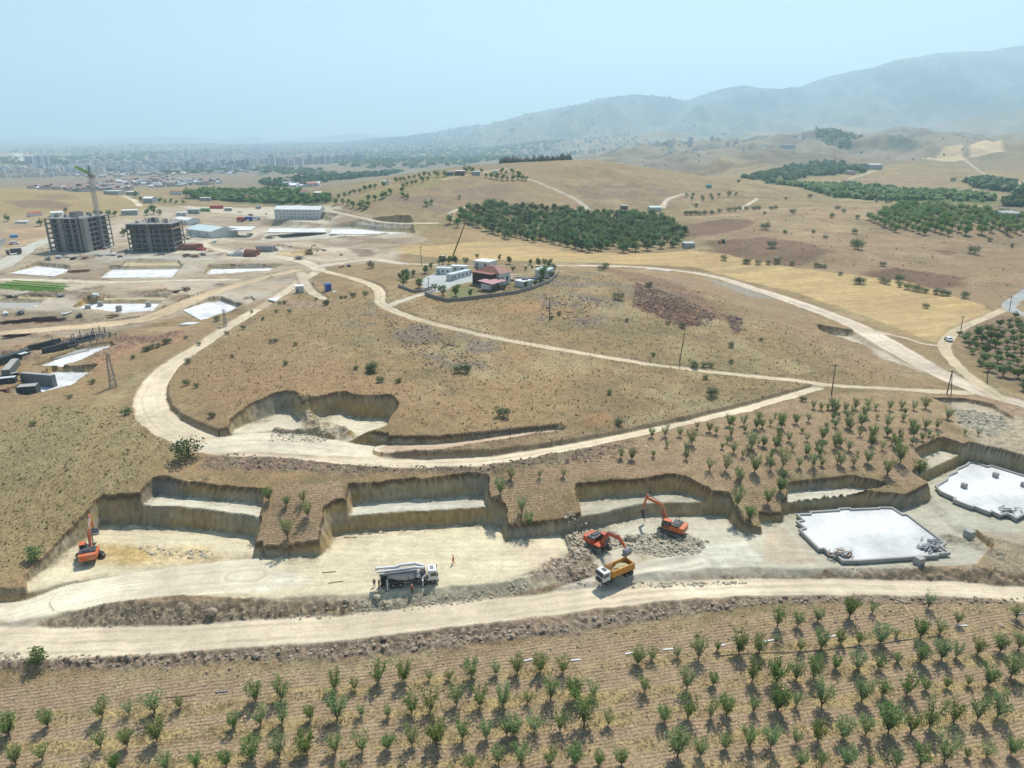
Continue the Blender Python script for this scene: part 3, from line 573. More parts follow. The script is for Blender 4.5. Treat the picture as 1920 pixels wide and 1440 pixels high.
def mat(name, c, rough=.6, metal=0, var=.12, scale=1.5, bump=0, spec=.3, dirt=None, emit=None, alpha=None):
    if name in MATS: return MATS[name]
    k = NT(name); b = k.b
    b.inputs['Roughness'].default_value = rough; b.inputs['Metallic'].default_value = metal
    b.inputs['Specular IOR Level'].default_value = spec
    tc = k.n('ShaderNodeTexCoord'); no = k.noise(scale, 5, .6, tc.outputs['Object'])
    mx = k.n('ShaderNodeMixRGB', blend_type='MULTIPLY'); mx.inputs[0].default_value = 1
    mx.inputs[1].default_value = (*c, 1)
    v = k.math('MULTIPLY_ADD', no, var*2, 1-var)
    cb = k.n('ShaderNodeCombineColor'); [k.l(v, cb.inputs[i]) for i in range(3)]
    k.l(cb.outputs[0], mx.inputs[2]); out = mx.outputs[0]
    if dirt:
        n2_ = k.noise(scale*.35, 6, .7, tc.outputs['Object']); f = k.math('MULTIPLY_ADD', n2_, 3, -1.35); f = k.math('MULTIPLY', f, dirt[3]); f = k.math('MAXIMUM', f, 0); f = k.math('MINIMUM', f, 1)
        m2 = k.n('ShaderNodeMixRGB'); k.l(f, m2.inputs[0]); k.l(out, m2.inputs[1]); m2.inputs[2].default_value = (*dirt[:3], 1); out = m2.outputs[0]
    k.l(out, b.inputs['Base Color'])
    if bump:
        bp = k.n('ShaderNodeBump'); bp.inputs['Strength'].default_value = bump; bp.inputs['Distance'].default_value = .05
        k.l(k.noise(scale*6, 4, .6, tc.outputs['Object']), bp.inputs['Height']); k.l(bp.outputs[0], b.inputs['Normal'])
    MATS[name] = k.m; return k.m
def ground_material():
    k = NT('earth'); b = k.b; b.inputs['Roughness'].default_value = .95; b.inputs['Specular IOR Level'].default_value = .12
    g = k.n('ShaderNodeNewGeometry').outputs['Position']
    at = k.n('ShaderNodeAttribute', attribute_name='Col').outputs['Color']
    sx_ = k.n('ShaderNodeSeparateColor'); k.l(k.n('ShaderNodeAttribute', attribute_name='Aux').outputs['Color'], sx_.inputs[0])
    fur, rub, grs = sx_.outputs[0], sx_.outputs[1], sx_.outputs[2]
    a = k.noise(2.6, 5, .7, g); c = k.noise(.35, 4, .65, g); e = k.noise(9.0, 3, .6, g)
    # contrast: grass tufts and stones more than bare earth
    amp = k.math('MULTIPLY_ADD', grs, .75, .30); amp = k.math('MULTIPLY_ADD', fur, .35, amp); amp = k.math('MULTIPLY_ADD', rub, .7, amp)
    f = k.math('MULTIPLY_ADD', k.math('SUBTRACT', a, .5), 2.6, 0); f = k.math('MULTIPLY_ADD', k.math('SUBTRACT', c, .5), .9, f); f = k.math('MULTIPLY_ADD', k.math('SUBTRACT', e, .5), 1.8, f)
    f = k.math('MULTIPLY', f, amp)
    # dark tufts
    vo = k.n('ShaderNodeTexVoronoi'); vo.inputs['Scale'].default_value = .62; k.l(g, vo.inputs['Vector'])
    tu = k.math('SUBTRACT', .30, vo.outputs['Distance']); tu = k.math('MULTIPLY', k.math('MAXIMUM', tu, 0), 2.6)
    tu = k.math('MULTIPLY', tu, k.math('MULTIPLY', grs, k.math('MAXIMUM', k.math('MULTIPLY_ADD', c, 3, -1.1), 0)))
    f = k.math('SUBTRACT', f, tu)
    # furrows run across the slope
    mp = k.n('ShaderNodeMapping'); mp.inputs['Rotation'].default_value = (0, 0, -R(9.5)); k.l(g, mp.inputs['Vector'])
    dn = k.n('ShaderNodeTexNoise'); dn.inputs['Scale'].default_value = .09; dn.inputs['Detail'].default_value = 3; k.l(g, dn.inputs['Vector'])
    sp_ = k.n('ShaderNodeSeparateXYZ'); k.l(mp.outputs[0], sp_.inputs[0])
    ph = k.math('MULTIPLY_ADD', sp_.outputs[1], 9.5, k.math('MULTIPLY', dn.outputs[0], 16.0)); wv = k.math('SINE', ph)
    brk = k.math('MAXIMUM', k.math('MULTIPLY_ADD', k.noise(.5, 3, .6, g), 2.4, -.55), 0)
    fw = k.math('MULTIPLY', k.math('MULTIPLY', wv, fur), brk)
    f = k.math('MULTIPLY_ADD', fw, .16, f)
    f = k.math('ADD', f, 1); f = k.math('MAXIMUM', f, .25)
    cb = k.n('ShaderNodeCombineColor'); [k.l(f, cb.inputs[i]) for i in range(3)]
    mx = k.n('ShaderNodeMixRGB', blend_type='MULTIPLY'); mx.inputs[0].default_value = 1; k.l(at, mx.inputs[1]); k.l(cb.outputs[0], mx.inputs[2])
    hs = k.n('ShaderNodeHueSaturation'); k.l(mx.outputs[0], hs.inputs['Color']); k.l(k.math('MULTIPLY_ADD', k.noise(1.1, 3, .6, g), .03, .485), hs.inputs['Hue'])
    k.l(hs.outputs[0], b.inputs['Base Color'])
    hgt = k.math('MULTIPLY_ADD', a, .25, k.math('MULTIPLY', e, .12)); hgt = k.math('MULTIPLY', hgt, k.math('ADD', k.math('MULTIPLY_ADD', grs, .5, .25), rub)); hgt = k.math('MULTIPLY_ADD', fw, .07, hgt)
    bp = k.n('ShaderNodeBump'); bp.inputs['Strength'].default_value = .7; bp.inputs['Distance'].default_value = 1.0; k.l(hgt, bp.inputs['Height']); k.l(bp.outputs[0], b.inputs['Normal'])
    return k.m
# ------------------------------------------------------------------ link the sheet as the named pieces of the setting
mg = sst(90, 420, GZ)*(GY > 3500); CL = mixc(CL, (.095, .11, .10), mg*.85); CL = CL*(1+mg*1.1*np.clip(fbm(GX/420, GY/700, 95, 5)*1.4, -.6, .5))[..., None]; CL = CL*(1+(GY > 1700)*(GY < 5200)*(GX > 0)*.5*np.clip(fbm(GX/90, GY/120, 96, 5)*1.6, -.5, .4))[..., None]
hgh = (GZ > 60) & (GY > 3400); KIND = np.where(hgh, 6, KIND)
fk = KIND[:-1, :-1]
idx = np.arange(NR*NC).reshape(NR, NC)
EARTH = ground_material()
AUX = np.stack([FUR, RUB, np.clip(GRS, 0, 1.6), np.ones(FUR.shape)], -1)
V = np.stack([GX, GY, GZ], -1).reshape(-1, 3); CF = np.concatenate([CL, np.ones(CL.shape[:2]+(1,))], -1).reshape(-1, 4); AF = AUX.reshape(-1, 4)
gyr, gxr = np.gradient(GZ); NX = -gxr/np.gradient(GX, axis=1)
dYr = np.gradient(GY, axis=0); NY = -(gyr - np.gradient(GX, axis=0)*(-NX))/dYr
NN = np.stack([NX, NY, np.ones(NX.shape)], -1).reshape(-1, 3); NN /= np.linalg.norm(NN, axis=1)[:, None]
def sheet(name, sel):
    r, c = np.nonzero(sel)
    if len(r) == 0: return
    q = np.stack([idx[r, c], idx[r, c+1], idx[r+1, c+1], idx[r+1, c]], 1)
    us, inv = np.unique(q, return_inverse=True); inv = inv.reshape(-1)
    me = bpy.data.meshes.new(name); me.vertices.add(len(us)); me.vertices.foreach_set('co', V[us].astype(np.float32).ravel())
    me.loops.add(len(inv)); me.loops.foreach_set('vertex_index', inv.astype(np.int32))
    me.polygons.add(len(q)); me.polygons.foreach_set('loop_start', (np.arange(len(q))*4).astype(np.int32)); me.polygons.foreach_set('loop_total', np.full(len(q), 4, np.int32))
    me.update(calc_edges=True)
    me.polygons.foreach_set('use_smooth', np.ones(len(q), bool))
    for nm, F in (('Col', CF), ('Aux', AF)):
        at = me.color_attributes.new(nm, 'FLOAT_COLOR', 'POINT'); at.data.foreach_set('color', F[us].astype(np.float32).ravel())
    me.normals_split_custom_set_from_vertices(NN[us].astype(np.float32)) if SMOOTHN else None
    me.materials.append(EARTH); o = bpy.data.objects.new(name, me); COL.objects.link(o); o['kind'] = 'structure'; return o
SMOOTHN = False
for nm, kk in (('ground', 0), ('dirt_road', 1), ('excavated_ground', 2), ('stubble_field', 4), ('orchard_soil', 5), ('mountains', 6)):
    sheet(nm, fk == kk)
# ------------------------------------------------------------------ mesh builder
class MB:
    def __init__(s): s.v = []; s.f = []
    def add(s, vs, fs): n_ = len(s.v); s.v += [tuple(p) for p in vs]; s.f += [tuple(i+n_ for i in f) for f in fs]; return s
    def box(s, c, d, rz=0, rx=0, ry=0, taper=1.0, topshift=(0, 0)):
        M = Matrix.Rotation(rz, 3, 'Z') @ Matrix.Rotation(ry, 3, 'Y') @ Matrix.Rotation(rx, 3, 'X'); vs = []
        for k in (-1, 1):
            for x, y in ((-1, -1), (1, -1), (1, 1), (-1, 1)):
                q = taper if k > 0 else 1
                vs.append(Vector(c)+M @ Vector((x*d[0]/2*q+(topshift[0] if k > 0 else 0), y*d[1]/2*q+(topshift[1] if k > 0 else 0), k*d[2]/2)))
        return s.add(vs, [(3, 2, 1, 0), (4, 5, 6, 7), (0, 1, 5, 4), (1, 2, 6, 5), (2, 3, 7, 6), (3, 0, 4, 7)])
    def bb(s, a, b): return s.box([(a[i]+b[i])/2 for i in range(3)], [abs(b[i]-a[i]) for i in range(3)])
    def tube(s, p0, p1, r0, r1=None, n=8, cap=True):
        r1 = r0 if r1 is None else r1; p0, p1 = Vector(p0), Vector(p1); z = (p1-p0).normalized()
        x = z.orthogonal().normalized(); y = z.cross(x); vs = []
        for p, r in ((p0, r0), (p1, r1)):
            for i in range(n): a = 2*math.pi*i/n; vs.append(p+x*math.cos(a)*r+y*math.sin(a)*r)
        fs = [(i, (i+1) % n, n+(i+1) % n, n+i) for i in range(n)]
        if cap: fs += [tuple(range(n-1, -1, -1)), tuple(range(n, 2*n))]
        return s.add(vs, fs)
    def bar(s, p0, p1, w, h=None):
        p0, p1 = Vector(p0), Vector(p1); h = h or w; z = (p1-p0).normalized(); u = Vector((0, 0, 1)) if abs(z.z) < .95 else Vector((0, 1, 0))
        x = z.cross(u).normalized(); y = z.cross(x); vs = []
        for p in (p0, p1):
            for a, b in ((-1, -1), (1, -1), (1, 1), (-1, 1)): vs.append(p+x*a*w/2+y*b*h/2)
        return s.add(vs, [(3, 2, 1, 0), (4, 5, 6, 7), (0, 1, 5, 4), (1, 2, 6, 5), (2, 3, 7, 6), (3, 0, 4, 7)])
    def prism(s, P, z0, z1):
        n_ = len(P); A = sum(P[i-1][0]*P[i][1]-P[i][0]*P[i-1][1] for i in range(n_))
        if A < 0: P = P[::-1]
        vs = [(p[0], p[1], z0) for p in P]+[(p[0], p[1], z1) for p in P]
        return s.add(vs, [tuple(range(n_-1, -1, -1)), tuple(range(n_, 2*n_))]+[(i, (i+1) % n_, n_+(i+1) % n_, n_+i) for i in range(n_)])
    def side(s, P, y0, y1):                            # profile in x,z extruded along y
        n_ = len(P); A = sum(P[i-1][0]*P[i][1]-P[i][0]*P[i-1][1] for i in range(n_))
        if A < 0: P = P[::-1]
        vs = [(p[0], y0, p[1]) for p in P]+[(p[0], y1, p[1]) for p in P]
        return s.add(vs, [tuple(range(n_)), tuple(range(2*n_-1, n_-1, -1))]+[(i, n_+i, n_+(i+1) % n_, (i+1) % n_) for i in range(n_)])
    def gable(s, x0, x1, y0, y1, z0, z1, o=.2, t=.1):  # ridge along x
        ym = (y0+y1)/2
        for a, b in ((y0-o, ym), (y1+o, ym)):
            vs = [(x0-o, a, z0), (x1+o, a, z0), (x1+o, b, z1), (x0-o, b, z1)]; vs += [(p[0], p[1], p[2]+t) for p in vs]
            s.add(vs, [(3, 2, 1, 0), (4, 5, 6, 7), (0, 1, 5, 4), (1, 2, 6, 5), (2, 3, 7, 6), (3, 0, 4, 7)])
        return s
    def blob(s, c, r, seed=0, rough=.25, sub=1):
        rnd = random.Random(seed); ph = (1+5**.5)/2
        vs = [Vector(p).normalized() for p in ((-1, ph, 0), (1, ph, 0), (-1, -ph, 0), (1, -ph, 0), (0, -1, ph), (0, 1, ph), (0, -1, -ph), (0, 1, -ph), (ph, 0, -1), (ph, 0, 1), (-ph, 0, -1), (-ph, 0, 1))]
        fs = [(0, 11, 5), (0, 5, 1), (0, 1, 7), (0, 7, 10), (0, 10, 11), (1, 5, 9), (5, 11, 4), (11, 10, 2), (10, 7, 6), (7, 1, 8), (3, 9, 4), (3, 4, 2), (3, 2, 6), (3, 6, 8), (3, 8, 9), (4, 9, 5), (2, 4, 11), (6, 2, 10), (8, 6, 7), (9, 8, 1)]
        for _ in range(sub):
            mid = {}; nf = []
            def m_(a, b):
                k_ = (min(a, b), max(a, b))
                if k_ not in mid: vs.append(((vs[a]+vs[b])/2).normalized()); mid[k_] = len(vs)-1
                return mid[k_]
            for a, b, c_ in fs: ab, bc, ca_ = m_(a, b), m_(b, c_), m_(c_, a); nf += [(a, ab, ca_), (b, bc, ab), (c_, ca_, bc), (ab, bc, ca_)]
            fs = nf
        r = r if hasattr(r, '__len__') else (r, r, r)
        out = []
        for p in vs: q = 1+rough*(rnd.random()-.5)*2; out.append((c[0]+p.x*r[0]*q, c[1]+p.y*r[1]*q, c[2]+p.z*r[2]*q))
        return s.add(out, fs)
    def mesh(s, name, m, smooth=False):
        me = bpy.data.meshes.new(name); me.from_pydata(s.v, [], s.f); me.update()
        if isinstance(m, (list, tuple)): [me.materials.append(q) for q in m]
        elif m: me.materials.append(m)
        if smooth: me.polygons.foreach_set('use_smooth', [True]*len(me.polygons))
        return me
    def build(s, name, m, parent=None, smooth=False, bevel=0, loc=None):
        o = bpy.data.objects.new(name, s.mesh(name, m, smooth)); COL.objects.link(o)
        if parent: o.parent = parent
        if loc: o.location = loc
        if bevel: b = o.modifiers.new('bevel', 'BEVEL'); b.width = bevel; b.segments = 2; b.limit_method = 'ANGLE'
        return o
def tag(o, label, cat, group=None, kind=None):
    o['label'] = label; o['category'] = cat
    if group: o['group'] = group
    if kind: o['kind'] = kind
    return o
def empty(name, loc=(0, 0, 0), rz=0, label=None, cat=None, group=None, scale=1):
    o = bpy.data.objects.new(name, None); COL.objects.link(o); o.location = loc; o.rotation_euler.z = rz; o.empty_display_size = .5
    if scale != 1: o.scale = (scale,)*3 if not hasattr(scale, '__len__') else scale
    if label: tag(o, label, cat, group)
    return o
KIDS = {}
def kids(o):
    if o.name not in KIDS: KIDS[o.name] = [c for c in bpy.data.objects if c.parent == o]
    return KIDS[o.name]
def dup(o, loc=None, rz=None, scale=None, label=None, group=None, cat=None, parent=None):
    c = o.copy(); COL.objects.link(c)
    if parent: c.parent = parent
    if loc is not None: c.location = loc
    if rz is not None: c.rotation_euler.z = rz
    if scale is not None: c.scale = (scale,)*3 if not hasattr(scale, '__len__') else scale
    if label: c['label'] = label
    if group: c['group'] = group
    if cat: c['category'] = cat
    for k in kids(o): dup(k, parent=c)
    return c
def px_dir(u0, v0, u1, v1):                            # heading on the ground between two picture points
    a = gp(u0, v0); b = gp(u1, v1); return math.atan2(b[1]-a[1], b[0]-a[0])
CONC = mat('concrete', (.36, .35, .325), .9, var=.18, scale=.6, bump=.2, dirt=(.24, .23, .21, .5))
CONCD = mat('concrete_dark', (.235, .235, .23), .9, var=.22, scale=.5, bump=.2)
CONCL = mat('screed', (.66, .665, .655), .8, var=.14, scale=.16, dirt=(.43, .44, .42, 1.6))
WHITE = mat('white_panel', (.66, .67, .66), .5, var=.06, scale=.6)
WHITER = mat('white_roof', (.72, .73, .73), .45, var=.05, scale=.3, dirt=(.55, .55, .53, .4))
PALEG = mat('pale_green_roof', (.50, .59, .57), .45, var=.06, scale=.5)
GLASS = mat('glass', (.03, .045, .055), .12, spec=.8, var=.05)
BLACK = mat('black_rubber', (.025, .025, .025), .85, var=.1)
STEEL = mat('grey_steel', (.20, .21, .22), .5, .3, var=.12)
DSTEEL = mat('dark_steel', (.07, .075, .08), .6, .2, var=.15)
WOOD = mat('timber', (.30, .20, .12), .85, var=.25, scale=3)
BARK = mat('bark', (.13, .095, .07), .95, var=.3, scale=4)
RED = mat('red_paint', (.42, .05, .04), .5, var=.12)
BLUE = mat('blue_paint', (.03, .09, .36), .5, var=.12)
def leafm(name, c, c2, tr=.25):
    k = NT(name); b = k.b; b.inputs['Roughness'].default_value = .65; b.inputs['Specular IOR Level'].default_value = .25
    g = k.n('ShaderNodeNewGeometry'); oi = k.n('ShaderNodeObjectInfo')
    mx = k.n('ShaderNodeMixRGB'); k.l(k.noise(1.9, 3, .7, g.outputs['Position']), mx.inputs[0]); mx.inputs[1].default_value = (*c, 1); mx.inputs[2].default_value = (*c2, 1)
    hs = k.n('ShaderNodeHueSaturation'); k.l(mx.outputs[0], hs.inputs['Color'])
    r = k.math('ADD', oi.outputs['Random'], 0.0); r2 = k.math('FRACT', k.math('MULTIPLY', r, 7.31))
    k.l(k.math('MULTIPLY_ADD', r, .05, .475), hs.inputs['Hue']); k.l(k.math('MULTIPLY_ADD', r2, .55, .72), hs.inputs['Value']); k.l(k.math('MULTIPLY_ADD', r2, -.35, 1.12), hs.inputs['Saturation'])
    k.l(hs.outputs[0], b.inputs['Base Color'])
    tl = k.n('ShaderNodeBsdfTranslucent'); k.l(hs.outputs[0], tl.inputs[0]); ms = k.n('ShaderNodeMixShader'); ms.inputs[0].default_value = tr
    out = k.t.nodes['Material Output']; k.l(b.outputs[0], ms.inputs[1]); k.l(tl.outputs[0], ms.inputs[2]); k.l(ms.outputs[0], out.inputs[0])
    MATS[name] = k.m; return k.m
LEAF_Y = leafm('leaf_young', (.125, .215, .045), (.20, .285, .08), .4)
LEAF_O = leafm('leaf_orchard', (.075, .155, .030), (.13, .22, .048), .4)
LEAF_D = leafm('leaf_dark', (.048, .105, .028), (.085, .155, .042), .35)
LEAF_M = leafm('leaf_mid', (.095, .19, .035), (.15, .25, .055), .4)
LEAF_G = leafm('leaf_grey', (.11, .125, .075), (.16, .17, .10), .4)
LEAF_C = leafm('leaf_conifer', (.025, .052, .030), (.045, .075, .038), .2)
LEAF_DRY = leafm('leaf_dry', (.42, .34, .17), (.28, .27, .12), .5)
LEAF_WEED = leafm('leaf_weed', (.20, .20, .095), (.26, .25, .12), .5)
LEAF_B = leafm('leaf_bright', (.12, .23, .04), (.18, .30, .06), .4)
def leaves(rnd, clumps, n_, size, asp=.5, flat=.0):
    """small leaf faces spread through clump volumes; clumps = (x, y, z, rx, ry, rz)"""
    mb = MB(); wts = [c[3]*c[4]*c[5] for c in clumps]
    for i in range(n_):
        c = rnd.choices(clumps, wts)[0]
        d = Vector((rnd.gauss(0, 1), rnd.gauss(0, 1), rnd.gauss(0, 1))).normalized()*(rnd.random()**.45)
        p = Vector((c[0]+d.x*c[3], c[1]+d.y*c[4], c[2]+d.z*c[5]))
        a = Vector((rnd.gauss(0, .8), rnd.gauss(0, .8), abs(rnd.gauss(0, .8))+flat+.35)).normalized(); t = a.orthogonal().normalized()
        t = (Matrix.Rotation(rnd.random()*6.28, 3, a) @ t); b = a.cross(t); s_ = size*(.6+.8*rnd.random())
        mb.add([p-t*s_*.5, p+b*s_*asp*.5, p+t*s_*.5, p-b*s_*asp*.5], [(0, 1, 2, 3)])
    return mb
def young_tree(seed, h, r, n_, size, m, name='fruit_tree', lean=0, open_=.5):
    """vase-shaped young fruit tree: forked trunk and upswept shoots carrying leaves"""
    rnd = random.Random(seed); root = empty(name); tb = MB(); cl = []
    hb = h*.10; tb.tube((0, 0, -.2), (0, 0, hb), h*.030, h*.022, 6)
    k = rnd.randint(6, 9); cl += [(0, 0, h*.30, r*.42, r*.42, h*.20), (0, 0, h*.55, r*.45, r*.45, h*.25)]
    for i in range(k):
        a = 6.28*i/k+rnd.uniform(-.4, .4); rr = r*rnd.uniform(.35, .85); hh = h*rnd.uniform(.72, 1.0)
        m1 = Vector((math.cos(a)*rr*.55, math.sin(a)*rr*.55, hb+(hh-hb)*.45)); m2 = Vector((math.cos(a)*rr, math.sin(a)*rr, hh*rnd.uniform(.8, 1)))
        tb.tube((0, 0, hb-.05), m1, h*.016, h*.010, 4, False); tb.tube(m1, m2, h*.010, h*.004, 4, False)
        for t in (.35, .7, 1.0):
            q = m1.lerp(m2, t); cl.append((q.x, q.y, q.z, r*.36, r*.36, h*.14))
        q = m1*.8; cl.append((q.x, q.y, q.z, r*.34, r*.34, h*.13))
    tb.build('trunk', BARK, root); leaves(rnd, cl, n_, size, .42, .2).build('crown', m, root)
    return root
def round_tree(seed, h, r, n_, size, m, name='tree', trunk=.2, squash=.8, lobes=9):
    rnd = random.Random(seed); root = empty(name); tb = MB(); cl = []
    zc = h*trunk+(h*(1-trunk))/2; tb.tube((0, 0, -.3), (0, 0, zc), h*.035, h*.018, 6)
    for i in range(lobes):
        a = rnd.random()*6.28; e = rnd.uniform(-.7, 1); q = Vector((math.cos(a)*math.cos(e)*r*.62, math.sin(a)*math.cos(e)*r*.62, zc+math.sin(e)*h*(1-trunk)*.30))
        tb.tube((0, 0, h*trunk), q, h*.014, h*.006, 4, False); s_ = r*rnd.uniform(.30, .52); cl.append((q.x, q.y, q.z, s_, s_, s_*squash))
    cl.append((0, 0, zc-h*.12, r*.62, r*.62, h*.26)); tb.build('trunk', BARK, root); leaves(rnd, cl, n_, size, .7, .3).build('crown', m, root); return root
def small_tree(seed, h, r, n_, size, m, name='tree', lobes=6, tr=.15):
    """one mesh for trees too small in the picture to show parts"""
    rnd = random.Random(seed); cl = []; zc = h*(tr+(1-tr)/2)
    for i in range(lobes):
        a = rnd.random()*6.28; e = rnd.uniform(-.6, 1); s_ = r*rnd.uniform(.38, .6); cl.append((math.cos(a)*math.cos(e)*r*.5, math.sin(a)*math.cos(e)*r*.5, zc+math.sin(e)*h*(1-tr)*.28, s_, s_, s_*.85))
    cl.append((0, 0, zc-h*(1-tr)*.18, r*.7, r*.7, h*(1-tr)*.30)); mb = leaves(rnd, cl, n_, size, .75, .3); nl = len(mb.f); mb.tube((0, 0, -.3), (0, 0, zc), h*.04, h*.02, 5)
    me = mb.mesh(name, [m, BARK]); idx_ = [0]*nl+[1]*(len(mb.f)-nl); me.polygons.foreach_set('material_index', idx_); return me
def conifer(seed, h, r, n_, size):
    rnd = random.Random(seed); cl = []
    for i in range(9):
        t = i/8; cl.append((rnd.uniform(-.1, .1)*r, rnd.uniform(-.1, .1)*r, h*(.1+.85*t), r*(1-t)**.8+.12*r, r*(1-t)**.8+.12*r, h*.09))
    mb = leaves(rnd, cl, n_, size, .6, .2); nl = len(mb.f); mb.tube((0, 0, -.3), (0, 0, h*.8), h*.02, h*.01, 5)
    me = mb.mesh('pine_tree', [LEAF_C, BARK]); me.polygons.foreach_set('material_index', [0]*nl+[1]*(len(mb.f)-nl)); return me
def inst(me, name, loc, rz=0, s=1, label=None, cat=None, group=None):
    o = bpy.data.objects.new(name, me); COL.objects.link(o); o.location = loc; o.rotation_euler.z = rz
    o.scale = (s,)*3 if not hasattr(s, '__len__') else s
    if label: tag(o, label, cat, group)
    return o
# ------------------------------------------------------------------ earth-moving machines
ORANGE = mat('orange_paint', (.58, .125, .035), .5, var=.12, dirt=(.40, .27, .16, 1.6)); ORANGED = mat('red_orange_paint', (.50, .075, .028), .45, var=.08, dirt=(.40, .24, .14, .7))
AMBER = mat('amber_paint', (.62, .27, .03), .5, var=.1, dirt=(.46, .34, .18, .9)); YELLOW = mat('yellow_paint', (.55, .36, .06), .5, var=.1, dirt=(.4, .3, .18, .6))
DUSTY = mat('dusty_track', (.14, .125, .10), .9, var=.3, scale=3); CABW = mat('cab_white', (.68, .68, .66), .4, var=.05, dirt=(.5, .45, .36, .5))
EARTHM = mat('loose_earth', (.42, .36, .22), .95, var=.3, scale=2, bump=.5)
def wheel(mb, c, r, w_, n=16): mb.tube((c[0], c[1]-w_/2, c[2]), (c[0], c[1]+w_/2, c[2]), r, r, n)
def excavator(loc, head, thead, label, boomj, tool='bucket', tint=ORANGE, s=1.1, up=0):
    """boomj: boom foot, knee, boom tip, stick tip and tool tip as (forward, height)"""
    root = empty('excavator', loc, 0, label, 'excavator', None, s)
    def rel(o): o.rotation_euler.z = thead; return o
    for sd in (-1, 1):
        m = MB(); y = sd*1.25
        P = [(-1.9, .05), (1.9, .05), (2.35, .35), (2.35, .70), (1.95, .98), (-1.95, .98), (-2.35, .70), (-2.35, .35)]
        m.side(P, y-.3, y+.3); t = rel(m.build('track', DUSTY, root, bevel=.06))
        q = MB()
        for k in range(7): q.tube((-1.5+k*.5, y+sd*.30, .38), (-1.5+k*.5, y+sd*.335, .38), .17, .17, 10)
        for x in (-1.9, 1.9): q.tube((x, y+sd*.30, .52), (x, y+sd*.34, .52), .34, .34, 14)
        q.build('roller', STEEL, t)
        q = MB()
        for k in range(18): x = -2.0+k*.235; q.bb((x, y-.33, .96), (x+.14, y+.33, 1.03))
        q.build('track_shoe', DSTEEL, t)
    rel(MB().bb((-1.1, -1.0, .45), (1.1, 1.0, .95)).tube((0, 0, .9), (0, 0, 1.15), .75, .75, 20).build('undercarriage', DSTEEL, root, bevel=.03))
    def H(o): o.rotation_euler.z = head; return o
    H(MB().bb((-2.1, -1.5, 1.15), (1.35, 1.5, 1.55)).bb((-2.1, .75, 1.55), (1.0, 1.5, 2.2)).bb((-2.1, -1.5, 1.55), (-.2, -.75, 2.2)).build('body', tint, root, bevel=.05))
    P = [(-3.0, -1.15), (-2.75, -1.5), (-2.0, -1.5), (-2.0, 1.5), (-2.75, 1.5), (-3.0, 1.15)]
    H(MB().prism(P, 1.12, 2.25).build('counterweight', tint, root, bevel=.08))
    H(MB().bb((-1.95, -1.35, 2.2), (-.25, 1.35, 2.45)).bb((-1.7, -.4, 2.45), (-.9, .9, 2.62)).build('engine_cover', DSTEEL, root, bevel=.04))
    H(MB().tube((-1.2, -.9, 2.4), (-1.2, -.9, 2.95), .07).build('exhaust_pipe', DSTEEL, root))
    H(MB().bar((-1.9, 1.4, 2.45), (-.2, 1.4, 2.45), .05).bar((-1.9, 1.4, 2.45), (-1.9, 1.4, 2.85), .05).bar((-.2, 1.4, 2.45), (-.2, 1.4, 2.85), .05).bar((-1.9, 1.4, 2.85), (-.2, 1.4, 2.85), .05).build('handrail', DSTEEL, root))
    cab = H(MB().side([(-.15, 1.5), (1.55, 1.5), (1.62, 2.1), (1.2, 3.02), (-.15, 3.02)], .55, 1.5).build('cab', DSTEEL, root, bevel=.04))
    MB().bb((-.2, .52, 3.0), (1.22, 1.53, 3.1)).build('cab_roof', tint, cab, bevel=.03)
    MB().bb((.0, 1.495, 2.1), (.55, 1.515, 2.9)).bb((.65, 1.495, 2.1), (1.2, 1.515, 2.85)).side([(1.60, 2.15), (1.64, 2.15), (1.24, 2.98), (1.20, 2.98)], .62, 1.43).bb((-.17, .65, 2.1), (-.14, 1.4, 2.9)).build('window', GLASS, cab)
    f, k_, t_, st, tt = [Vector((p[0], -.1, p[1])) for p in boomj]
    b = MB(); b.bar(f, k_, .42, .75); b.bar(k_, t_, .38, .55); b.tube(k_+Vector((0, -.2, 0)), k_+Vector((0, .2, 0)), .36, .36, 12); b.tube(f+Vector((0, -.35, 0)), f+Vector((0, .35, 0)), .3, .3, 12)
    bo = H(b.build('boom', tint, root, bevel=.04))
    m1 = f.lerp(k_, .85); MB().tube(f+Vector((.9, -.33, -.45)), m1+Vector((0, -.33, -.1)), .10).tube(f+Vector((.9, .33, -.45)), m1+Vector((0, .33, -.1)), .10).tube(k_+Vector((0, 0, .45)), t_+(st-t_)*-.12+Vector((0, 0, .35)), .09).build('hydraulic_ram', STEEL, bo)
    d = (st-t_).normalized(); b = MB(); b.bar(t_-d*.75, st, .34, .5); b.tube(t_+Vector((0, -.24, 0)), t_+Vector((0, .24, 0)), .26, .26, 12)
    H(b.build('stick', tint, root, bevel=.04))
    if tool == 'hammer':
        b = MB(); q = st.lerp(tt, .62); b.bar(st, q, .5, .6); b.tube(q, tt, .11, .05, 10); H(b.build('hydraulic_hammer', DSTEEL, root, bevel=.03))
    else:
        e = (tt-st).normalized(); nrm = Vector((-e.z, 0, e.x)); c = st+e*.35
        P = [(c+nrm*a+e*bq) for a, bq in ((-.1, -.2), (.5, -.1), (.78, .35), (.72, .95), (.45, 1.25), (-.5, 1.2), (-.62, .9), (-.2, .7), (-.2, .1))]
        H(MB().side([(p.x, p.z) for p in P], -.85, .65).build('bucket', STEEL, root, bevel=.03))
    return root
def gz(x, y): return float(ground_h(np.array([x]), np.array([y]))[0])
def flatp(u, v, r=2.0):
    p = gp(u, v); h = max(gz(p[0]+a*r, p[1]+b*r) for a, b in ((0, 0), (1, 0), (-1, 0), (0, 1), (0, -1))); return (float(p[0]), float(p[1]), h)
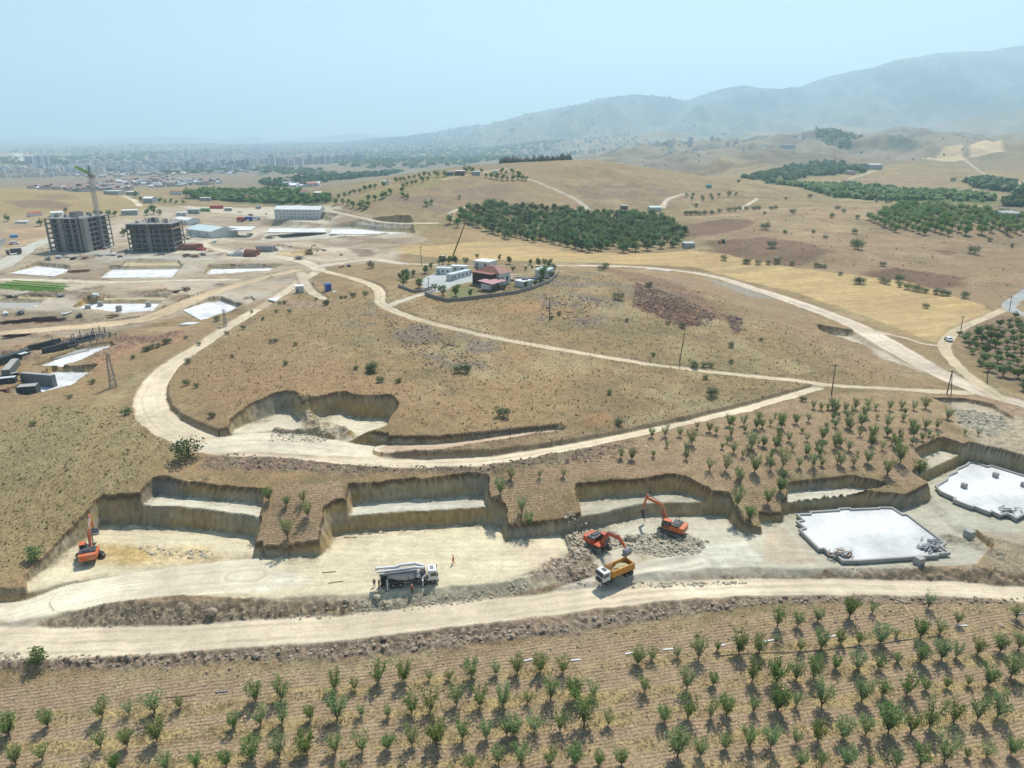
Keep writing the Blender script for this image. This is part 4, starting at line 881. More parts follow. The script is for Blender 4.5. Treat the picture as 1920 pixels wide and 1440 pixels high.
excavator(flatp(171, 1046), R(112), R(150), 'orange excavator alone at the left end of the pits, boom raised, below the grassy slope', [(.9, 1.7), (2.6, 4.6), (5.4, 5.6), (6.3, 3.0), (5.9, 1.6)], tint=ORANGE, s=1.12)
excavator(flatp(1258, 998), R(146), R(140), 'orange excavator with a breaker hammer chipping rock in the middle pit', [(.9, 1.7), (2.4, 5.3), (5.6, 6.0), (6.4, 3.0), (5.6, .2)], 'hammer', ORANGE, 1.12)
excavator(flatp(1122, 1031), R(-48), R(-60), 'red-orange excavator tipping its bucket over the yellow dump truck', [(.9, 1.7), (2.4, 4.4), (5.2, 4.6), (6.6, 3.3), (6.9, 2.2)], 'bucket', ORANGED, 1.08)
def dump_truck(loc, head):
    root = empty('dump_truck', loc, head, 'dump truck with white cab and open yellow tipper body being loaded with earth', 'dump truck', None, 1.0)
    MB().bb((-3.9, -.45, .75), (3.6, .45, 1.05)).bb((-.2, -1.1, .7), (.8, -.5, 1.15)).bb((-.2, .5, .7), (.8, 1.1, 1.15)).build('chassis', DSTEEL, root)
    cab = MB().side([(2.1, .85), (3.95, .85), (4.02, 1.75), (3.82, 2.85), (2.1, 2.9)], -1.2, 1.2).build('cab', CABW, root, bevel=.08)
    MB().side([(4.0, 1.9), (4.05, 1.9), (3.88, 2.72), (3.83, 2.72)], -1.05, 1.05).bb((2.5, -1.22, 1.85), (3.6, -1.195, 2.6)).bb((2.5, 1.195, 1.85), (3.6, 1.22, 2.6)).build('window', GLASS, cab)
    MB().bb((3.9, -1.2, .55), (4.15, 1.2, 1.0)).bb((3.98, -.8, 1.1), (4.06, .8, 1.6)).build('bumper', DSTEEL, cab, bevel=.03)
    MB().bb((2.5, -.55, 2.9), (3.2, .55, 2.96)).build('roof_hatch', DUSTY, cab)
    for y in (-.85, .85): MB().bb((4.1, y-.18, .82), (4.18, y+.18, .98)).build('headlight', mat('lamp_glass', (.7, .7, .65), .2), cab)
    for y in (-1.38, 1.38): MB().bb((3.8, y-.06, 1.9), (3.95, y+.06, 2.5)).bar((3.8, y*.87, 2.5), (3.88, y, 2.5), .04).build('mirror', BLACK, cab)
    b = MB(); b.bb((-4.2, -1.25, 1.2), (1.85, 1.25, 1.32))
    for y0, y1 in ((-1.28, -1.18), (1.18, 1.28)): b.side([(-4.3, 1.2), (1.9, 1.2), (1.9, 2.75), (-4.0, 2.6)], y0, y1)
    b.side([(1.8, 1.2), (1.92, 1.2), (1.92, 3.0), (1.8, 3.0)], -1.28, 1.28); b.side([(-4.3, 1.2), (-4.2, 1.2), (-3.95, 2.6), (-4.05, 2.6)], -1.28, 1.28)
    for sd in (-1, 1):
        for k in range(7): x = -3.6+k*.85; b.bb((x-.06, sd*1.28 if sd > 0 else -1.36, 1.25), (x+.06, 1.36 if sd > 0 else -1.28, 2.6))
        b.bb((-4.05, sd*1.3-.1, 2.55), (1.9, sd*1.3+.1, 2.72))
    bed = b.build('tipper_body', AMBER, root, bevel=.02)
    MB().blob((-1.4, 0, 1.6), (2.0, 1.15, .95), 3, .18, 2).build('load', EARTHM, bed)
    for x in (2.9, 1.6, -2.1, -3.4):
        for sd in (-1, 1):
            m = MB(); wheel(m, (x, sd*1.02, .52), .52, .38 if x > 0 else .5); t = m.build('wheel', BLACK, root)
            MB().tube((x, sd*(1.21 if x > 0 else 1.27), .52), (x, sd*(1.23 if x > 0 else 1.29), .52), .26, .2, 12).build('rim', DUSTY, t)
    for sd in (-1, 1): MB().bb((-4.0, sd*1.05-.25, 1.05), (-1.5, sd*1.05+.25, 1.12)).build('mudguard', DSTEEL, root)
    return root
dump_truck(flatp(1152, 1086), R(213))
def pump_truck(loc, head):
    root = empty('concrete_pump_truck', loc, head, 'white concrete mixer truck with a folded pumping boom standing on the pale pit floor', 'concrete truck', None, 1.02)
    MB().bb((-4.6, -.5, .75), (5.0, .5, 1.1)).bb((-4.6, -1.2, 1.1), (3.0, 1.2, 1.3)).bb((.3, -1.15, .6), (1.6, -.5, 1.1)).bb((.3, .5, .6), (1.6, 1.15, 1.1)).build('chassis', DSTEEL, root)
    cab = MB().side([(3.55, .9), (5.35, .9), (5.45, 1.8), (5.25, 2.85), (4.9, 3.05), (3.55, 3.1)], -1.22, 1.22).build('cab', CABW, root, bevel=.1)
    MB().side([(5.44, 1.85), (5.48, 1.85), (5.29, 2.75), (5.25, 2.75)], -1.1, 1.1).bb((4.0, -1.245, 1.85), (5.1, -1.215, 2.6)).bb((4.0, 1.215, 1.85), (5.1, 1.245, 2.6)).build('window', GLASS, cab)
    MB().bb((5.35, -1.22, .55), (5.6, 1.22, 1.0)).build('bumper', STEEL, cab, bevel=.03)
    MB().bb((4.0, -.5, 3.08), (4.7, .5, 3.16)).build('roof_hatch', STEEL, cab)
    for y in (-.85, .85): MB().bb((5.56, y-.18, .75), (5.63, y+.18, .92)).build('headlight', MATS['lamp_glass'], cab)
    for sd in (-1, 1): MB().bb((5.3, sd*1.42-.06, 1.9), (5.45, sd*1.42+.06, 2.6)).bar((5.3, sd*1.2, 2.6), (5.38, sd*1.42, 2.6), .04).build('mirror', BLACK, cab)
    d = MB(); R_ = [(-4.2, 3.1, .45), (-3.4, 2.9, .95), (-2.2, 2.65, 1.18), (-.3, 2.35, 1.2), (1.0, 2.2, .95), (1.5, 2.15, .5)]
    for a, b in zip(R_[:-1], R_[1:]): d.tube((a[0], 0, a[1]-.35), (b[0], 0, b[1]-.35), a[2], b[2], 24, True)
    dr = d.build('drum', mat('drum_grey', (.40, .41, .40), .55, var=.12, dirt=(.3, .28, .24, .8)), root, smooth=False)
    q = MB()
    for a in (-.2, 1.0): q.tube((a-.05, 0, 1.9), (a+.05, 0, 1.9), 1.22 if a < 0 else 1.0, None, 24)
    q.build('drum_band', STEEL, dr)
    MB().bb((-5.4, -.95, .5), (-4.4, .95, 1.6)).side([(-5.5, 1.6), (-4.2, 1.6), (-4.3, 2.2), (-5.3, 2.2)], -.8, .8).build('hopper', BLACK, root, bevel=.04)
    MB().side([(-4.6, 2.3), (-3.9, 2.3), (-4.1, 3.2), (-4.6, 3.2)], -.5, .5).build('chute', DSTEEL, root)
    MB().bb((1.9, -1.15, 1.3), (3.3, 1.15, 1.9)).tube((2.6, 0, 1.9), (2.6, 0, 3.3), .55, .45, 16).build('turret', STEEL, root, bevel=.04)
    MB().tube((1.75, -1.0, 2.0), (1.75, -.2, 2.0), .42, None, 16).build('water_tank', CABW, root)
    bw = mat('boom_white', (.64, .63, .64), .4, var=.05, dirt=(.5, .48, .44, .4))
    m = MB(); m.bar((3.0, .25, 3.35), (1.2, .25, 4.1), .5, .5).bar((1.2, .25, 4.1), (-1.4, .25, 4.05), .5, .5).bar((-1.4, .25, 4.05), (-2.6, .25, 3.75), .48, .46).bar((-2.6, .25, 3.75), (-6.1, .25, 3.85), .45, .42); m.tube((-6.1, -.05, 3.8), (-6.1, .55, 3.8), .28, None, 12)
    m.build('boom_section', bw, root, bevel=.04)
    m = MB(); m.bar((2.9, -.35, 3.35), (1.0, -.35, 3.6), .4, .42).bar((1.0, -.35, 3.6), (-5.9, -.35, 3.35), .38, .36); m.build('boom_section', bw, root, bevel=.04)
    m = MB(); m.bar((1.6, -.85, 3.3), (-5.6, -.85, 3.05), .3, .3); m.build('boom_section', STEEL, root, bevel=.03)
    MB().tube((2.6, .6, 3.5), (-5.8, .6, 3.6), .07).tube((2.6, -1.05, 3.2), (-5.6, -1.05, 2.9), .07).build('concrete_pipe', STEEL, root)
    for x, sd in ((2.5, -1), (2.5, 1), (-4.2, -1), (-4.2, 1)):
        o = MB().bb((x-.18, sd*1.1-.18, 1.2), (x+.18, sd*1.1+.18, 1.9)).bar((x, sd*1.1, 1.5), (x, sd*1.75, 1.35), .26, .3).bar((x, sd*1.75, 1.45), (x, sd*1.75, .12), .2).build('outrigger', CABW, root)
        MB().tube((x, sd*1.75, .0), (x, sd*1.75, .12), .32, .28, 10).build('foot_plate', STEEL, o)
    for x in (4.5, 2.9, -1.6, -3.0):
        for sd in (-1, 1):
            m = MB(); wheel(m, (x-.1, sd*1.02, .54), .54, .38 if x > 0 else .5); t = m.build('wheel', BLACK, root)
            MB().tube((x-.1, sd*(1.21 if x > 0 else 1.27), .54), (x-.1, sd*(1.23 if x > 0 else 1.30), .54), .28, .2, 12).build('rim', STEEL, t)
    return root
pump_truck(flatp(768, 1094), R(10))
# dust over the tipper
def dust(c):
    mb = MB(); mb.blob(c, (1.0, 1.1, 1.5), 4, .3, 2); m = bpy.data.materials.new('dust'); m.use_nodes = True; t = m.node_tree; t.nodes.clear()
    o = t.nodes.new('ShaderNodeOutputMaterial'); v = t.nodes.new('ShaderNodeVolumePrincipled'); v.inputs['Color'].default_value = (.85, .78, .64, 1); v.inputs['Density'].default_value = .55
    t.links.new(v.outputs[0], o.inputs['Volume']); ob = mb.build('dust_cloud', m); tag(ob, 'pale dust cloud blowing over the dump truck body', 'dust', None, 'stuff')
_p = flatp(1150, 1086); dust((_p[0]-1.2, _p[1]+.3, _p[2]+3.8))
# small yellow excavator on the building site, mobile crane, cars, tractor
def mini(u, v, head, label, s=.9):
    p = flatp(u, v, 1); root = excavator(p, head, head, label, [(.9, 1.7), (1.9, 5.0), (4.2, 5.6), (5.0, 3.0), (4.9, 1.6)], tint=YELLOW, s=s); return root
mini(580, 477, R(20), 'small yellow excavator on the dirt yard near the crossing of the site roads', 1.0)
def car(u, v, head, label, c, s=1, grp=None):
    root = empty('parked_car', flatp(u, v, 1), head, label, 'car', grp, s)
    P = [(-2.1, .35), (2.15, .35), (2.2, .75), (1.25, .92), (.75, 1.42), (-1.1, 1.45), (-1.75, .98), (-2.15, .92)]
    MB().side(P, -.86, .86).build('body', c, root, bevel=.07)
    MB().side([(.80, 1.36), (1.22, .97), (1.26, .97), (.84, 1.38)], -.75, .75).side([(-1.15, 1.40), (-1.68, 1.0), (-1.72, 1.0), (-1.19, 1.42)], -.7, .7).side([(-1.1, .98), (1.0, .98), (.68, 1.34), (-.95, 1.36)], -.875, .875).build('window', GLASS, root)
    for x in (-1.35, 1.35):
        for sd in (-1, 1): m = MB(); wheel(m, (x, sd*.78, .32), .32, .2, 12); m.build('wheel', BLACK, root)
    return root
CW = mat('car_white', (.75, .75, .76), .25, var=.03); CB = mat('car_blue', (.08, .11, .22), .25, var=.03)
car(1778, 639, R(78), 'white car stopped on the track beside the green grove', CW, 1.15)
car(348, 444, R(15), 'white car in front of the pale hall, next to its left corner', CW, 1.1); car(363, 445, R(5), 'pale blue car in front of the pale hall, right of the white car', mat('car_pale', (.45, .52, .60), .3, var=.03), 1.1)
def crane_truck(u, v):
    root = empty('mobile_crane', flatp(u, v, 1), R(160), 'mobile crane with long raised brown boom behind the white containers of the hilltop farm', 'crane', None, 1)
    MB().bb((-4.5, -1.2, .8), (3.2, 1.2, 1.4)).build('chassis', DSTEEL, root); MB().bb((3.2, -1.2, .8), (5.0, 1.2, 2.8)).build('cab', CABW, root, bevel=.08)
    MB().bb((-3.0, -1.2, 1.4), (.2, 1.2, 2.8)).build('crane_house', YELLOW, root, bevel=.06)
    m = MB(); e = Vector((-3.0-6.5, -4.0, 23.5)); a = Vector((-2.0, 0, 2.5))
    for k, (p, q, w_) in enumerate(((0, .4, .62), (.38, .72, .5), (.7, 1, .38))): m.bar(a.lerp(e, p), a.lerp(e, q), w_, w_*1.2)
    m.build('boom', mat('boom_brown', (.20, .105, .06), .6, var=.2), root); MB().tube(e, e-Vector((0, 0, 3.5)), .05).build('hoist_rope', DSTEEL, root)
    for x in (-3.6, -2.2, 2.2, 3.8):
        for sd in (-1, 1): m = MB(); wheel(m, (x, sd*1.0, .55), .55, .4, 12); m.build('wheel', BLACK, root)
crane_truck(843, 489)
def tractor(u, v):
    root = empty('tractor', flatp(u, v, 1), R(170), 'small red tractor ploughing the dark brown field', 'tractor', None, 1.2)
    MB().bb((.1, -.45, .8), (2.0, .45, 1.5)).build('body', RED, root, bevel=.06); MB().bb((-1.1, -.7, 1.0), (.2, .7, 2.5)).build('cab', GLASS, root, bevel=.05)
    for x, r in ((-.6, .8), (1.5, .5)):
        for sd in (-1, 1): m = MB(); wheel(m, (x, sd*.9, r), r, .4, 14); m.build('wheel', BLACK, root)
    MB().bb((-2.4, -1.4, .2), (-1.3, 1.4, .6)).build('plough', DSTEEL, root)
tractor(1354, 456)
# ------------------------------------------------------------------ people
SKIN = mat('skin', (.42, .26, .18), .6); HAIR = mat('hair', (.03, .025, .02), .8); CLD = mat('dark_cloth', (.035, .035, .04), .9); CLR = mat('red_orange_vest', (.62, .08, .035), .7); CLG = mat('grey_cloth', (.13, .13, .14), .9); HELM = mat('helmet', (.65, .62, .55), .4)
def skinned(name, V_, E_, r, m, parent, root=0, sub=2):
    me = bpy.data.meshes.new(name); me.from_pydata(V_, E_, []); o = bpy.data.objects.new(name, me); COL.objects.link(o); me.materials.append(m)
    s = o.modifiers.new('skin', 'SKIN'); s.use_smooth_shade = True
    for i, q in enumerate(me.skin_vertices[0].data): q.radius = (r[i], r[i]); q.use_root = (i == root)
    b = o.modifiers.new('sub', 'SUBSURF'); b.levels = b.render_levels = sub
    if parent: o.parent = parent
    return o
def person(u, v, head, label, top, legs, step=.18, arm=(.3, .1), hat=None, s=1.06):
    root = empty('person', flatp(u, v, .1), head, label, 'person', None, s)
    # x forward, y left; one joint chain
    V_ = [(0, 0, .95), (0, 0, 1.15), (.01, 0, 1.38), (.02, 0, 1.50), (.03, 0, 1.60), (.035, 0, 1.70),
          (0, .18, 1.42), (arm[0]*.4, .25, 1.14), (arm[0], .22, .92), (0, -.18, 1.42), (arm[1]*.4, -.26, 1.14), (arm[1], -.24, .90),
          (0, .09, .90), (step*.6, .10, .50), (step*.8, .11, .09), (step*.8+.14, .11, .03), (0, -.09, .90), (-step*.3, -.10, .50), (-step, -.11, .09), (-step+.14, -.11, .03)]
    E_ = [(0, 1), (1, 2), (2, 3), (3, 4), (4, 5), (2, 6), (6, 7), (7, 8), (2, 9), (9, 10), (10, 11), (0, 12), (12, 13), (13, 14), (14, 15), (0, 16), (16, 17), (17, 18), (18, 19)]
    r = [.13, .12, .13, .055, .085, .075, .06, .045, .035, .06, .045, .035, .085, .06, .042, .04, .085, .06, .042, .04]
    body = skinned('body', V_, E_, r, SKIN, root)
    body.parent = root
    T = [0, 1, 2, 6, 7, 9, 10]; mp = {a: i for i, a in enumerate(T)}; hr = [.155, .15, .155, .08, .065, .08, .065]
    skinned('jacket', [V_[i] for i in T], [(mp[a], mp[b]) for a, b in E_ if a in mp and b in mp], hr, top, root, sub=1)
    T = [0, 12, 13, 14, 16, 17, 18]; mp = {a: i for i, a in enumerate(T)}
    skinned('trousers', [V_[i] for i in T], [(mp[a], mp[b]) for a, b in E_ if a in mp and b in mp], [.148, .10, .078, .062, .10, .078, .062], legs, root, sub=1)
    for i, sd in ((8, 1), (11, -1)):
        p = Vector(V_[i]); hb = MB()
        for k in range(4): hb.tube(p+Vector((.012*(k-1.5)*2, 0, -.02)), p+Vector((.014*(k-1.5)*2+.01, sd*-.01, -.12+.008*abs(k-1.5))), .011, .008, 5)
        hb.tube(p+Vector((.03, 0, -.01)), p+Vector((.07, -sd*.02, -.07)), .012, .009, 5); hb.blob(p+Vector((0, 0, -.02)), (.045, .022, .05), 1, .05); hb.build('hand', SKIN, root, smooth=True)
    if hat: MB().blob((.03, 0, 1.745), (.125, .115, .10), 1, .02, 2).build('helmet', hat, root, smooth=True)
    else: MB().blob((.01, 0, 1.72), (.095, .09, .09), 1, .05, 2).build('hair', HAIR, root, smooth=True)
    f = MB(); f.blob((.125, 0, 1.63), (.02, .014, .022), 2, .05); f.blob((.02, .09, 1.64), (.018, .012, .03), 2, .05); f.blob((.02, -.09, 1.64), (.018, .012, .03), 2, .05); f.build('face', SKIN, root, smooth=True)
    return root
person(702, 1100, R(-60), 'person in dark clothes left of the concrete truck, the outer of the two standing together', CLD, CLD, .22, (.35, -.1))
person(711, 1101, R(-20), 'person in dark clothes left of the concrete truck, the inner of the two standing together', CLG, CLD, .15, (.15, .25))
person(773, 1113, R(70), 'worker in a red vest and helmet standing in front of the concrete truck', CLR, CLD, .12, (.3, .3), HELM, 1.12)
person(850, 1057, R(200), 'worker in a red suit walking on the pale pit floor, right of the concrete truck', CLR, CLR, .28, (.25, -.2), mat('helmet_red', (.6, .06, .04), .5), 1.15)
# ------------------------------------------------------------------ buildings under construction
def frame3(A, B, C):
    """origin and heading of a rectangle whose front runs A to B and whose depth reaches C"""
    A, B, C = [np.array(q[:2], float) for q in (A, B, C)]; ang = math.atan2(B[1]-A[1], B[0]-A[0]); n_ = np.array([-math.sin(ang), math.cos(ang)])
    return A, ang, float(np.linalg.norm(B-A)), abs(float((C-B) @ n_))*.78
CONCT = mat('raw_concrete', (.255, .25, .235), .9, var=.25, scale=.5, bump=.2, dirt=(.17, .165, .155, .8))
def tower(name, A, B, C, z, L, fh, label, deck=None, solid=()):
    o, ang, W_, D_ = frame3(A, B, C); root = empty(name, (o[0], o[1], z-.3), ang, label, 'unfinished building')
    nx = max(4, round(W_/3.9)); ny = max(3, round(D_/4.2)); xs = [W_*i/nx for i in range(nx+1)]; ys_ = [D_*i/ny for i in range(ny+1)]
    for k in range(L+1):
        m = MB(); zz = k*fh; m.bb((-.5, -.5, zz-.28), (W_+.5, D_+.5, zz)) ; m.build('floor_slab', CONCT, root)
    rnd = random.Random(len(name)+L)
    for i, x in enumerate(xs):
        for j, y in enumerate(ys_):
            if 0 < i < nx and 0 < j < ny: continue
            wx = 1.3 if rnd.random() < .3 else .55
            for_ = MB()
            for k in range(L): for_.bb((x-(wx/2), y-.2, k*fh), (x+wx/2, y+.2, (k+1)*fh-.28))
            for_.build('column', CONCT, root)
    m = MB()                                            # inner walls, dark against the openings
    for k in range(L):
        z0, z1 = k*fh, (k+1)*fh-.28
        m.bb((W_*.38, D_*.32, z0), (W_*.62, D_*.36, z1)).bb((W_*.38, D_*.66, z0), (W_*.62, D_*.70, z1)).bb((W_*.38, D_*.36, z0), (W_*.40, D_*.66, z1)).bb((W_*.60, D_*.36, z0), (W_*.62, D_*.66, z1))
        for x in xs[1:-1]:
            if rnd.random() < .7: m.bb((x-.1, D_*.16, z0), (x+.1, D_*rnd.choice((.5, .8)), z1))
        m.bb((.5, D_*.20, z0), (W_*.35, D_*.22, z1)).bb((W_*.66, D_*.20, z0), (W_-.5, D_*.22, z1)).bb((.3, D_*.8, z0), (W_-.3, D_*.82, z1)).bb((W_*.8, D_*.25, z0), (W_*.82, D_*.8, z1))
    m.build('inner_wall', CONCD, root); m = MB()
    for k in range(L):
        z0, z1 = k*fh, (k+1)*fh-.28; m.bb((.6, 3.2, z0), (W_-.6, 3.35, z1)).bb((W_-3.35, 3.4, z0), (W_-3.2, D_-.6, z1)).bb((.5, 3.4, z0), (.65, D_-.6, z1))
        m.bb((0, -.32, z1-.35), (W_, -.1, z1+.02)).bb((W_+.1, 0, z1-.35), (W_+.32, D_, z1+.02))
    m.build('partition_wall', mat('interior_shade', (.13, .125, .12), .9, var=.2), root)  # recess walls coloured near black to stand for unlit interior; edge beams share it
    for (fx0, fx1, fy0, fy1) in solid:
        m = MB(); m.bb((W_*fx0, D_*fy0 if fy0 >= 0 else -.35, 0), (W_*fx1, D_*fy1, L*fh-.28)); m.build('shear_wall', CONCT, root)
    m = MB(); m.bb((-.6, -.6, -2.2), (W_+.6, D_+.6, -.3)); m.build('basement_wall', CONC, root)
    for i in range(11):
        x, y = rnd.uniform(.1, .9)*W_, rnd.uniform(.1, .9)*D_; h = rnd.uniform(1.4, 2.6); w_ = rnd.choice((.4, .5, 1.6, 2.2))
        m = MB(); m.bb((x-w_/2, y-.25, L*fh), (x+w_/2, y+.25, L*fh+h)); m.build('roof_column', CONC, root)
    m = MB(); m.bb((W_*.4, D_*.36, L*fh), (W_*.43, D_*.62, L*fh+2.9)).bb((W_*.55, D_*.36, L*fh), (W_*.58, D_*.62, L*fh+2.9)).bb((W_*.4, D_*.62, L*fh), (W_*.58, D_*.64, L*fh+2.9)); m.build('stair_core', CONCD, root)
    if deck:
        zz = (L-1)*fh; e = 2.2
        for a, b in (((-e, -e), (W_+e, -.4)), ((-e, D_+.4), (W_+e, D_+e)), ((-e, -.4), (-.4, D_+.4)), ((W_+.4, -.4), (W_+e, D_+.4))):
            MB().bb((a[0], a[1], zz-.15), (b[0], b[1], zz+.05)).build('scaffold_deck', WOOD, root)
        m = MB()
        for t in np.linspace(-e, W_+e, 12): m.bar((t, -e, zz), (t, -e, zz+1.2), .12).bar((t, -e, zz), (t, -.4, zz-1.7), .12)
        for t in np.linspace(-e, D_+e, 9): m.bar((W_+e, t, zz), (W_+e, t, zz+1.2), .12).bar((W_+e, t, zz), (W_+.4, t, zz-1.7), .12)
        m.bar((-e, -e, zz+1.2), (W_+e, -e, zz+1.2), .1).bar((W_+e, -e, zz+1.2), (W_+e, D_+e, zz+1.2), .1); m.build('guard_rail', DSTEEL, root)
        for q in range(nx):
            if q == nx//2: continue
            MB().bb((xs[q]+.25, -.42, zz+.1), (xs[q+1]-.25, -.34, zz+fh-.35)).build('formwork_panel', DSTEEL, root)
    return root, o, ang, W_, D_
def wz(u, v, z): x, y = at_z(u, v, z); return (float(x), float(y), z)
zt = gp(120, 474)[2]
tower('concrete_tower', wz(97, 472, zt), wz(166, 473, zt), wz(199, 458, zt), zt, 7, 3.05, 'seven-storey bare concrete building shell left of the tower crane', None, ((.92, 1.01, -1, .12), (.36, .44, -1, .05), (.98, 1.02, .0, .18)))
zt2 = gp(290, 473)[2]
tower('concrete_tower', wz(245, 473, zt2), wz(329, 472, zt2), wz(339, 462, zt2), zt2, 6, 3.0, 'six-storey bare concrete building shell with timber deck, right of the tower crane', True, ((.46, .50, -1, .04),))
def tower_crane():
    p = gp(195, 466); root = empty('tower_crane', (p[0], p[1], p[2]), R(205), 'lattice tower crane with a green jib between the two concrete shells', 'tower crane')
    H_ = 46; w_ = .95; root.rotation_euler.z = 0
    m = MB(); n_ = 23
    for a in (-1, 1):
        for b in (-1, 1): m.bar((a*w_, b*w_, 0), (a*w_, b*w_, H_), .24)
    for k in range(n_):
        z0, z1 = H_*k/n_, H_*(k+1)/n_
        for a in (-1, 1):
            s_ = 1 if k % 2 else -1
            m.bar((a*w_, -s_*w_, z0), (a*w_, s_*w_, z1), .13).bar((-s_*w_, a*w_, z0), (s_*w_, a*w_, z1), .13).bar((a*w_, -w_, z1), (a*w_, w_, z1), .12).bar((-w_, a*w_, z1), (w_, a*w_, z1), .12)
    m.build('mast', mat('mast_grey', (.33, .34, .33), .6, var=.1), root)
    m = MB()
    for a in (-1, 1):
        for b in (-1, 1): m.bb((a*2.4-1.1, b*2.4-1.1, -.4), (a*2.4+1.1, b*2.4+1.1, 1.3)).bar((a*2.2, b*2.2, 1.3), (a*w_, b*w_, 5), .25)
    m.build('ballast_block', CONC, root); MB().bb((-3.2, -4.3, -.3), (3.2, -3.9, .8)).build('barrier', RED, root)
    MB().tube((0, 0, H_), (0, 0, H_+1.2), 1.4, 1.4, 14).build('slewing_ring', STEEL, root)
    m = MB(); top = Vector((0, 0, H_+7))
    for a in (-.8, .8):
        for b in (-.8, .8): m.bar((a, b, H_+1), top, .2)
    m.build('cat_head', STEEL, root)
    GJ = mat('green_jib', (.24, .43, .08), .6, var=.12); hd = math.atan2(50, -39)
    def truss(L0, L1, z0, z1, wd, hh, nm, mm, par):
        m = MB(); d = Vector((math.cos(hd), math.sin(hd), 0)); s_ = Vector((-d.y, d.x, 0)); n_ = max(3, int(abs(L1-L0)/1.9))
        def P(t, a, k): return d*(L0+(L1-L0)*t)+s_*a*wd+Vector((0, 0, z0+(z1-z0)*t+k*hh*(1-.3*t)))
        for a, k in ((-1, 0), (1, 0), (0, 1)): m.bar(P(0, a, k), P(1, a, k), .17)
        for i in range(n_):
            t0, t1, tm = i/n_, (i+1)/n_, (i+.5)/n_
            for a in (-1, 1): m.bar(P(t0, a, 0), P(tm, 0, 1), .14).bar(P(tm, 0, 1), P(t1, a, 0), .14)
            m.bar(P(t0, -1, 0), P(t0, 1, 0), .14)
        return m.build(nm, mm, par)
    truss(1, 55, H_+1.2, H_+3.6, .9, 1.6, 'jib', GJ, root); truss(-1, -14, H_+1.2, H_+1.2, .8, 1.0, 'counter_jib', MATS['mast_grey'], root)
    d = Vector((math.cos(hd), math.sin(hd), 0)); MB().bar(top, d*32+Vector((0, 0, H_+3.8)), .1).bar(top, d*-12+Vector((0, 0, H_+2)), .1).build('tie_bar', STEEL, root)
    c = d*-12.5; MB().box((c.x, c.y, H_+.2), (2.6, 1.4, 2.4), hd).build('counterweight', CONC, root)
    MB().box((1.4, -1.0, H_+.2), (1.5, 1.6, 2.0), hd).build('operator_cab', GLASS, root)
tower_crane()
# ------------------------------------------------------------------ blocks, sheds, containers
def block(u0, v0, u1, v1, depth, h, name, label, cat, wall, roof=None, gable=None, win=0, floors=1, door=0, group=None, over=.2, z=None, frame=None, awn=None):
    """building whose front foot runs between two picture points"""
    a = gp((u0+u1)/2, (v0+v1)/2); zz = a[2] if z is None else z; a = wz(u0, v0, zz); b = wz(u1, v1, zz); ang = math.atan2(b[1]-a[1], b[0]-a[0]); W_ = float(np.hypot(b[0]-a[0], b[1]-a[1]))
    root = empty(name, (float(a[0]), float(a[1]), float(zz)), ang, label, cat, group)
    MB().bb((0, 0, -1.0), (W_, depth, h)).build('wall', wall, root)
    if gable:
        r = MB().gable(0, W_, 0, depth, h-.02, h+gable, over, .12).build('roof', roof, root)
        g = MB(); ym = depth/2
        for x0, x1 in ((.0, .12), (W_-.12, W_)): g.add([(x0, 0, h), (x0, depth, h), (x0, ym, h+gable), (x1, 0, h), (x1, depth, h), (x1, ym, h+gable)], [(0, 2, 1), (3, 4, 5), (0, 1, 4, 3), (1, 2, 5, 4), (2, 0, 3, 5)])
        g.build('gable_wall', wall, root)
    elif roof: MB().bb((-over, -over, h), (W_+over, depth+over, h+.22)).build('roof', roof, root)
    if frame:
        m = MB(); nn = frame
        for i in range(nn+1): x = W_*i/nn; m.bb((x-.09, -.05, 0), (x+.09, .0, h))
        for k in range(floors+1): zq = h*k/floors; m.bb((0, -.055, zq-.1), (W_, .0, zq+.08)).bb((W_, 0, zq-.1), (W_+.055, depth, zq+.08))
        for i in range(1, 4): y = depth*i/4; m.bb((W_, y-.09, 0), (W_+.05, y+.09, h))
        m.build('panel_frame', DSTEEL, root)
    for k in range(floors):
        for i in range(win):
            x = W_*(i+.5)/win; ww = min(1.1, W_/win*.36); z0 = h*k/floors+h/floors*.36; z1 = h*k/floors+h/floors*.74
            w1 = MB().bb((x-ww/2, -.04, z0), (x+ww/2, .02, z1)).build('window', GLASS, root)
    for i in range(door):
        x = W_*(.2+.6*i/max(door, 1)); MB().bb((x-.45, -.045, 0), (x+.45, .02, 2.1)).build('door', STEEL, root)
    return root, ang, W_, zz
PB = mat('pale_blue_panel', (.52, .55, .54), .5, var=.06); GREYW = mat('grey_wall', (.36, .37, .37), .7, var=.1); ROOFR = mat('red_roof', (.24, .10, .075), .6, var=.12, dirt=(.16, .07, .055, .6)); PINK = mat('pink_awning', (.42, .23, .24), .6, var=.06)
r_, a_, w_, z_ = block(516, 411, 601, 412, 13, 8.6, 'site_dormitory', 'long white three-storey site building with rows of small windows and a pitched roof', 'building', WHITE, WHITER, 2.6, 12, 3, 0, frame=12)
for k in range(3): MB().bb((w_+.3, 3.5, k*2.87), (w_+2.0, 9.5, k*2.87+.15)).bar((w_+2.0, 3.5, k*2.87+1.1), (w_+2.0, 9.5, k*2.87+1.1), .08).build('stair_landing', STEEL, r_)
MB().bb((w_+.0, 5.5, 0), (w_+.06, 7.2, 7.5)).build('doorway', GLASS, r_)
block(350, 441, 397, 447, 24, 5.0, 'storage_hall', 'wide low hall with pale blue-green roof in the middle of the building site', 'hall', PB, PALEG, 2.6, 3)
block(327, 418, 352, 421, 12, 3.6, 'storage_shed', 'small white gabled shed behind the right concrete shell', 'shed', WHITE, WHITER, 1.4, 3, door=1)
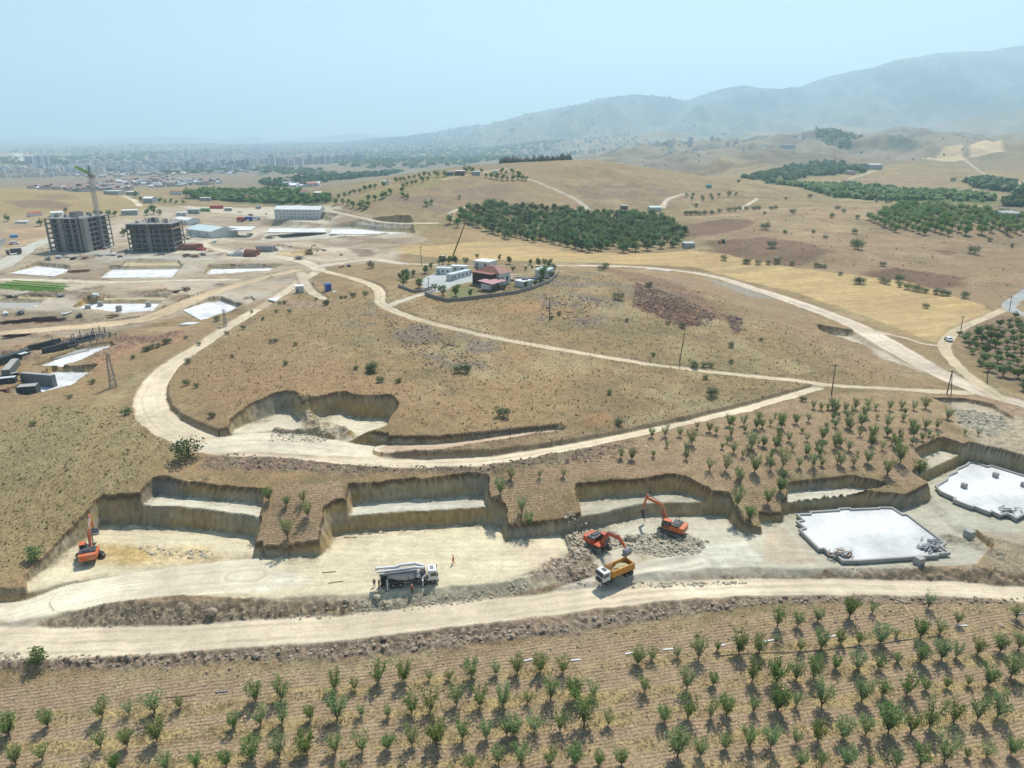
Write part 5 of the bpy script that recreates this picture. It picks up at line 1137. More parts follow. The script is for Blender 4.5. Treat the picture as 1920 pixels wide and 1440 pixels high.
block(228, 404, 258, 403, 10, 4.2, 'storage_shed', 'long grey shed with white roof on the grassy rise between the two concrete shells', 'shed', GREYW, WHITER, None, 0)
block(28, 419, 50, 419, 6, 1.6, 'storage_shed', 'low flat white roof at the foot of the grassy hill at far left', 'shed', WHITE, WHITER)
block(58, 406, 80, 404, 6, 2.6, 'storage_shed', 'small shed with red and white roof left of the seven-storey shell', 'shed', WHITE, RED, .8)
block(0, 462, 12, 457, 8, 3.2, 'storage_shed', 'small brown-grey hut at the left edge of the photo', 'shed', GREYW, CONCD)
block(95, 408, 118, 407, 14, 4, 'storage_shed', 'white flat-roofed shed showing just behind the top of the seven-storey shell', 'shed', WHITE, WHITER)
for i, (u, v, w2, h, wm, rf, lb) in enumerate(((331, 405, 19, 3, WHITE, WHITER, 'white site cabin furthest left in the row behind the building site'), (352, 401, 22, 4, GREYW, PALEG, 'grey site cabin with arched doorway between white cabin and green one'), (375, 397, 18, 3, mat('green_panel', (.16, .33, .16), .6), None, 'green site container behind the building site, left of the red one'), (421, 396, 14, 3, GREYW, WHITER, 'grey site cabin just right of the red container'), (482, 392, 8, 3, GREYW, None, 'tiny grey cabin alone on the pale yard left of the dormitory'), (375, 377, 20, 3.5, GREYW, WHITER, 'white-roofed shed among the trees behind the green container'))):
    block(u, v, u+w2, v-.4, 6, h, 'site_cabin', lb, 'cabin', wm, rf, None, 2)
block(394, 392, 419, 391, 5, 3.2, 'shipping_container', 'long red shipping container behind the building site', 'container', RED)
def truckbox(u, v, label, c, cab, hd=0):
    root = empty('site_lorry', flatp(u, v, 2), hd, label, 'lorry'); MB().bb((-4, -1.3, 1.0), (2.2, 1.3, 3.6)).build('cargo_box', c, root, bevel=.05); MB().bb((2.5, -1.25, .7), (4.5, 1.25, 3.0)).build('cab', cab, root, bevel=.12)
    MB().bb((4.45, -1.1, 1.8), (4.53, 1.1, 2.7)).build('window', GLASS, root)
    for x in (-3, -1.8, 3.4):
        for sd in (-1, 1): m = MB(); wheel(m, (x, sd*1.05, .55), .55, .4, 12); m.build('wheel', BLACK, root)
truckbox(452, 415, 'red lorry parked beside blue and white ones near the dormitory', RED, RED, R(150)); truckbox(466, 414, 'blue lorry parked between the red and the white ones', BLUE, BLUE, R(170)); truckbox(480, 413, 'white lorry parked right of the blue one', WHITE, CABW, R(200))
truckbox(28, 477, 'dark lorry driving on the road at far left', DSTEEL, CLG if 'CLG' in globals() else STEEL, R(215))
car(27, 458, R(20), 'white van parked near the hut at far left', CW, 1.4)
block(555, 550, 570, 549, 4, 3.2, 'site_cabin', 'small white cabin with pale doors near the crossing of the dirt roads', 'cabin', PB, WHITER, None, 0, door=1)
block(612, 546, 622, 545, 3.2, 3.0, 'site_tent', 'small blue booth with a white flap left of the hilltop farm', 'booth', BLUE, BLUE)
t_ = block(623, 546, 628, 548, 2, .12, 'plastic_sheet', 'white plastic sheet lying beside the blue booth', 'sheet', WHITE)
# ------------------------------------------------------------------ hilltop farm
YARD = mat('farm_paving', (.42, .43, .42), .9, var=.12)
r_, a_, w_, z_ = block(937, 536, 957, 531, 13, 5.6, 'farm_house', 'two-storey farmhouse with a red-brown hipped roof on the hilltop', 'house', WHITE)
_x = w_; m = MB(); zr = 5.5; m.add([(-1, -1, zr), (_x+1, -1, zr), (_x+1, 14, zr), (-1, 14, zr), (_x*.3, 5, zr+2.3), (_x*.7, 5, zr+2.3), (_x*.7, 8.5, zr+2.3), (_x*.3, 8.5, zr+2.3)], [(0, 1, 5, 4), (1, 2, 6, 5), (2, 3, 7, 6), (3, 0, 4, 7), (4, 5, 6, 7), (3, 2, 1, 0)]); m.build('roof', ROOFR, r_)
m = MB(); m.bb((-3.6, 2.0, -1), (.0, 13.0, 5.3)); m.build('side_wing', mat('dark_brown_wall', (.07, .045, .04), .8), r_); MB().bb((-4.4, 1.2, 5.3), (-.1, 13.6, 5.55)).build('wing_roof', ROOFR, r_)
for x in (w_*.25, w_*.7):
    f_ = MB().bb((x-.75, -.05, 1.2), (x+.75, .02, 3.6)).build('window', GLASS, r_); MB().bb((x-.95, -.08, 1.0), (x+.95, -.0, 1.18)).bb((x-.95, -.08, 3.62), (x+.95, 0, 3.8)).build('sill', WHITER, f_)
MB().tube((w_*.5, 6, zr+1.5), (w_*.5, 6, zr+4.2), .05).build('antenna', STEEL, r_)
aw = MB().add([(-11, -4.5, 2.9), (-.3, -4.5, 2.9), (-.3, 3.5, 3.5), (-11, 3.5, 3.5), (-11, -4.5, 3.05), (-.3, -4.5, 3.05), (-.3, 3.5, 3.65), (-11, 3.5, 3.65)], [(3, 2, 1, 0), (4, 5, 6, 7), (0, 1, 5, 4), (1, 2, 6, 5), (2, 3, 7, 6), (3, 0, 4, 7)]).build('awning', PINK, r_)
m = MB()
for x in (-10.7, -7, -3.5, -.7):
    for y in (-4.2, 3.0): m.bar((x, y, -1), (x, y, 3.1), .18)
m.build('post', STEEL, aw)
MB().bb((-10, -2, 0), (-5, 2.5, 2.3)).build('veranda_screen', WHITE, r_)
MB().add([(w_+.2, 2, 3.0), (w_+7, 1, 2.6), (w_+7, 7, 2.6), (w_+.2, 8, 3.0), (w_+.2, 2, 3.12), (w_+7, 1, 2.72), (w_+7, 7, 2.72), (w_+.2, 8, 3.12)], [(3, 2, 1, 0), (4, 5, 6, 7), (0, 1, 5, 4), (1, 2, 6, 5), (2, 3, 7, 6), (3, 0, 4, 7)]).build('awning', PINK, r_)
block(836, 525.5, 847.5, 527, 22, 2.9, 'white_container', 'long white prefab container standing nearest in the farm yard', 'container', PB, PALEG, None, 0, door=1)
_c = [o for o in bpy.data.objects if o.get('label', '').startswith('long white prefab container')][0]; _a = gp(847, 527); _b = gp(884, 516)
_h = math.atan2(_b[1]-_a[1], _b[0]-_a[0]); _c.rotation_euler.z = _h
for k in kids(_c): pass
for o_ in list(bpy.data.objects):
    if o_.parent == _c:
        me = o_.data; L_ = float(np.hypot(_b[0]-_a[0], _b[1]-_a[1]))
        W0 = max(v_.co.x for v_ in me.vertices)
        if o_.name.startswith(('wall', 'roof')):
            for v_ in me.vertices: v_.co.x = v_.co.x/W0*L_ if v_.co.x > .5 else v_.co.x; v_.co.y = v_.co.y*3.2/22
_c.location = (float(_a[0]), float(_a[1]), _c.location.z)
for k in range(6): x = 2+k*3.0; MB().bb((x, -.05, 1.0), (x+.9, .0, 2.1)).build('window', GLASS, _c)
block(817, 514, 844, 515, 3.4, 2.9, 'white_container', 'white prefab container with windows, left of the two at the back of the yard', 'container', WHITE, PALEG, None, 3, door=1)
block(846, 510, 874, 511, 3.4, 2.9, 'white_container', 'white prefab container right of the two at the back of the yard', 'container', WHITE, WHITER, None, 2)
block(888, 501, 917, 504, 8, 3.2, 'farm_annex', 'white flat-roofed building behind the farmhouse', 'building', WHITE, WHITER, None, 2, door=1)
block(1003, 519, 1027, 521, 8, 3.4, 'farm_annex', 'pale building with light green roof at the right end of the farm', 'building', WHITE, PALEG, None, 1)
r_, a_, w_, z_ = block(965, 537, 982, 540, 6, 2.6, 'garden_shed', 'small white garden shed with a dark dome on its roof, right of the farmhouse', 'shed', WHITE, WHITER)
MB().blob((2.5, 4, 2.9), (1.6, 1.6, 1.2), 2, .03, 2).build('dome', CONCD, r_, smooth=True)
_p = gp(985, 525); root = empty('garden_pool', (float(_p[0]), float(_p[1]), float(_p[2])+.1), R(-12), 'dark rectangular basin with a pale rim right of the farmhouse', 'pool')
MB().bb((-7, -4, -.5), (7, -3.2, .5)).bb((-7, 3.2, -.5), (7, 4, .5)).bb((-7, -3.2, -.5), (-6.2, 3.2, .5)).bb((6.2, -3.2, -.5), (7, 3.2, .5)).build('rim', CONC, root); MB().bb((-6.2, -3.2, -.4), (6.2, 3.2, .1)).build('water', GLASS, root)
def wall_run(spec, h, t, name, label, m, cat='wall', posts=0):
    P = on_ground(spec); mb = MB(); Q = []
    for a, b in zip(P[:-1], P[1:]):
        n_ = max(2, int(np.hypot(*(b-a)[:2])/2.5))
        for i in range(n_): q = a+(b-a)*i/n_; Q.append((q[0], q[1], gz(q[0], q[1])))
    Q.append(tuple(P[-1]))
    for a, b in zip(Q[:-1], Q[1:]):
        d = Vector((b[0]-a[0], b[1]-a[1], 0)).normalized(); s_ = Vector((-d.y, d.x, 0))*t/2; vs = []
        for p in (a, b):
            for q, zz in ((-1, -.6), (1, -.6), (1, h), (-1, h)): vs.append((p[0]+s_.x*q, p[1]+s_.y*q, p[2]+zz))
        mb.add(vs, [(0, 1, 2, 3), (7, 6, 5, 4), (0, 4, 5, 1), (1, 5, 6, 2), (2, 6, 7, 3), (3, 7, 4, 0)])
    o = mb.build(name, m); tag(o, label, cat); return o
STONEW = mat('stone_wall', (.25, .235, .21), .95, var=.3, scale=1.2, bump=.5)
wall_run('797,553 818,561 840,566 859,565 890,561 926,557 964,552 1001,542 1029,532 1043,520 1047,512', 1.5, .4, 'garden_wall', 'grey stone wall curving round the front of the hilltop farm', STONEW)
wall_run('747,538 760,543 778,549 800,545 811,542', 1.3, .4, 'garden_wall', 'short grey stone wall left of the farm gate', STONEW)
_p = gp(803, 549); root = empty('metal_gate', tuple(float(t) for t in _p), R(20), 'pale metal gate at the entrance of the hilltop farm', 'gate'); m = MB()
for i in range(9): m.bar((-3+i*.75, 0, 0), (-3+i*.75, 0, 1.7), .08)
m.build('bars', WHITE, root); MB().bar((-3, 0, 1.7), (3, 0, 1.7), .12).bar((-3, 0, .2), (3, 0, .2), .12).build('gate_frame', WHITE, root)
# ------------------------------------------------------------------ poles and pylons
POLEM = mat('pole_timber', (.11, .085, .065), .9, var=.2)
def pole(ub, vb, ut, vt, label, braced=False):
    p = gp(ub, vb); dx, dy, dz = raydir(ut, vt); k = p[1]/dy; top = (float(dx*k), float(p[1]), float(CAM_Z+dz*k)); H_ = top[2]-p[2]
    root = empty('utility_pole', tuple(float(t) for t in p), 0, label, 'utility pole'); e = (0, 0, H_)
    e = (top[0]-float(p[0]), 0, H_); m = MB().tube((0, 0, -.5), e, .19, .12, 8)
    if braced: m.tube((1.6, .2, -.5), (e[0], 0, H_*.95), .15, .1, 6)
    m.build('shaft', POLEM, root); c = Vector(e)-Vector((0, 0, .5)); MB().bar(c+Vector((-.9, .5, 0)), c+Vector((.9, -.5, 0)), .12).build('crossarm', POLEM, root)
    m = MB()
    for t in (-1, 0, 1): q = c+Vector((.8*t, -.44*t, .05)); m.tube(q, q+Vector((0, 0, .28)), .07, .05, 6)
    m.build('insulator', STEEL, root); return Vector(p)+c
PT = [pole(1030, 601, 1031, 558, 'wooden pole on the slope just below the hilltop farm'), pole(1274, 678, 1284, 624, 'wooden pole standing alone above the middle of the farm track'), pole(1559, 740, 1567, 683, 'wooden pole where the two farm tracks meet'), pole(1775, 739, 1786, 694, 'braced wooden pole by the wide dirt road on the right', True)]
pole(803, 546, 803, 520, 'thin pole beside the farm gate'); pole(791, 497, 788, 462, 'thin pole standing in the stubble left of the mobile crane'); pole(1802, 617, 1806, 592, 'small pole beside the track near the white car'); pole(1851, 716, 1853, 690, 'small pole at the lower corner of the green grove'); pole(1893, 582, 1897, 556, 'small pole by the grey road bend')
m = MB()
for a, b in zip(PT[:-1], PT[1:]):
    for o_ in (-.8, .8):
        pr = None
        for i in range(13): t = i/12; q = a.lerp(b, t)+Vector((o_, 0, .3-4*t*(1-t)*1.6)); (m.tube(pr, q, .012, None, 3, False) if pr else None); pr = q
tag(m.build('power_line', DSTEEL), 'thin power lines strung along the wooden poles over the hill', 'cable')
def pylon(ub, vb, ut, vt, label):
    p = gp(ub, vb); dx, dy, dz = raydir(ut, vt); H_ = float(CAM_Z+dz*p[1]/dy-p[2]); root = empty('lattice_pylon', tuple(float(t) for t in p), R(20), label, 'pylon'); m = MB(); n_ = 7; b0, b1 = H_*.085, H_*.03
    def P(a, b, t): w_ = b0+(b1-b0)*t; return (a*w_, b*w_, H_*t)
    for a in (-1, 1):
        for b in (-1, 1): m.bar(P(a, b, 0), P(a, b, 1), .13)
    for k in range(n_):
        t0, t1 = k/n_, (k+1)/n_
        for a in (-1, 1): m.bar(P(a, -1, t0), P(a, 1, t1), .08).bar(P(a, 1, t0), P(a, -1, t1), .08).bar(P(-1, a, t0), P(1, a, t1), .08).bar(P(1, a, t0), P(-1, a, t1), .08)
    m.build('mast', STEEL, root); m = MB()
    for k in range(2): z_ = H_*(.86+.12*k); m.bar((-H_*.16, 0, z_), (H_*.16, 0, z_), .12)
    m.build('crossarm', STEEL, root)
pylon(213, 726, 201, 664, 'lattice pylon on the grassy slope beside the formwork yard'); pylon(423, 612, 419, 580, 'small lattice pylon beside the pale loop road')
# ------------------------------------------------------------------ foundation slabs
def slab(spec, z, h, label, name='foundation_slab', curb=None, m=CONCL, group=None, P=None):
    P = plane(spec, z) if P is None else P; c = P.mean(0); root = empty(name, (float(c[0]), float(c[1]), 0), 0, label, 'slab', group); Q = [(float(a-c[0]), float(b-c[1])) for a, b in P]
    if curb:
        MB().prism(Q, z-.4, z+h).build('screed', m, root)
        k = MB(); n_ = len(Q)
        for i in range(n_):
            a, b = Q[i], Q[(i+1) % n_]; d = Vector((b[0]-a[0], b[1]-a[1], 0)); 
            if d.length < .1: continue
            e = d.normalized()*curb*.5; k.bar((a[0]-e.x, a[1]-e.y, z+h*.5+.15), (b[0]+e.x*.96, b[1]+e.y*.96, z+h*.5+.15), curb, h+.45+.02*(i % 3))
        k.build('edge_form', CONC, root)
    else: MB().prism(Q, z-.4, z+h).build('screed', m, root)
    return root
def z6(s, ox=1400, oy=760, sc=3.692): return ' '.join('%.1f,%.1f' % (ox+a/sc, oy+b/sc) for a, b in pts(s))
slab(z6('350,765 440,762 442,748 635,735 640,726 712,722 718,730 915,722 922,716 1008,720 1075,765 1108,765 1372,965 1340,985 1400,1030 1318,1037 1318,1048 770,1085 662,1085 612,1035 568,1030 535,1000 500,1003 368,872 405,860 348,815 392,806'), 2.0, .12, 'broad white foundation slab with stepped grey edge, whole in view at lower right', curb=.45)
slab(z6('1310,568 1385,522 1392,495 1450,470 1455,450 1520,422 1540,402 1582,402 1660,432 1692,426 1920,497 2150,580 2150,790 1920,760 1862,790 1802,755 1752,768 1692,740 1680,750 1572,708 1560,712 1432,662 1440,650 1342,606 1332,598'), 3.0, .12, 'white foundation slab with stepped edge, cut off by the right photo edge', curb=.45)
SL = ['white slab in the furthest left pit of the upper row', 'white slab in the middle pit of the upper row', 'white slab in the right pit of the upper row, next to the crossing', 'clean white slab with grey blocks in the middle of the lower row', 'grey slab in the left pit of the lower row', 'white slab in the angled pit beside the loop road', 'slab under the scaffolded foundation at far left', 'white slab beside the dark formwork boxes at far left']
SLABM = mat('slab_wet_marks', (.68, .68, .67), .8, var=.25, scale=.3, dirt=(.34, .35, .36, 1.1))
for s_, z_, l_, mm in zip(SITEP, SITEZ, SL, (SLABM, SLABM, SLABM, CONCL, CONC, SLABM, SLABM, SLABM)): slab(s_, z_+.15, .3, l_, m=mm)
slab('62,578 80,571 113,573 92,581', 7.2, .7, 'small white slab with a square opening left of the clean white slab'); slab('74,575.5 82,572.5 98,573.5 90,576.5', 7.95, .06, 'dark square opening on the small white slab', 'slab_opening', m=DSTEEL)
slab('430,425 480,425 470,432 424,432', 12.65, .3, 'pale slab strip left of the dormitory in front of the lorries', m=CONCL); slab('506,428.5 608,429 612,436 500,436', 11.4, .3, 'pale slab strip in front of the dormitory', m=CONCL); slab('624,430.5 758,431.5 762,440 618,439', 11.4, .3, 'long pale slab strip right of the dormitory', m=CONCL)
slab('1218,515 1240,515 1242,517 1222,517', 9.8, .2, 'tiny white slab behind the rubble slope of the hill'); slab('500,561 520,557 545,559 520,566', 11.2, .15, 'thin white pad by the loop road below the small cabin', m=CONCL)
slab('335,610 352,605 376,605 362,609', float(gp(355, 607)[2]), .3, 'small white pad beside the loop road, below the angled pit')
def cube_block(u, v, z, s_, label, dz=0): x, y = at_z(u, v, z); o = MB().bb((-s_/2, -s_/2, 0), (s_/2, s_/2, s_*1.05)).build('concrete_block', CONC, None, bevel=.06, loc=(float(x), float(y), z)); o.rotation_euler.z = R(20); return tag(o, label, 'block')
for u, v, z_, s_, l_ in ((1807, 914, 3.12, 1.1, 'small white-grey block left on the right-hand slab'), (1866, 894, 3.12, 1.1, 'small white-grey block further back on the right-hand slab'), (1919, 912, 3.12, 1.1, 'small block at the right edge of the photo on the right-hand slab'), (1816, 1008, 2.0, 1.7, 'grey concrete cube on bare ground between the two big slabs'), (1722, 1058, float(gp(1722, 1058)[2]), 1.6, 'grey concrete cube below the right corner of the big white slab'),
                      (189, 574, 7.1, 2.2, 'grey cube at the back left of the clean white slab'), (166, 581, 7.1, 2.2, 'grey cube at the front left of the clean white slab'), (224, 583, 7.1, 2.4, 'grey cube at the front middle of the clean white slab'), (279, 575, 7.1, 2.2, 'grey cube at the right of the clean white slab')): cube_block(u, v, z_, s_, l_)
def planks(u, v, z, n_, label, seed, m=WOOD, L_=2.6, m2=STEEL, sp=2.0):
    x, y = at_z(u, v, z); rnd = random.Random(seed); a, b = MB(), MB()
    for i in range(n_):
        q = a if rnd.random() < .4 else b; px_, py_ = rnd.gauss(0, sp*.5), rnd.gauss(0, sp*.4); an = rnd.gauss(.4, .6); l_ = L_*rnd.uniform(.4, 1)
        q.box((px_, py_, .08+.03*i*.6), (l_, .22, .10), an)
    root = empty('plank_pile', (float(x), float(y), z), 0, label, 'planks'); a.build('boards', m, root); b.build('formwork_panels', m2, root)
planks(1580, 1040, 2.14, 40, 'heap of formwork boards at the lower left of the big white slab', 1); planks(1752, 1017, 2.14, 22, 'heap of pale panels at the right corner of the big white slab', 2, STEEL); planks(1745, 1030, 2.14, 34, 'heap of dark formwork boards at the right corner of the big white slab', 3, DSTEEL); planks(1893, 961, 3.14, 22, 'dark board heap at the lower edge of the right-hand slab', 4, DSTEEL); planks(1600, 1054, gp(1600, 1054)[2], 14, 'loose boards on the ground just below the big white slab', 5)
# ------------------------------------------------------------------ material stores on the building site
BRICKP = mat('brick_pack', (.27, .13, .10), .9, var=.3, scale=2.5, bump=.4); GREYP = mat('grey_block_pack', (.30, .30, .31), .9, var=.2, scale=2.5, bump=.4); SACK = mat('white_sack', (.62, .61, .60), .8, var=.15)
def packs(u0, v0, nx, ny, sx_, sy_, h, m, nm, label, hd, grp, lv=(1, 2), seed=1):
    p = gp(u0, v0); rnd = random.Random(seed); me = MB()
    me.bb((-.62, -.55, .12), (.62, .55, h)).bb((-.6, -.5, 0), (.6, -.38, .12)).bb((-.6, .38, 0), (.6, .5, .12)); me.bb((-.635, -.05, .12), (.635, .05, h+.015)); mesh = me.mesh(nm, m)
    for i in range(nx):
        for j in range(ny):
            dx, dy = i*sx_, j*sy_; x = p[0]+dx*math.cos(hd)-dy*math.sin(hd); y = p[1]+dx*math.sin(hd)+dy*math.cos(hd)
            for k in range(rnd.choice(lv)): inst(mesh, nm, (float(x)+rnd.uniform(-.1, .1), float(y)+rnd.uniform(-.1, .1), gz(x, y)+k*(h+.02)), hd+rnd.uniform(-.1, .1), 1.25, label, 'pallet', grp)
packs(333, 469, 9, 4, 1.75, 1.7, 1.5, BRICKP, 'brick_pallet', 'pallet of red bricks in the big stack right of the six-storey shell', R(5), 'brick pallets beside the six-storey shell', (1, 2, 2), 1)
packs(459, 481, 5, 4, 1.75, 1.7, 1.5, BRICKP, 'brick_pallet', 'pallet of red bricks in the stack in front of the grey blocks', R(-4), 'brick pallets in front of the grey blocks', (1, 2, 2), 2)
packs(483, 472, 6, 3, 1.9, 1.8, 1.6, GREYP, 'block_pallet', 'pallet of grey blocks in the long stack left of the yellow excavator', R(-3), 'grey block pallets', (2,), 3)
packs(430, 480, 5, 3, 1.9, 1.8, 1.2, SACK, 'white_bag', 'bulk bag wrapped in white plastic left of the brick pallets', R(2), 'white wrapped bags', (1, 2), 4)
packs(372, 470, 3, 2, 2.0, 2.0, 1.0, RED, 'red_crate', 'red crate lying at the right end of the big brick stack', R(20), 'red crates by the brick stack', (1,), 5)
for i, (u, v) in enumerate(((404, 438), (412, 440), (420, 437), (428, 440), (436, 436), (408, 433), (418, 432), (430, 432), (440, 440), (400, 442), (424, 444), (438, 444))): planks(u, v, gp(u, v)[2], 18, ['pile of white panels and boards stored right of the pale hall', 'pile of grey pipes and boards stored right of the pale hall'][i % 2], 20+i, WHITE if i % 2 == 0 else STEEL, 5, STEEL, 6)
for k, o_ in enumerate([o for o in bpy.data.objects if o.get('label', '').startswith('pile of')]): o_['group'] = 'stored building materials beside the pale hall'
# dark formwork boxes and the scaffolded foundation at far left
FORM = mat('formwork_dark', (.045, .055, .055), .7, var=.15, scale=.8); FORMG = mat('formwork_grey', (.15, .165, .16), .7, var=.15)
def formbox(u0, v0, u1, v1, depth, h, z, label, m=FORM, tm=CONC):
    a = wz(u0, v0, z); b = wz(u1, v1, z); ang = math.atan2(b[1]-a[1], b[0]-a[0]); W_ = math.hypot(b[0]-a[0], b[1]-a[1]); root = empty('formwork_box', a, ang, label, 'formwork')
    MB().bb((0, 0, 0), (W_, depth, h)).build('side_panels', m, root); q = MB(); n_ = max(2, int(W_/1.5))
    for i in range(n_+1): q.bb((W_*i/n_-.06, -.1, 0), (W_*i/n_+.06, 0, h))
    q.build('rib', FORMG, root); MB().bb((.2, .2, h), (W_-.2, depth-.2, h+.06)).build('top_cover', tm, root)
z_ = 5.6
formbox(34, 747, 71, 744, 3.5, 3.6, z_, 'dark formwork box nearest on the white slab at far left', FORM, CONC); formbox(42, 722, 101, 727, 1.6, 4.2, z_, 'long dark formwork wall behind the nearest box', FORMG, GREYW); formbox(-6, 731, 33, 727, 2.4, 3.6, z_, 'dark formwork box at the left edge of the photo, beside the nearest box', FORM, PB)
formbox(-10, 721, 38, 712, 1.2, 2.6, z_, 'low dark formwork wall at the left edge, behind the boxes', FORM, PB); formbox(58, 709, 96, 706, .8, .7, z_, 'thin panel stack lying behind the long dark formwork wall', FORM, PALEG); formbox(-8, 746, 15, 744, 2.0, 2.6, z_, 'rust-brown box at the left edge of the photo, below the dark formwork', mat('rust_box', (.16, .06, .04), .8), WOOD)
formbox(22, 712, 40, 690, 2.5, 3.6, 6.2, 'dark formwork box standing crosswise between the two groups', FORMG, CONC); formbox(-8, 693, 62, 671, 3, 3.4, 6.4, 'long dark trough of formwork with white panels at far left', FORM, FORM); formbox(44, 682, 60, 677, 2.5, 3.4, 6.4, 'grey-topped formwork box at the end of the long dark trough', FORM, PB)
def scaffold_base():
    z = 6.4; a = wz(84, 672, z); b = wz(150, 655, z); ang = math.atan2(b[1]-a[1], b[0]-a[0]); W_ = 30; root = empty('scaffolded_foundation', a, ang, 'half-built foundation with dark formwork wall and upright props', 'foundation')
    MB().bb((0, 0, 0), (13, 1.0, 3.8)).bb((13, 3, 0), (22, 4, 3.6)).bb((0, 9, 0), (12, 10, 3.6)).build('formwork_wall', FORM, root); rnd = random.Random(5)
    for i in range(8):
        for j in range(4):
            x, y = 9+i*2.7, -1+j*3.4; MB().bar((x, y, 0), (x, y, rnd.uniform(2.8, 5.0)), .28).build('prop', FORMG, root)
    m = MB()
    for j in range(4): m.bar((9, -1+j*3.4, 2.6), (28, -1+j*3.4, 2.6), .2)
    for i in range(8): m.bar((9+i*2.7, -1, 2.6), (9+i*2.7, 9.2, 2.6), .2)
    m.build('beam', STEEL, root); MB().bb((-2, -5, -.3), (14, -.5, .4)).build('footing', CONC, root); MB().blob((1, 12, .6), (7, 3.5, 1.8), 3, .2, 2).build('rubble_heap', mat('dark_rubble', (.12, .09, .085), .95, var=.3), root)
scaffold_base()
def rebar(u, v, label, seed, c):
    p = gp(u, v); rnd = random.Random(seed); m = MB()
    for i in range(26): y = rnd.uniform(-1.8, 1.8); x = rnd.uniform(-1, 1); a = rnd.gauss(.3, .12); z_ = rnd.uniform(.15, 1.0); m.bar((x-5*math.cos(a), y-5*math.sin(a), z_), (x+5*math.cos(a), y+5*math.sin(a), z_), .12)
    tag(m.build('rebar_bundle', c, None, loc=(float(p[0]), float(p[1]), float(p[2]))), label, 'rebar')
RB = mat('rebar_rust', (.075, .045, .05), .8, .3, var=.2)
rebar(28, 605, 'dark bundle of reinforcing bars, leftmost of those below the grey slab', 1, RB); rebar(62, 602, 'dark bundle of reinforcing bars, middle of those below the grey slab', 2, RB); rebar(80, 600, 'wide dark bundle of reinforcing bars below the small white slab', 3, RB); rebar(97, 602, 'dark bundle of reinforcing bars, rightmost of those below the small white slab', 4, RB); rebar(148, 510, 'rust-red pile of bars beside the furthest left pit of the upper row', 5, BRICKP); rebar(34, 631, 'dark bar bundle by the orange site road at far left', 6, RB)
def lying_jib():
    a = np.array(gp(-15, 541)); b = np.array(gp(113, 548)); root = empty('crane_jib', tuple(float(t) for t in a), math.atan2(b[1]-a[1], b[0]-a[0]), 'bright green lattice crane jib lying on the ground at the left edge', 'crane jib'); L_ = float(np.linalg.norm((b-a)[:2])); m = MB(); n_ = 26; h = 2.4
    for y, z_ in ((0, .2), (4.4, .2), (2.2, h)): m.bar((0, y, z_), (L_, y, z_), .42)
    for i in range(n_):
        x0, x1, xm = L_*i/n_, L_*(i+1)/n_, L_*(i+.5)/n_
        for y in (0, 4.4): m.bar((x0, y, .2), (xm, 2.2, h), .26).bar((xm, 2.2, h), (x1, y, .2), .26)
        m.bar((x0, 0, .2), (x1, 4.4, .2), .26)
    m.build('lattice', MATS['green_jib'], root)
    for y in (6, 10.5):
        m2 = MB()
        for yy, z_ in ((y, .2), (y+3.4, .2), (y+1.7, 2.0)): m2.bar((0, yy, z_), (L_*.8, yy, z_), .38)
        for i in range(20): x0 = L_*.8*i/20; m2.bar((x0, y, .2), (x0+1.6, y+1.7, 2.0), .24).bar((x0, y+3.4, .2), (x0+1.6, y+1.7, 2.0), .24)
        m2.build('lattice', MATS['green_jib'], root)
lying_jib()
MB_t = block(22, 446, 34, 445, 5, 2.0, 'tarpaulin_stack', 'stack under a bright blue tarpaulin near the left edge', 'tarpaulin', mat('tarp_blue', (.10, .32, .55), .6)); 
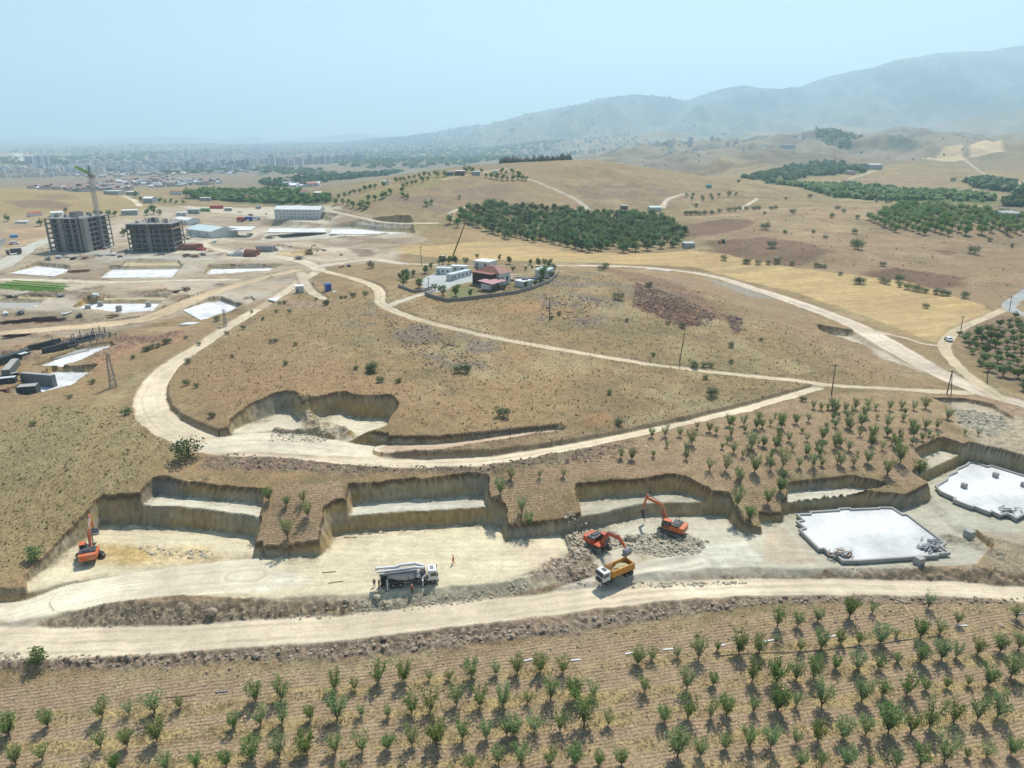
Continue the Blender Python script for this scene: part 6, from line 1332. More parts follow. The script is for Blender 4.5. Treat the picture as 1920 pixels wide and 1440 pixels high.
# hilltop and far houses
for u, v, w2, d_, h, wm, rf, gb, lb in ((853, 330, 18, 12, 5, mat('brown_wall', (.16, .10, .09), .8), WHITER, None, 'large house with white roof at the top of the long hill, left one'), (886, 329, 14, 10, 4, GREYW, WHITER, None, 'smaller pale house at the top of the long hill, between trees'), (923, 325, 10, 8, 3, WHITE, WHITER, None, 'little white-roofed house furthest right on top of the long hill'), (836, 329, 14, 9, 3.5, mat('blue_grey', (.16, .20, .26), .7), None, None, 'low blue-grey building left of the large hilltop house'),
      (1037, 297, 6, 5, 5, WHITE, WHITER, None, 'tiny white hut among the dark pines on the hill crest'), (1218, 396, 22, 12, 3.5, PB, PALEG, .8, 'pale green-roofed shed at the top edge of the dark orchard'), (1080, 405, 34, 10, 2.5, CONC, WHITER, None, 'long white flat roof inside the upper edge of the dark orchard'), (1062, 402, 14, 8, 3.5, GREYW, GREYW, None, 'grey hut left of the long white roof in the dark orchard'), (1165, 393, 12, 8, 3.5, mat('brown_hut', (.13, .10, .09), .8), GREYW, None, 'brown hut above the right part of the dark orchard'), (1056, 427, 10, 4, 1.5, WHITE, WHITER, None, 'small white panel roof in the middle of the dark orchard'),
      (1283, 465, 20, 8, 3, GREYW, mat('metal_roof', (.40, .43, .44), .4), None, 'grey metal roof at the right corner of the dark orchard'), (1326, 353, 8, 6, 4, mat('teal_hut', (.10, .30, .36), .6), None, None, 'small teal hut standing alone on the slope right of the long hill'),
      (268, 381, 18, 12, 5, mat('blue_grey2', (.30, .34, .38), .7), WHITER, 1.5, 'blue-grey house with white gable behind the site, beside the winding track'), (195, 365, 27, 14, 4, GREYW, PALEG, None, 'long pale green-roofed shed on the ridge left of the winding track'), (236, 366, 19, 10, 4, GREYW, WHITER, None, 'white-roofed shed on the ridge at the start of the winding track'), (318, 366, 22, 10, 4, WHITE, ROOFR, 1.5, 'pink-roofed house among trees behind the site'), (458, 377, 22, 12, 4, WHITE, ROOFR, 1.8, 'red-roofed house in front of the green grove'), (563, 370, 12, 10, 6, WHITE, ROOFR, 1.8, 'red-roofed house right of the green grove'), (590, 368, 12, 8, 4, GREYW, WHITER, 1, 'small grey house beyond the dormitory'),
      (1630, 318, 24, 30, 8, GREYW, GREYW, 2, 'grey farm building on the low hill behind the long green hedge, right one'), (1592, 328, 12, 20, 6, mat('pinkish', (.40, .30, .27), .8), GREYW, None, 'pink-grey farmhouse on the low hill, by the curving track'), (1587, 344, 18, 14, 4, mat('pinkish', (.4, .3, .27), .8), CONC, None, 'low farm shed below the pink-grey farmhouse'), (1878, 412, 34, 16, 5, GREYW, GREYW, 1.5, 'grey shed behind the right end of the orchard rows'), (1475, 279, 16, 50, 10, mat('blue_grey2', (.3, .34, .38), .7), GREYW, None, 'long blue-grey building on the far hills'), (1523, 320, 10, 12, 5, mat('pinkish', (.4, .3, .27), .8), ROOFR, None, 'pink house among the far green groves'), (716, 347, 14, 10, 4, WHITE, PALEG, None, 'pale green-roofed shed on the left flank of the long hill')):
    block(u, v, u+w2, v, d_, h, 'farm_building', lb, 'house', wm, rf, gb, 0)
# ------------------------------------------------------------------ orchards, trees and bushes
rs = random.Random(7)
YT = [young_tree(10+i, 3.25, 1.3, (760, 520, 900, 640, 420, 820)[i], .25, LEAF_Y, 'fruit_tree') for i in range(6)]
used = set()
def plant(protos, x, y, s, label, cat, group, z=None, sx_=None):
    i = rs.randrange(len(protos)); p = protos[i]; z = gz(x, y) if z is None else z; sc = (s*rs.uniform(.9, 1.15), s*rs.uniform(.9, 1.15), s*rs.uniform(.92, 1.12)) if sx_ is None else sx_
    if id(p) not in used: used.add(id(p)); p.location = (x, y, z-.05); p.rotation_euler.z = rs.random()*6.28; p.scale = sc; tag(p, label, cat, group); return p
    return dup(p, (x, y, z-.05), rs.random()*6.28, sc, label, group, cat)
def zc(s, ox, oy, sc):
    out = []
    for t in s.split():
        a = t.split(','); out.append((ox+float(a[0])/sc, oy+float(a[1])/sc, float(a[2]) if len(a) > 2 else 1))
    return out
F1 = zc('35,560,1.3 180,525,.9 385,490,1 485,480,.8 580,472,1.35 675,455,.75 60,665,.9 160,650,.9 378,605,1 478,600,.95 588,580,1.05 625,690,.9 740,680,.8 850,675,.8 945,650,1.15 878,530,.8 978,520,.95 1060,510,.95 1165,500,.8 960,430,1.1 1055,425,1.05 1255,385,.95 1330,385,.7 1048,640,1.15 1150,630,1.2 1258,625,.9 1265,500,1.3 1355,485,.7 1455,490,.6 1358,620,1.1 1455,610,.8 1420,360,1.05 1515,355,1 1610,350,.6 1685,350,.7 1770,345,1.15 1860,330,.75 1545,475,1.05 1615,470,1.15 1545,600,.95 1635,590,1.25 1712,445,1.15 1800,450,1.15 1885,450,1.15 1735,575,1.05 1825,570,.9 1900,560,1 1870,665,.9 1765,685,.8 430,690,.8 1290,690,.6', 0, 1100, 2)
F2 = zc('20,330,1.05 105,320,1 190,325,1.05 60,440,.7 145,425,1.25 235,425,1.15 305,410,1 270,520,1.45 85,545,1.1 180,540,1.1 5,560,1 360,520,.8 235,670,1.05 140,670,.8 35,670,1.05 410,670,.85 325,670,.7 470,290,1 525,275,.85 620,265,.7 700,270,1.35 770,240,.5 850,255,1.25 925,250,1.15 990,210,.5 1160,235,1.05 1230,215,.85 1080,240,.6 1300,215,.8 1380,215,1.25 1440,190,.5 1530,195,1.05 1603,180,1.05 1670,140,.65 995,150,1.15 1070,150,.8 1145,130,.85 1265,115,1.15 1350,100,.75 1560,80,.95 1890,120,.85 495,395,.95 655,385,1.15 755,370,.7 900,355,1.15 990,360,1.25 1065,350,1.1 1130,345,1.15 1215,310,.85 1295,315,1.15 1375,310,.95 1445,285,.6 1530,285,1.15 1610,275,1.15 1665,265,.8 1745,255,.95 1830,245,1.05 1900,235,.9 570,510,.9 660,495,1.25 745,490,.8 805,485,1.15 905,470,.8 995,465,1.3 1065,450,.7 1160,450,1.35 1310,430,1.15 1390,410,.95 1480,405,1.15 1550,390,.7 1630,380,.6 1710,370,.6 1785,370,1.05 1870,340,1.25 620,640,1.35 705,640,1 800,610,.8 890,605,1.15 970,605,1.15 1065,590,.75 1145,580,1 1240,570,1.15 1325,560,1.05 1410,550,1.6 1495,550,1.15 1565,530,1.25 1655,510,1.05 1745,500,1.15 1820,490,1.25 1620,660,1.6 1530,670,1 1780,640,.9 1870,630,.9 1080,672,.8 1160,672,.8 1250,672,.95 1440,672,.8 1340,672,.5 1705,640,.5', 960, 1100, 2)
RN = ['sixth', 'fifth', 'fourth', 'third', 'second', 'first']
ORD = ['second', 'third', 'fourth', 'fifth', 'sixth', 'first']
FP = on_ground([(a[0], a[1]) for a in F1+F2])
for (u, v, s), p in zip(F1+F2, FP):
    d = [float(seg_dist(np.array([p[0]]), np.array([p[1]]), P)[0][0]) for P in ROWP]; k = int(np.argmin(d))
    sz = 'big' if s > 1.2 else 'small' if s < .82 else 'medium'
    lr = ('far left', 'left', 'centre left', 'centre right', 'right', 'far right')[min(5, int(u/320))]
    plant(YT, float(p[0]), float(p[1]), s*1.2, '%s young fruit tree, %s row below the foreground road, %s part' % (sz, ORD[k], lr), 'fruit tree', '%s fruit trees of the %s foreground row, %s part' % (sz, ORD[k], lr))
M1 = zc('415,985,1.1 495,1000,.85 560,985,1 638,975,1.05 780,990,.9 860,985,.85 935,990,.8 1012,980,1.05 340,990,.7 418,1055,.75 540,1010,.6 618,1035,1 600,1095,1.1 510,1105,1 668,1175,1.3 768,1100,1 870,1060,.65 925,1110,1 935,1165,1.15 1012,1110,.9 1085,1110,.8 1155,1050,1.05 765,1160,.8 845,1150,.6 590,1160,.8 700,1050,.5 90,1070,.9 85,1105,1 180,1080,.9 258,1065,.8 15,1090,.7 70,1170,.9 70,1200,.8 350,1180,1.1 445,1180,.9 250,1190,.7 345,1240,1 430,1240,1.1 520,1250,.9 155,1250,.7 250,1250,.5 735,1245,.9 828,1240,1.05 850,1330,1.5 640,1330,1.1 550,1350,.8 465,1350,1.1 290,1360,1.1 200,1360,.9 95,1360,1.25 15,1370,.9 95,1440,.8 765,1410,1.3 970,1410,1.5 1350,1155,.85 1265,1150,.5 50,1240,.9 345,1350,.6', 1440, 480, 3.43)
M2 = zc('1400,1095,1.05 1490,1090,.9 1585,1060,.95 1570,1110,.95 1270,1130,.8 1155,1215,1.25 1120,1260,.9 1540,1240,1.35 1425,1265,.9 1270,1380,1 1375,1380,1.05 1560,1390,1.25 985,1160,.9 1080,1160,.75 900,1165,.75 700,1300,.75 770,1310,.85 1455,1430,.8 1520,1270,.8 1350,1240,.5 910,1290,.5 1190,1110,.6 1640,1330,.7', 960, 480, 3.43)
_r = random.Random(3); _P = [(_r.uniform(1240, 1760), _r.uniform(765, 885)) for _ in range(200)]; _Q = pts('1300,800 1480,755 1740,748 1775,780 1800,810 1700,850 1690,880 1640,870 1480,872 1300,870 1230,850'); _ins = inside(np.array([p[0] for p in _P]), np.array([p[1] for p in _P]), _Q)
M2 += [(p[0], p[1], _r.uniform(.45, .85)) for p, k in zip(_P, _ins) if k and min(abs(p[0]-q[0])+abs(p[1]-q[1])*1.3 for q in M1+M2) > 11][:45]
M3 = zc('250,520,.7 230,600,1.05 145,680,1.05 20,800,1.1', 1400, 760, 3.692)
M4 = zc('65,440,1.15 115,520,1.05 345,190,.6 1520,235,.85 1500,385,1.35 1585,470,.95 1790,290,.95', 960, 840, 3.556)
M5 = zc('15,340,.95 130,370,.65 235,350,.75 265,440,1.05 135,580,1.2 1505,300,1.25 1570,200,.8 1755,190,.5', 500, 840, 3.43)
for lst, lb, gr in ((M1+M2+M3, None, 'fruit trees of the upper orchard'), (M4, 'young fruit tree on the strip of soil round the middle pit', 'fruit trees round the middle pit'), (M5, 'young fruit tree on the soil strips beside the second pit', 'fruit trees beside the second pit')):
    for (u, v, s), p in zip(lst, on_ground([(a[0], a[1]) for a in lst])):
        sz = 'big' if s > 1.15 else 'small' if s < .82 else 'medium'; bd = 'upper' if v < 800 else 'lower'; sd = 'left' if u < 1480 else 'middle' if u < 1640 else 'right'
        l2 = lb or '%s young fruit tree, %s %s part of the orchard above the pits' % (sz, bd, sd)
        plant(YT, float(p[0]), float(p[1]), s*1.12, l2, 'fruit tree', gr if lb else '%s fruit trees, %s %s part of the upper orchard' % (sz, bd, sd))
RT = [round_tree(50+i, 4.0, 2.0, 620, .38, m, 'grove_tree', .12, .8, 8) for i, m in enumerate((LEAF_M, LEAF_D, LEAF_M))]
G1 = zc('755,800 850,790 740,830 640,850,.8 965,735 1065,700,.8 1155,720 1060,770,.8 1190,820 1160,770 1130,640,.8 545,830,.7 870,870,1.2 650,950,1 920,950,1.1 820,1020,1.2 790,1110,1.3 680,1020,.7 940,1110 850,1200,1.1 1000,1250,1.5 1150,1270,1.35 1100,1080,.8 1040,1070,.8 940,1040,.8 1110,900,.9 1040,1000,.8 760,1140,.8 1210,1400,1.1 600,890,.9 700,900,.9 780,900 860,930,.9 940,890,1.1 1040,930,.9 1180,880,.9 1190,960,.8 1190,1040,.7 1260,760 1290,850 1270,930 1300,1010 1260,1090 1290,1180 1270,1290,1.2 1310,1380,1.2 1000,830,.9 1100,830,.9 930,800,.8 1120,1000,.8 1150,1130,.8 720,960,.8', 1700, 480, 5.536)
for (u, v, s), p in zip(G1, on_ground([(a[0], a[1]) for a in G1])): plant(RT, float(p[0]), float(p[1]), s*.98, 'round leafy tree in the %s half of the grove at the right edge' % ('upper' if v < 665 else 'lower'), 'tree', 'trees of the grove at the right edge, %s half' % ('upper' if v < 665 else 'lower'))
# the dark walnut orchard and the orchard rows on the right: one tree mesh each, parts too small to show
DM = [small_tree(70+i, (7.2, 6.4, 7.8, 5.6, 7.0)[i], (4.0, 3.6, 4.2, 3.2, 3.8)[i], 620, .8, (LEAF_O, LEAF_M, LEAF_O, LEAF_O, LEAF_D)[i], 'orchard_tree', 8, .08) for i in range(5)]
BM = [small_tree(80+i, 7.0, 3.5, 380, .85, LEAF_B, 'row_tree', 7, .12) for i in range(4)]
def gridfill(spec, a0, sp1, sp2, meshes, label, cat, name, group, jit=.95, s=1.0, cap=300, skip=.03, split=(1080, 430)):
    P = on_ground(spec)[:, :2]; c = P.mean(0); n_ = 60; out = []
    e1 = np.array([math.cos(a0), math.sin(a0)]); e2 = np.array([-e1[1], e1[0]])
    for i in range(-n_, n_):
        for j in range(-n_, n_):
            q = c+e1*i*sp1+e2*j*sp2+np.array([rs.uniform(-jit, jit), rs.uniform(-jit, jit)])
            if abs(q[0]-c[0]) > 400: continue
            out.append(q)
    out = np.array(out); out = out[inside(out[:, 0], out[:, 1], P)]; out = [q for q in out if rs.random() > skip]
    out.sort(key=lambda q: q[1]); out = out[:cap]; print(name, len(out))
    lx = np.quantile([q[0]/q[1] for q in out], (1/3, 2/3)); ly = np.quantile([q[1] for q in out], (1/3, 2/3))
    for q in out:
        w_ = ' '.join((('near', 'middle', 'far')[int(np.searchsorted(ly, q[1]))], ('left', 'centre', 'right')[int(np.searchsorted(lx, q[0]/q[1]))]))
        inst(rs.choice(meshes), name, (float(q[0]), float(q[1]), gz(q[0], q[1])-.1), rs.random()*6.28, s*rs.uniform(.8, 1.15), label+', '+w_+' part', cat, group+', '+w_)
gridfill('856,404 872,418 905,430 945,448 1010,457 1080,473 1150,475 1275,468 1292,448 1245,412 1200,399 1100,396 1000,391 930,385 880,389', R(118), 8.9, 10.4, DM, 'dark green tree in the dense orchard behind the hilltop farm', 'tree', 'orchard_tree', 'trees of the dense dark orchard', s=1.08)
gridfill('1622,412 1640,428 1700,438 1760,444 1850,444 1960,443 1960,412 1870,402 1780,392 1680,386 1672,398', R(92), 8.2, 12.5, BM, 'bright green tree in the straight orchard rows on the far right field', 'tree', 'row_tree', 'trees of the bright orchard rows on the right', jit=.4, s=1.12)
SM = [small_tree(90+i, 4.6, 2.4, 130, .95, LEAF_M, 'hill_tree', 5, .15) for i in range(3)]
H1 = zc('550,610 620,605 665,600 700,590 740,575 780,570 820,555 855,545 890,540 960,520 995,500 1050,490 1085,480 1115,480 1150,465 1185,458 1225,452 1262,447 1302,445 1340,430 1360,450 600,655 650,650 690,660 730,675 780,680 800,660 845,630 895,625 945,610 970,600 1010,580 1095,560 1105,530 1135,515 1170,510 1200,500 1250,490 1290,475 1415,445 820,690 840,670 490,620 460,635 530,640 430,640', 480, 220, 4)
H2 = zc('815,400 845,405 875,410 905,415 935,415 965,415 995,410 1020,415 1040,415 880,395 925,385 965,380 995,390 900,375 1000,395 505,550 480,560 350,510 370,520 700,370,1.3 720,360 740,375 790,370 665,520,.8 815,550,.8 860,550,.8 610,660,1.2 650,680,1.3 670,640,1.2', 640, 200, 3)
for lst, lb, gr in ((H1, 'small round tree in the slanting tree lines on the left flank of the long hill', 'trees lining the left flank of the long hill'), (H2, 'small round tree near the houses on top of the long hill or at its foot', 'trees near the top houses of the long hill')):
    for (u, v, s), p in zip(lst, on_ground([(a[0], a[1]) for a in lst])): inst(rs.choice(SM), 'hill_tree', (float(p[0]), float(p[1]), float(p[2])-.1), rs.random()*6.28, s*1.25*rs.uniform(.8, 1.2), lb, 'tree', gr)
CM = [conifer(100+i, 10, 3.2, 420, 1.1) for i in range(3)]
for k in range(40):
    u = 640+(895+k*10)/3; p = next(q for q in on_ground([(u, 292+.7*i) for i in range(60)]) if q[1] < 1060); inst(rs.choice(CM), 'pine_tree', (float(p[0]), float(p[1])+rs.uniform(-5, 8), float(p[2])-.4), rs.random()*6, rs.uniform(.6, 1.15), 'dark pine in the row on the crest of the long hill', 'pine', 'pines on the crest of the long hill')
BU = [small_tree(120+i, 2.6, 1.9, 620, .26, LEAF_D, 'bush', 8, .0) for i in range(3)]; BG = [small_tree(130+i, 2.4, 1.9, 500, .28, LEAF_G, 'bush', 6, .0) for i in range(2)]; BY = [small_tree(140+i, 2.6, 1.6, 500, .28, LEAF_M, 'bush', 5, .05) for i in range(2)]
BL = {'hill': [('700,699,1.7', 'wide dark bush low on the hill above the quarried bite'), ('692,697,1.2', 'left lobe bush beside the wide dark bush on the hill'), ('859,699,1.25', 'dark round bush, left one of the close pair in the middle of the hill'), ('875,698,1.45', 'dark round bush, right one of the close pair in the middle of the hill'), ('943,783,1.5', 'dark bush on the hill right of the quarried bite'), ('1334,744,1.5', 'dark bush above the farm track on the right part of the hill'), ('355,858,2.6', 'largest dark bush, by the bend of the loop road'), ('351,722,1.0', 'round bush just inside the loop road bend'), ('352,681,1.0', 'tall narrow bush at the inner edge of the loop road'), ('408,602,1.3', 'dark bush between the angled pit and the loop road'), ('1301,689,1.3', 'dark bush just above the farm track right of a pole'), ('1279,615,1.1', 'dark narrow bush below the rubble slope'), ('1371,650,1.0', 'small bush on the bare right shoulder of the hill'), ('1735,578,1.3', 'lone bush in the golden stubble field'), ('236,778,1.1', 'green bush on the left slope near the loop road'), ('1504,752,.9', 'small dark bush by the upper edge of the orchard'), ('612,572,1.1', 'dark bush on the slope left of the farm track')],
}
for s_, lb in BL['hill']:
    u, v, s = [float(t) for t in s_.split(',')]; p = gp(u, v); inst(rs.choice(BU), 'bush', (float(p[0]), float(p[1]), float(p[2])-.1), rs.random()*6, s*.85, lb, 'bush')
for s_, lb, ms in (('1136,504,1.5', 'dark bush on the hilltop, upper of two by the wide dirt road', BU), ('1128,508,1.6', 'grey-green bush on the hilltop, lower of two by the wide dirt road', BG), ('1215,539,1.4', 'grey-green bush above the rubble slope', BG), ('1158,562,1.7', 'grey bush at the left end of the rubble slope', BG), ('68,1048,1.3', 'light green bush on the left slope below the orange excavator', BY), ('75,1242,1.25', 'light bush below the foreground road at far left', BY), ('697,503,1.9', 'round grey tree beside the dirt road left of the farm', BG)):
    u, v, s = [float(t) for t in s_.split(',')]; p = gp(u, v); inst(rs.choice(ms), 'bush', (float(p[0]), float(p[1]), float(p[2])-.1), rs.random()*6, s, lb, 'bush')
SB = zc('115,410 145,405 295,435 220,575 745,610 525,125,1.6 255,185,1.2 155,185 55,240 450,92 640,80 670,78 730,70,1.6 820,55,1.5 930,705,1.3 1070,712 175,120 210,120,1.2', 480, 540, 4)+zc('1090,475,1.3 1110,470,1.3 1145,455,1.4 1185,445,1.3 1235,422,1.5 1265,415,1.4 995,530 690,720,1.2 250,1030 520,830 1590,970,1.1 1475,745 1700,345 1825,310,1.3 1890,185 1395,380 1490,430 1740,520,.8', 0, 540, 4)+zc('910,645 250,402,1 305,380,1.1 1235,712,1.3 1280,714,1.2 1245,793 630,888 690,1085,1.4 1410,690 1600,545 740,420 1000,440', 960, 480, 3.43)
for (u, v, s), p in zip(SB, on_ground([(a[0], a[1]) for a in SB])): inst(rs.choice(BU), 'bush', (float(p[0]), float(p[1]), float(p[2])-.1), rs.random()*6, s*.62, 'low dark shrub on the %s slope of the hill by the loop road' % ('left' if u < 640 else 'middle' if u < 1000 else 'right'), 'shrub', 'low shrubs on the %s slope' % ('left' if u < 640 else 'middle' if u < 1000 else 'right'))
RB_ = zc('445,1068,2.6 480,1165,2.2 945,1172,3.0 925,1155,2 1570,1198,2.6 225,1232,1.6 335,1250,1.4 350,1250,1.4 405,1254,1.4 460,1254,1.2 510,1250,1.7 590,1258,1.2 720,1270,1.3 745,1272 765,1274,1 850,1312 938,1360,1.7 960,1360,1.7 1070,1352,1.5 1100,1362,1.5 1165,1348,1.9 1170,1378,1.2 1215,1390,1.6 1250,1398,1.6 1280,1403,1.5 1310,1408,1.2 1370,1415,1.5 1400,1421,1.5 1430,1424,1.2 1520,1438,1.7 1080,1265,1.4 595,982,2 805,1003,1.8 835,960,1.8 870,976,1.6 940,1008,1.6 925,1090,1.9 685,895,2.2 1330,893,4.2 770,1118,1.3 550,1088,1.3 705,1088,1.3 1460,810,3 75,945,1.8 20,990,2 40,990,2 65,988,2 90,990,2 120,988,2 155,985,2 200,975,1.8 250,970,2 280,968,2 305,965,2 345,962,1.8 385,962,1.8 410,960,1.8 480,962,1.8 500,958,1.8 440,985,1.3 300,815,2 555,905,1.4 1045,920,1.3 1100,925,1.6 1120,925,1.6 1210,922,1.3 1380,930,1.8 1660,1130,1.3 1780,1160,1.2', 1280, 60, 2.88)
for (u, v, s), p in zip(RB_, on_ground([(a[0], a[1]) for a in RB_])):
    b_ = 'beyond the dark orchard' if v < 405 else 'in the broad brown field' if v < 490 else 'along the upper edge of the stubble field'
    inst(rs.choice(BU), 'bush', (float(p[0]), float(p[1]), float(p[2])-.1), rs.random()*6, s*.95, 'dark bush %s on the right' % b_, 'bush', 'dark bushes '+b_)
TR = zc('20,890 55,890 105,900 150,890 160,905 195,890 250,890,1.4 285,885 50,910 110,910', 1280, 60, 2.88)
for (u, v, s), p in zip(TR, on_ground([(a[0], a[1]) for a in TR])): inst(rs.choice(SM), 'hill_tree', (float(p[0]), float(p[1]), float(p[2])-.1), rs.random()*6, s*1.0, 'small tree in the little orchard patch right of the dark orchard', 'tree', 'trees of the little patch right of the dark orchard')
FT = [round_tree(160+i, 4.6, 2.0, 520, .40, m, 'garden_tree', .08, .85, 7) for i, m in enumerate((LEAF_M, LEAF_D))]
CT_ = zc('170,340,1.1 200,300 240,330,1.3 225,370,1.3 290,310 350,425,1.3 410,280,1.3 470,240 585,190,1.3 650,190,1.3 720,190,1.3 820,190,1.1 1155,155 1258,190,1.2 1460,195,.9 1550,210,1.3 1610,200,1.1 1650,245,1.5 1700,270,1.2 1590,350,1.9 1680,330,1.1 720,512,1.5 588,500,1.4 508,450,.9 860,510,.9 1100,455,.8 1200,440,.7 1050,450,.8 1420,425,.9 1510,412,.9 1560,372,.8 1420,250,.7 1480,240,.6 930,260,.6 1290,260,.8 550,190,1 190,400,1 330,380,.7 1630,300,1.3 930,130,.8', 720, 460, 5.333)
for (u, v, s), p in zip(CT_, on_ground([(a[0], a[1]) for a in CT_])):
    b_ = 'left of the paved yard' if u < 800 else 'along the front wall' if v > 538 else 'at the right end' if u > 985 else 'behind the buildings'
    plant(FT, float(p[0]), float(p[1]), s*.85, 'leafy garden tree of the hilltop farm, '+b_, 'tree', 'garden trees of the hilltop farm '+b_)
for u, v, s in ((288, 402, 2.2), (275, 404, 1.6), (300, 404, 1.4), (265, 379, 1.6), (300, 380, 1.6), (310, 382, 1.3), (320, 381, 1.4), (330, 383, 1.2), (345, 383, 1.3), (350, 371, 3), (360, 372, 3), (366, 370, 2.5), (255, 371, 2), (76, 424, 1.6), (15, 415, 1.5), (123, 398, 1.2), (205, 407, 1.6), (215, 406, 1.4), (180, 405, 1.4), (190, 406, 1.3), (232, 443, 1.6)):
    p = gp(u, v); inst(rs.choice(SM), 'hill_tree', (float(p[0]), float(p[1]), float(p[2])-.1), rs.random()*6, s*.9, 'green tree among the sheds behind the concrete shells at left', 'tree', 'trees among the sheds at left')
# ------------------------------------------------------------------ far woods, hedges and the town
def world_fill(spec, n_, seed):
    P = drape(spec, base_fast)[:, :2]; r = np.random.RandomState(seed); lo, hi = P.min(0), P.max(0); out = []
    while len(out) < n_:
        q = lo+(hi-lo)*r.rand(n_*6, 2); q = q[inside(q[:, 0], q[:, 1], P)]
        out += q.tolist()
        if len(q) == 0: break
    return np.array(out[:n_])
def wood(spec, n_, r0, h0, m, name, label, seed, cat='wood'):
    Q = world_fill(spec, n_, seed); mb = MB(); rnd = random.Random(seed); Z = ground_h(Q[:, 0], Q[:, 1])
    for (x, y), z in zip(Q, Z):
        r = r0*rnd.uniform(.6, 1.3); h = h0*rnd.uniform(.7, 1.3)
        for k in range(7):
            a, e = rnd.random()*6.28, rnd.random(); c = Vector((x+math.cos(a)*r*.5, y+math.sin(a)*r*.5, z+h*(.15+.7*e))); n3 = Vector((rnd.gauss(0, .7), rnd.gauss(0, .7), abs(rnd.gauss(0, .8))+.5)).normalized(); t = n3.orthogonal().normalized(); b = n3.cross(t); s_ = r*rnd.uniform(.5, .9)
            mb.add([c-t*s_, c-b*s_*.8, c+t*s_, c+b*s_*.8], [(0, 1, 2, 3)])
        mb.blob((x, y, z+h*.4), (r*.75, r*.75, h*.5), rnd.randrange(99), .3, 0)
    tag(mb.build(name, m), label, cat, None, 'stuff')
wood('1435,343 1600,350 1800,364 1868,373 1855,380 1700,377 1560,369 1500,352', 420, 4.6, 6, LEAF_M, 'hedge_wood', 'long band of green trees crossing the fields on the right', 1)
wood('1388,336 1470,323 1550,315 1640,315 1620,325 1520,330 1450,344 1420,338', 380, 6, 7, LEAF_D, 'far_grove', 'dark green grove in the valley behind the long green hedge', 2)
wood('382,360 480,358 560,362 618,369 618,378 500,379 400,377 356,374', 260, 5.0, 6, LEAF_M, 'valley_grove', 'green grove behind the dormitory', 3)
wood('1800,341 1860,339 1900,350 1960,362 1960,371 1850,357', 120, 7, 8, LEAF_D, 'far_grove', 'dark green grove at the far right above the field', 4)
wood('1875,377 1960,380 1960,391 1885,387', 60, 5, 7, LEAF_D, 'far_grove', 'dark trees at the right edge above the bright orchard rows', 5)
wood('480,341 600,331 700,323 760,319 720,330 620,340 560,350 500,352', 320, 7, 7, LEAF_D, 'valley_wood', 'green wood winding down the valley behind the dormitory', 6)
wood('640,291 800,286 950,281 1060,285 940,300 860,312 700,317 640,311', 1100, 14, 9, LEAF_D, 'distant_wood', 'wide blue-green woods in the plain between the town and the mountains', 7)
wood('1530,265 1610,263 1612,275 1590,284 1530,282', 160, 12, 10, LEAF_D, 'distant_wood', 'dark wood on the far hill right of the centre', 8)
wood('0,306 200,322 330,326 470,322 640,330 600,318 300,312 120,304', 500, 12, 8, LEAF_D, 'distant_wood', 'blue-green tree belts between the apartment rows and the village', 9)
wood('1080,300 1200,286 1400,276 1560,262 1840,262 1880,285 1600,318 1400,318 1250,312', 300, 3.2, 3.2, LEAF_D, 'scattered_scrub', 'scattered dark scrub on the far stony hills at right', 10)
wood('700,262 900,256 1100,252 1400,255 1400,280 1200,278 1000,282 800,286', 700, 20, 10, LEAF_D, 'distant_wood', 'hazy woods and orchards at the foot of the mountains', 11)
TWA = mat('apartment_wall', (.60, .59, .58), .8, var=.1, scale=.02); TWB = mat('apartment_wall_dark', (.38, .42, .47), .8, var=.1, scale=.02); TWC = mat('apartment_wall_cream', (.56, .50, .44), .8, var=.1, scale=.02); WINM = mat('window_dark', (.10, .12, .15), .4)
def apartment(w_, d_, h, wm):
    m = MB(); m.bb((-w_/2, -d_/2, -4), (w_/2, d_/2, h)); m.bb((-w_*.18, -d_*.2, h), (w_*.18, d_*.2, h+3)); k0 = len(m.f); nf = int(h/3)
    for k in range(nf): m.bb((-w_*.46, -d_/2-.12, k*3+1), (-w_*.12, -d_/2, k*3+2.4)).bb((w_*.12, -d_/2-.12, k*3+1), (w_*.46, -d_/2, k*3+2.4))
    k1 = len(m.f)
    for k in range(nf): m.bb((-w_*.1, -d_/2-1.0, k*3+.2), (w_*.1, -d_/2, k*3+.5))
    me = m.mesh('apartment_block', [wm, WINM]); me.polygons.foreach_set('material_index', [0]*k0+[1]*(k1-k0)+[0]*(len(m.f)-k1)); return me
AP = [apartment(22, 18, 34, TWA), apartment(20, 18, 40, TWB), apartment(26, 16, 30, TWC), apartment(18, 18, 46, TWA)]
def aprow(u0, v0, u1, v1, n_, ms, s, label, group, jy=40):
    for k in range(n_):
        t = (k+.5)/n_; p = gp(u0+(u1-u0)*t, v0+(v1-v0)*t); y = float(p[1])+rs.uniform(-jy, jy); x = float(p[0])*y/float(p[1]); inst(rs.choice(ms), 'apartment_block', (x, y, gz(x, y)), rs.uniform(-.4, .4), (s, s, s*rs.uniform(.85, 1.15)), label, 'apartment block', group)
aprow(345, 322, 468, 318.5, 30, [AP[1], AP[1], AP[0]], .8, 'apartment tower in the dense blue-grey row left of the valley slopes', 'apartment towers of the dense blue-grey row')
aprow(140, 315, 345, 317, 34, [AP[0], AP[2]], .85, 'pale apartment tower in the middle row behind the village', 'pale apartment towers of the middle row')
aprow(2, 331, 110, 329, 20, [AP[0], AP[1], AP[2]], .75, 'apartment block in the cluster at the far left edge of the town', 'apartment blocks of the far left cluster')
aprow(56, 316, 92, 314, 6, [AP[0], AP[1]], 1.1, 'tall apartment block beside the airfield at far left', 'tall apartment blocks beside the airfield')
aprow(500, 313, 690, 303, 22, AP, .85, 'isolated apartment tower in the plain right of the dense row', 'isolated apartment towers in the plain', 120)
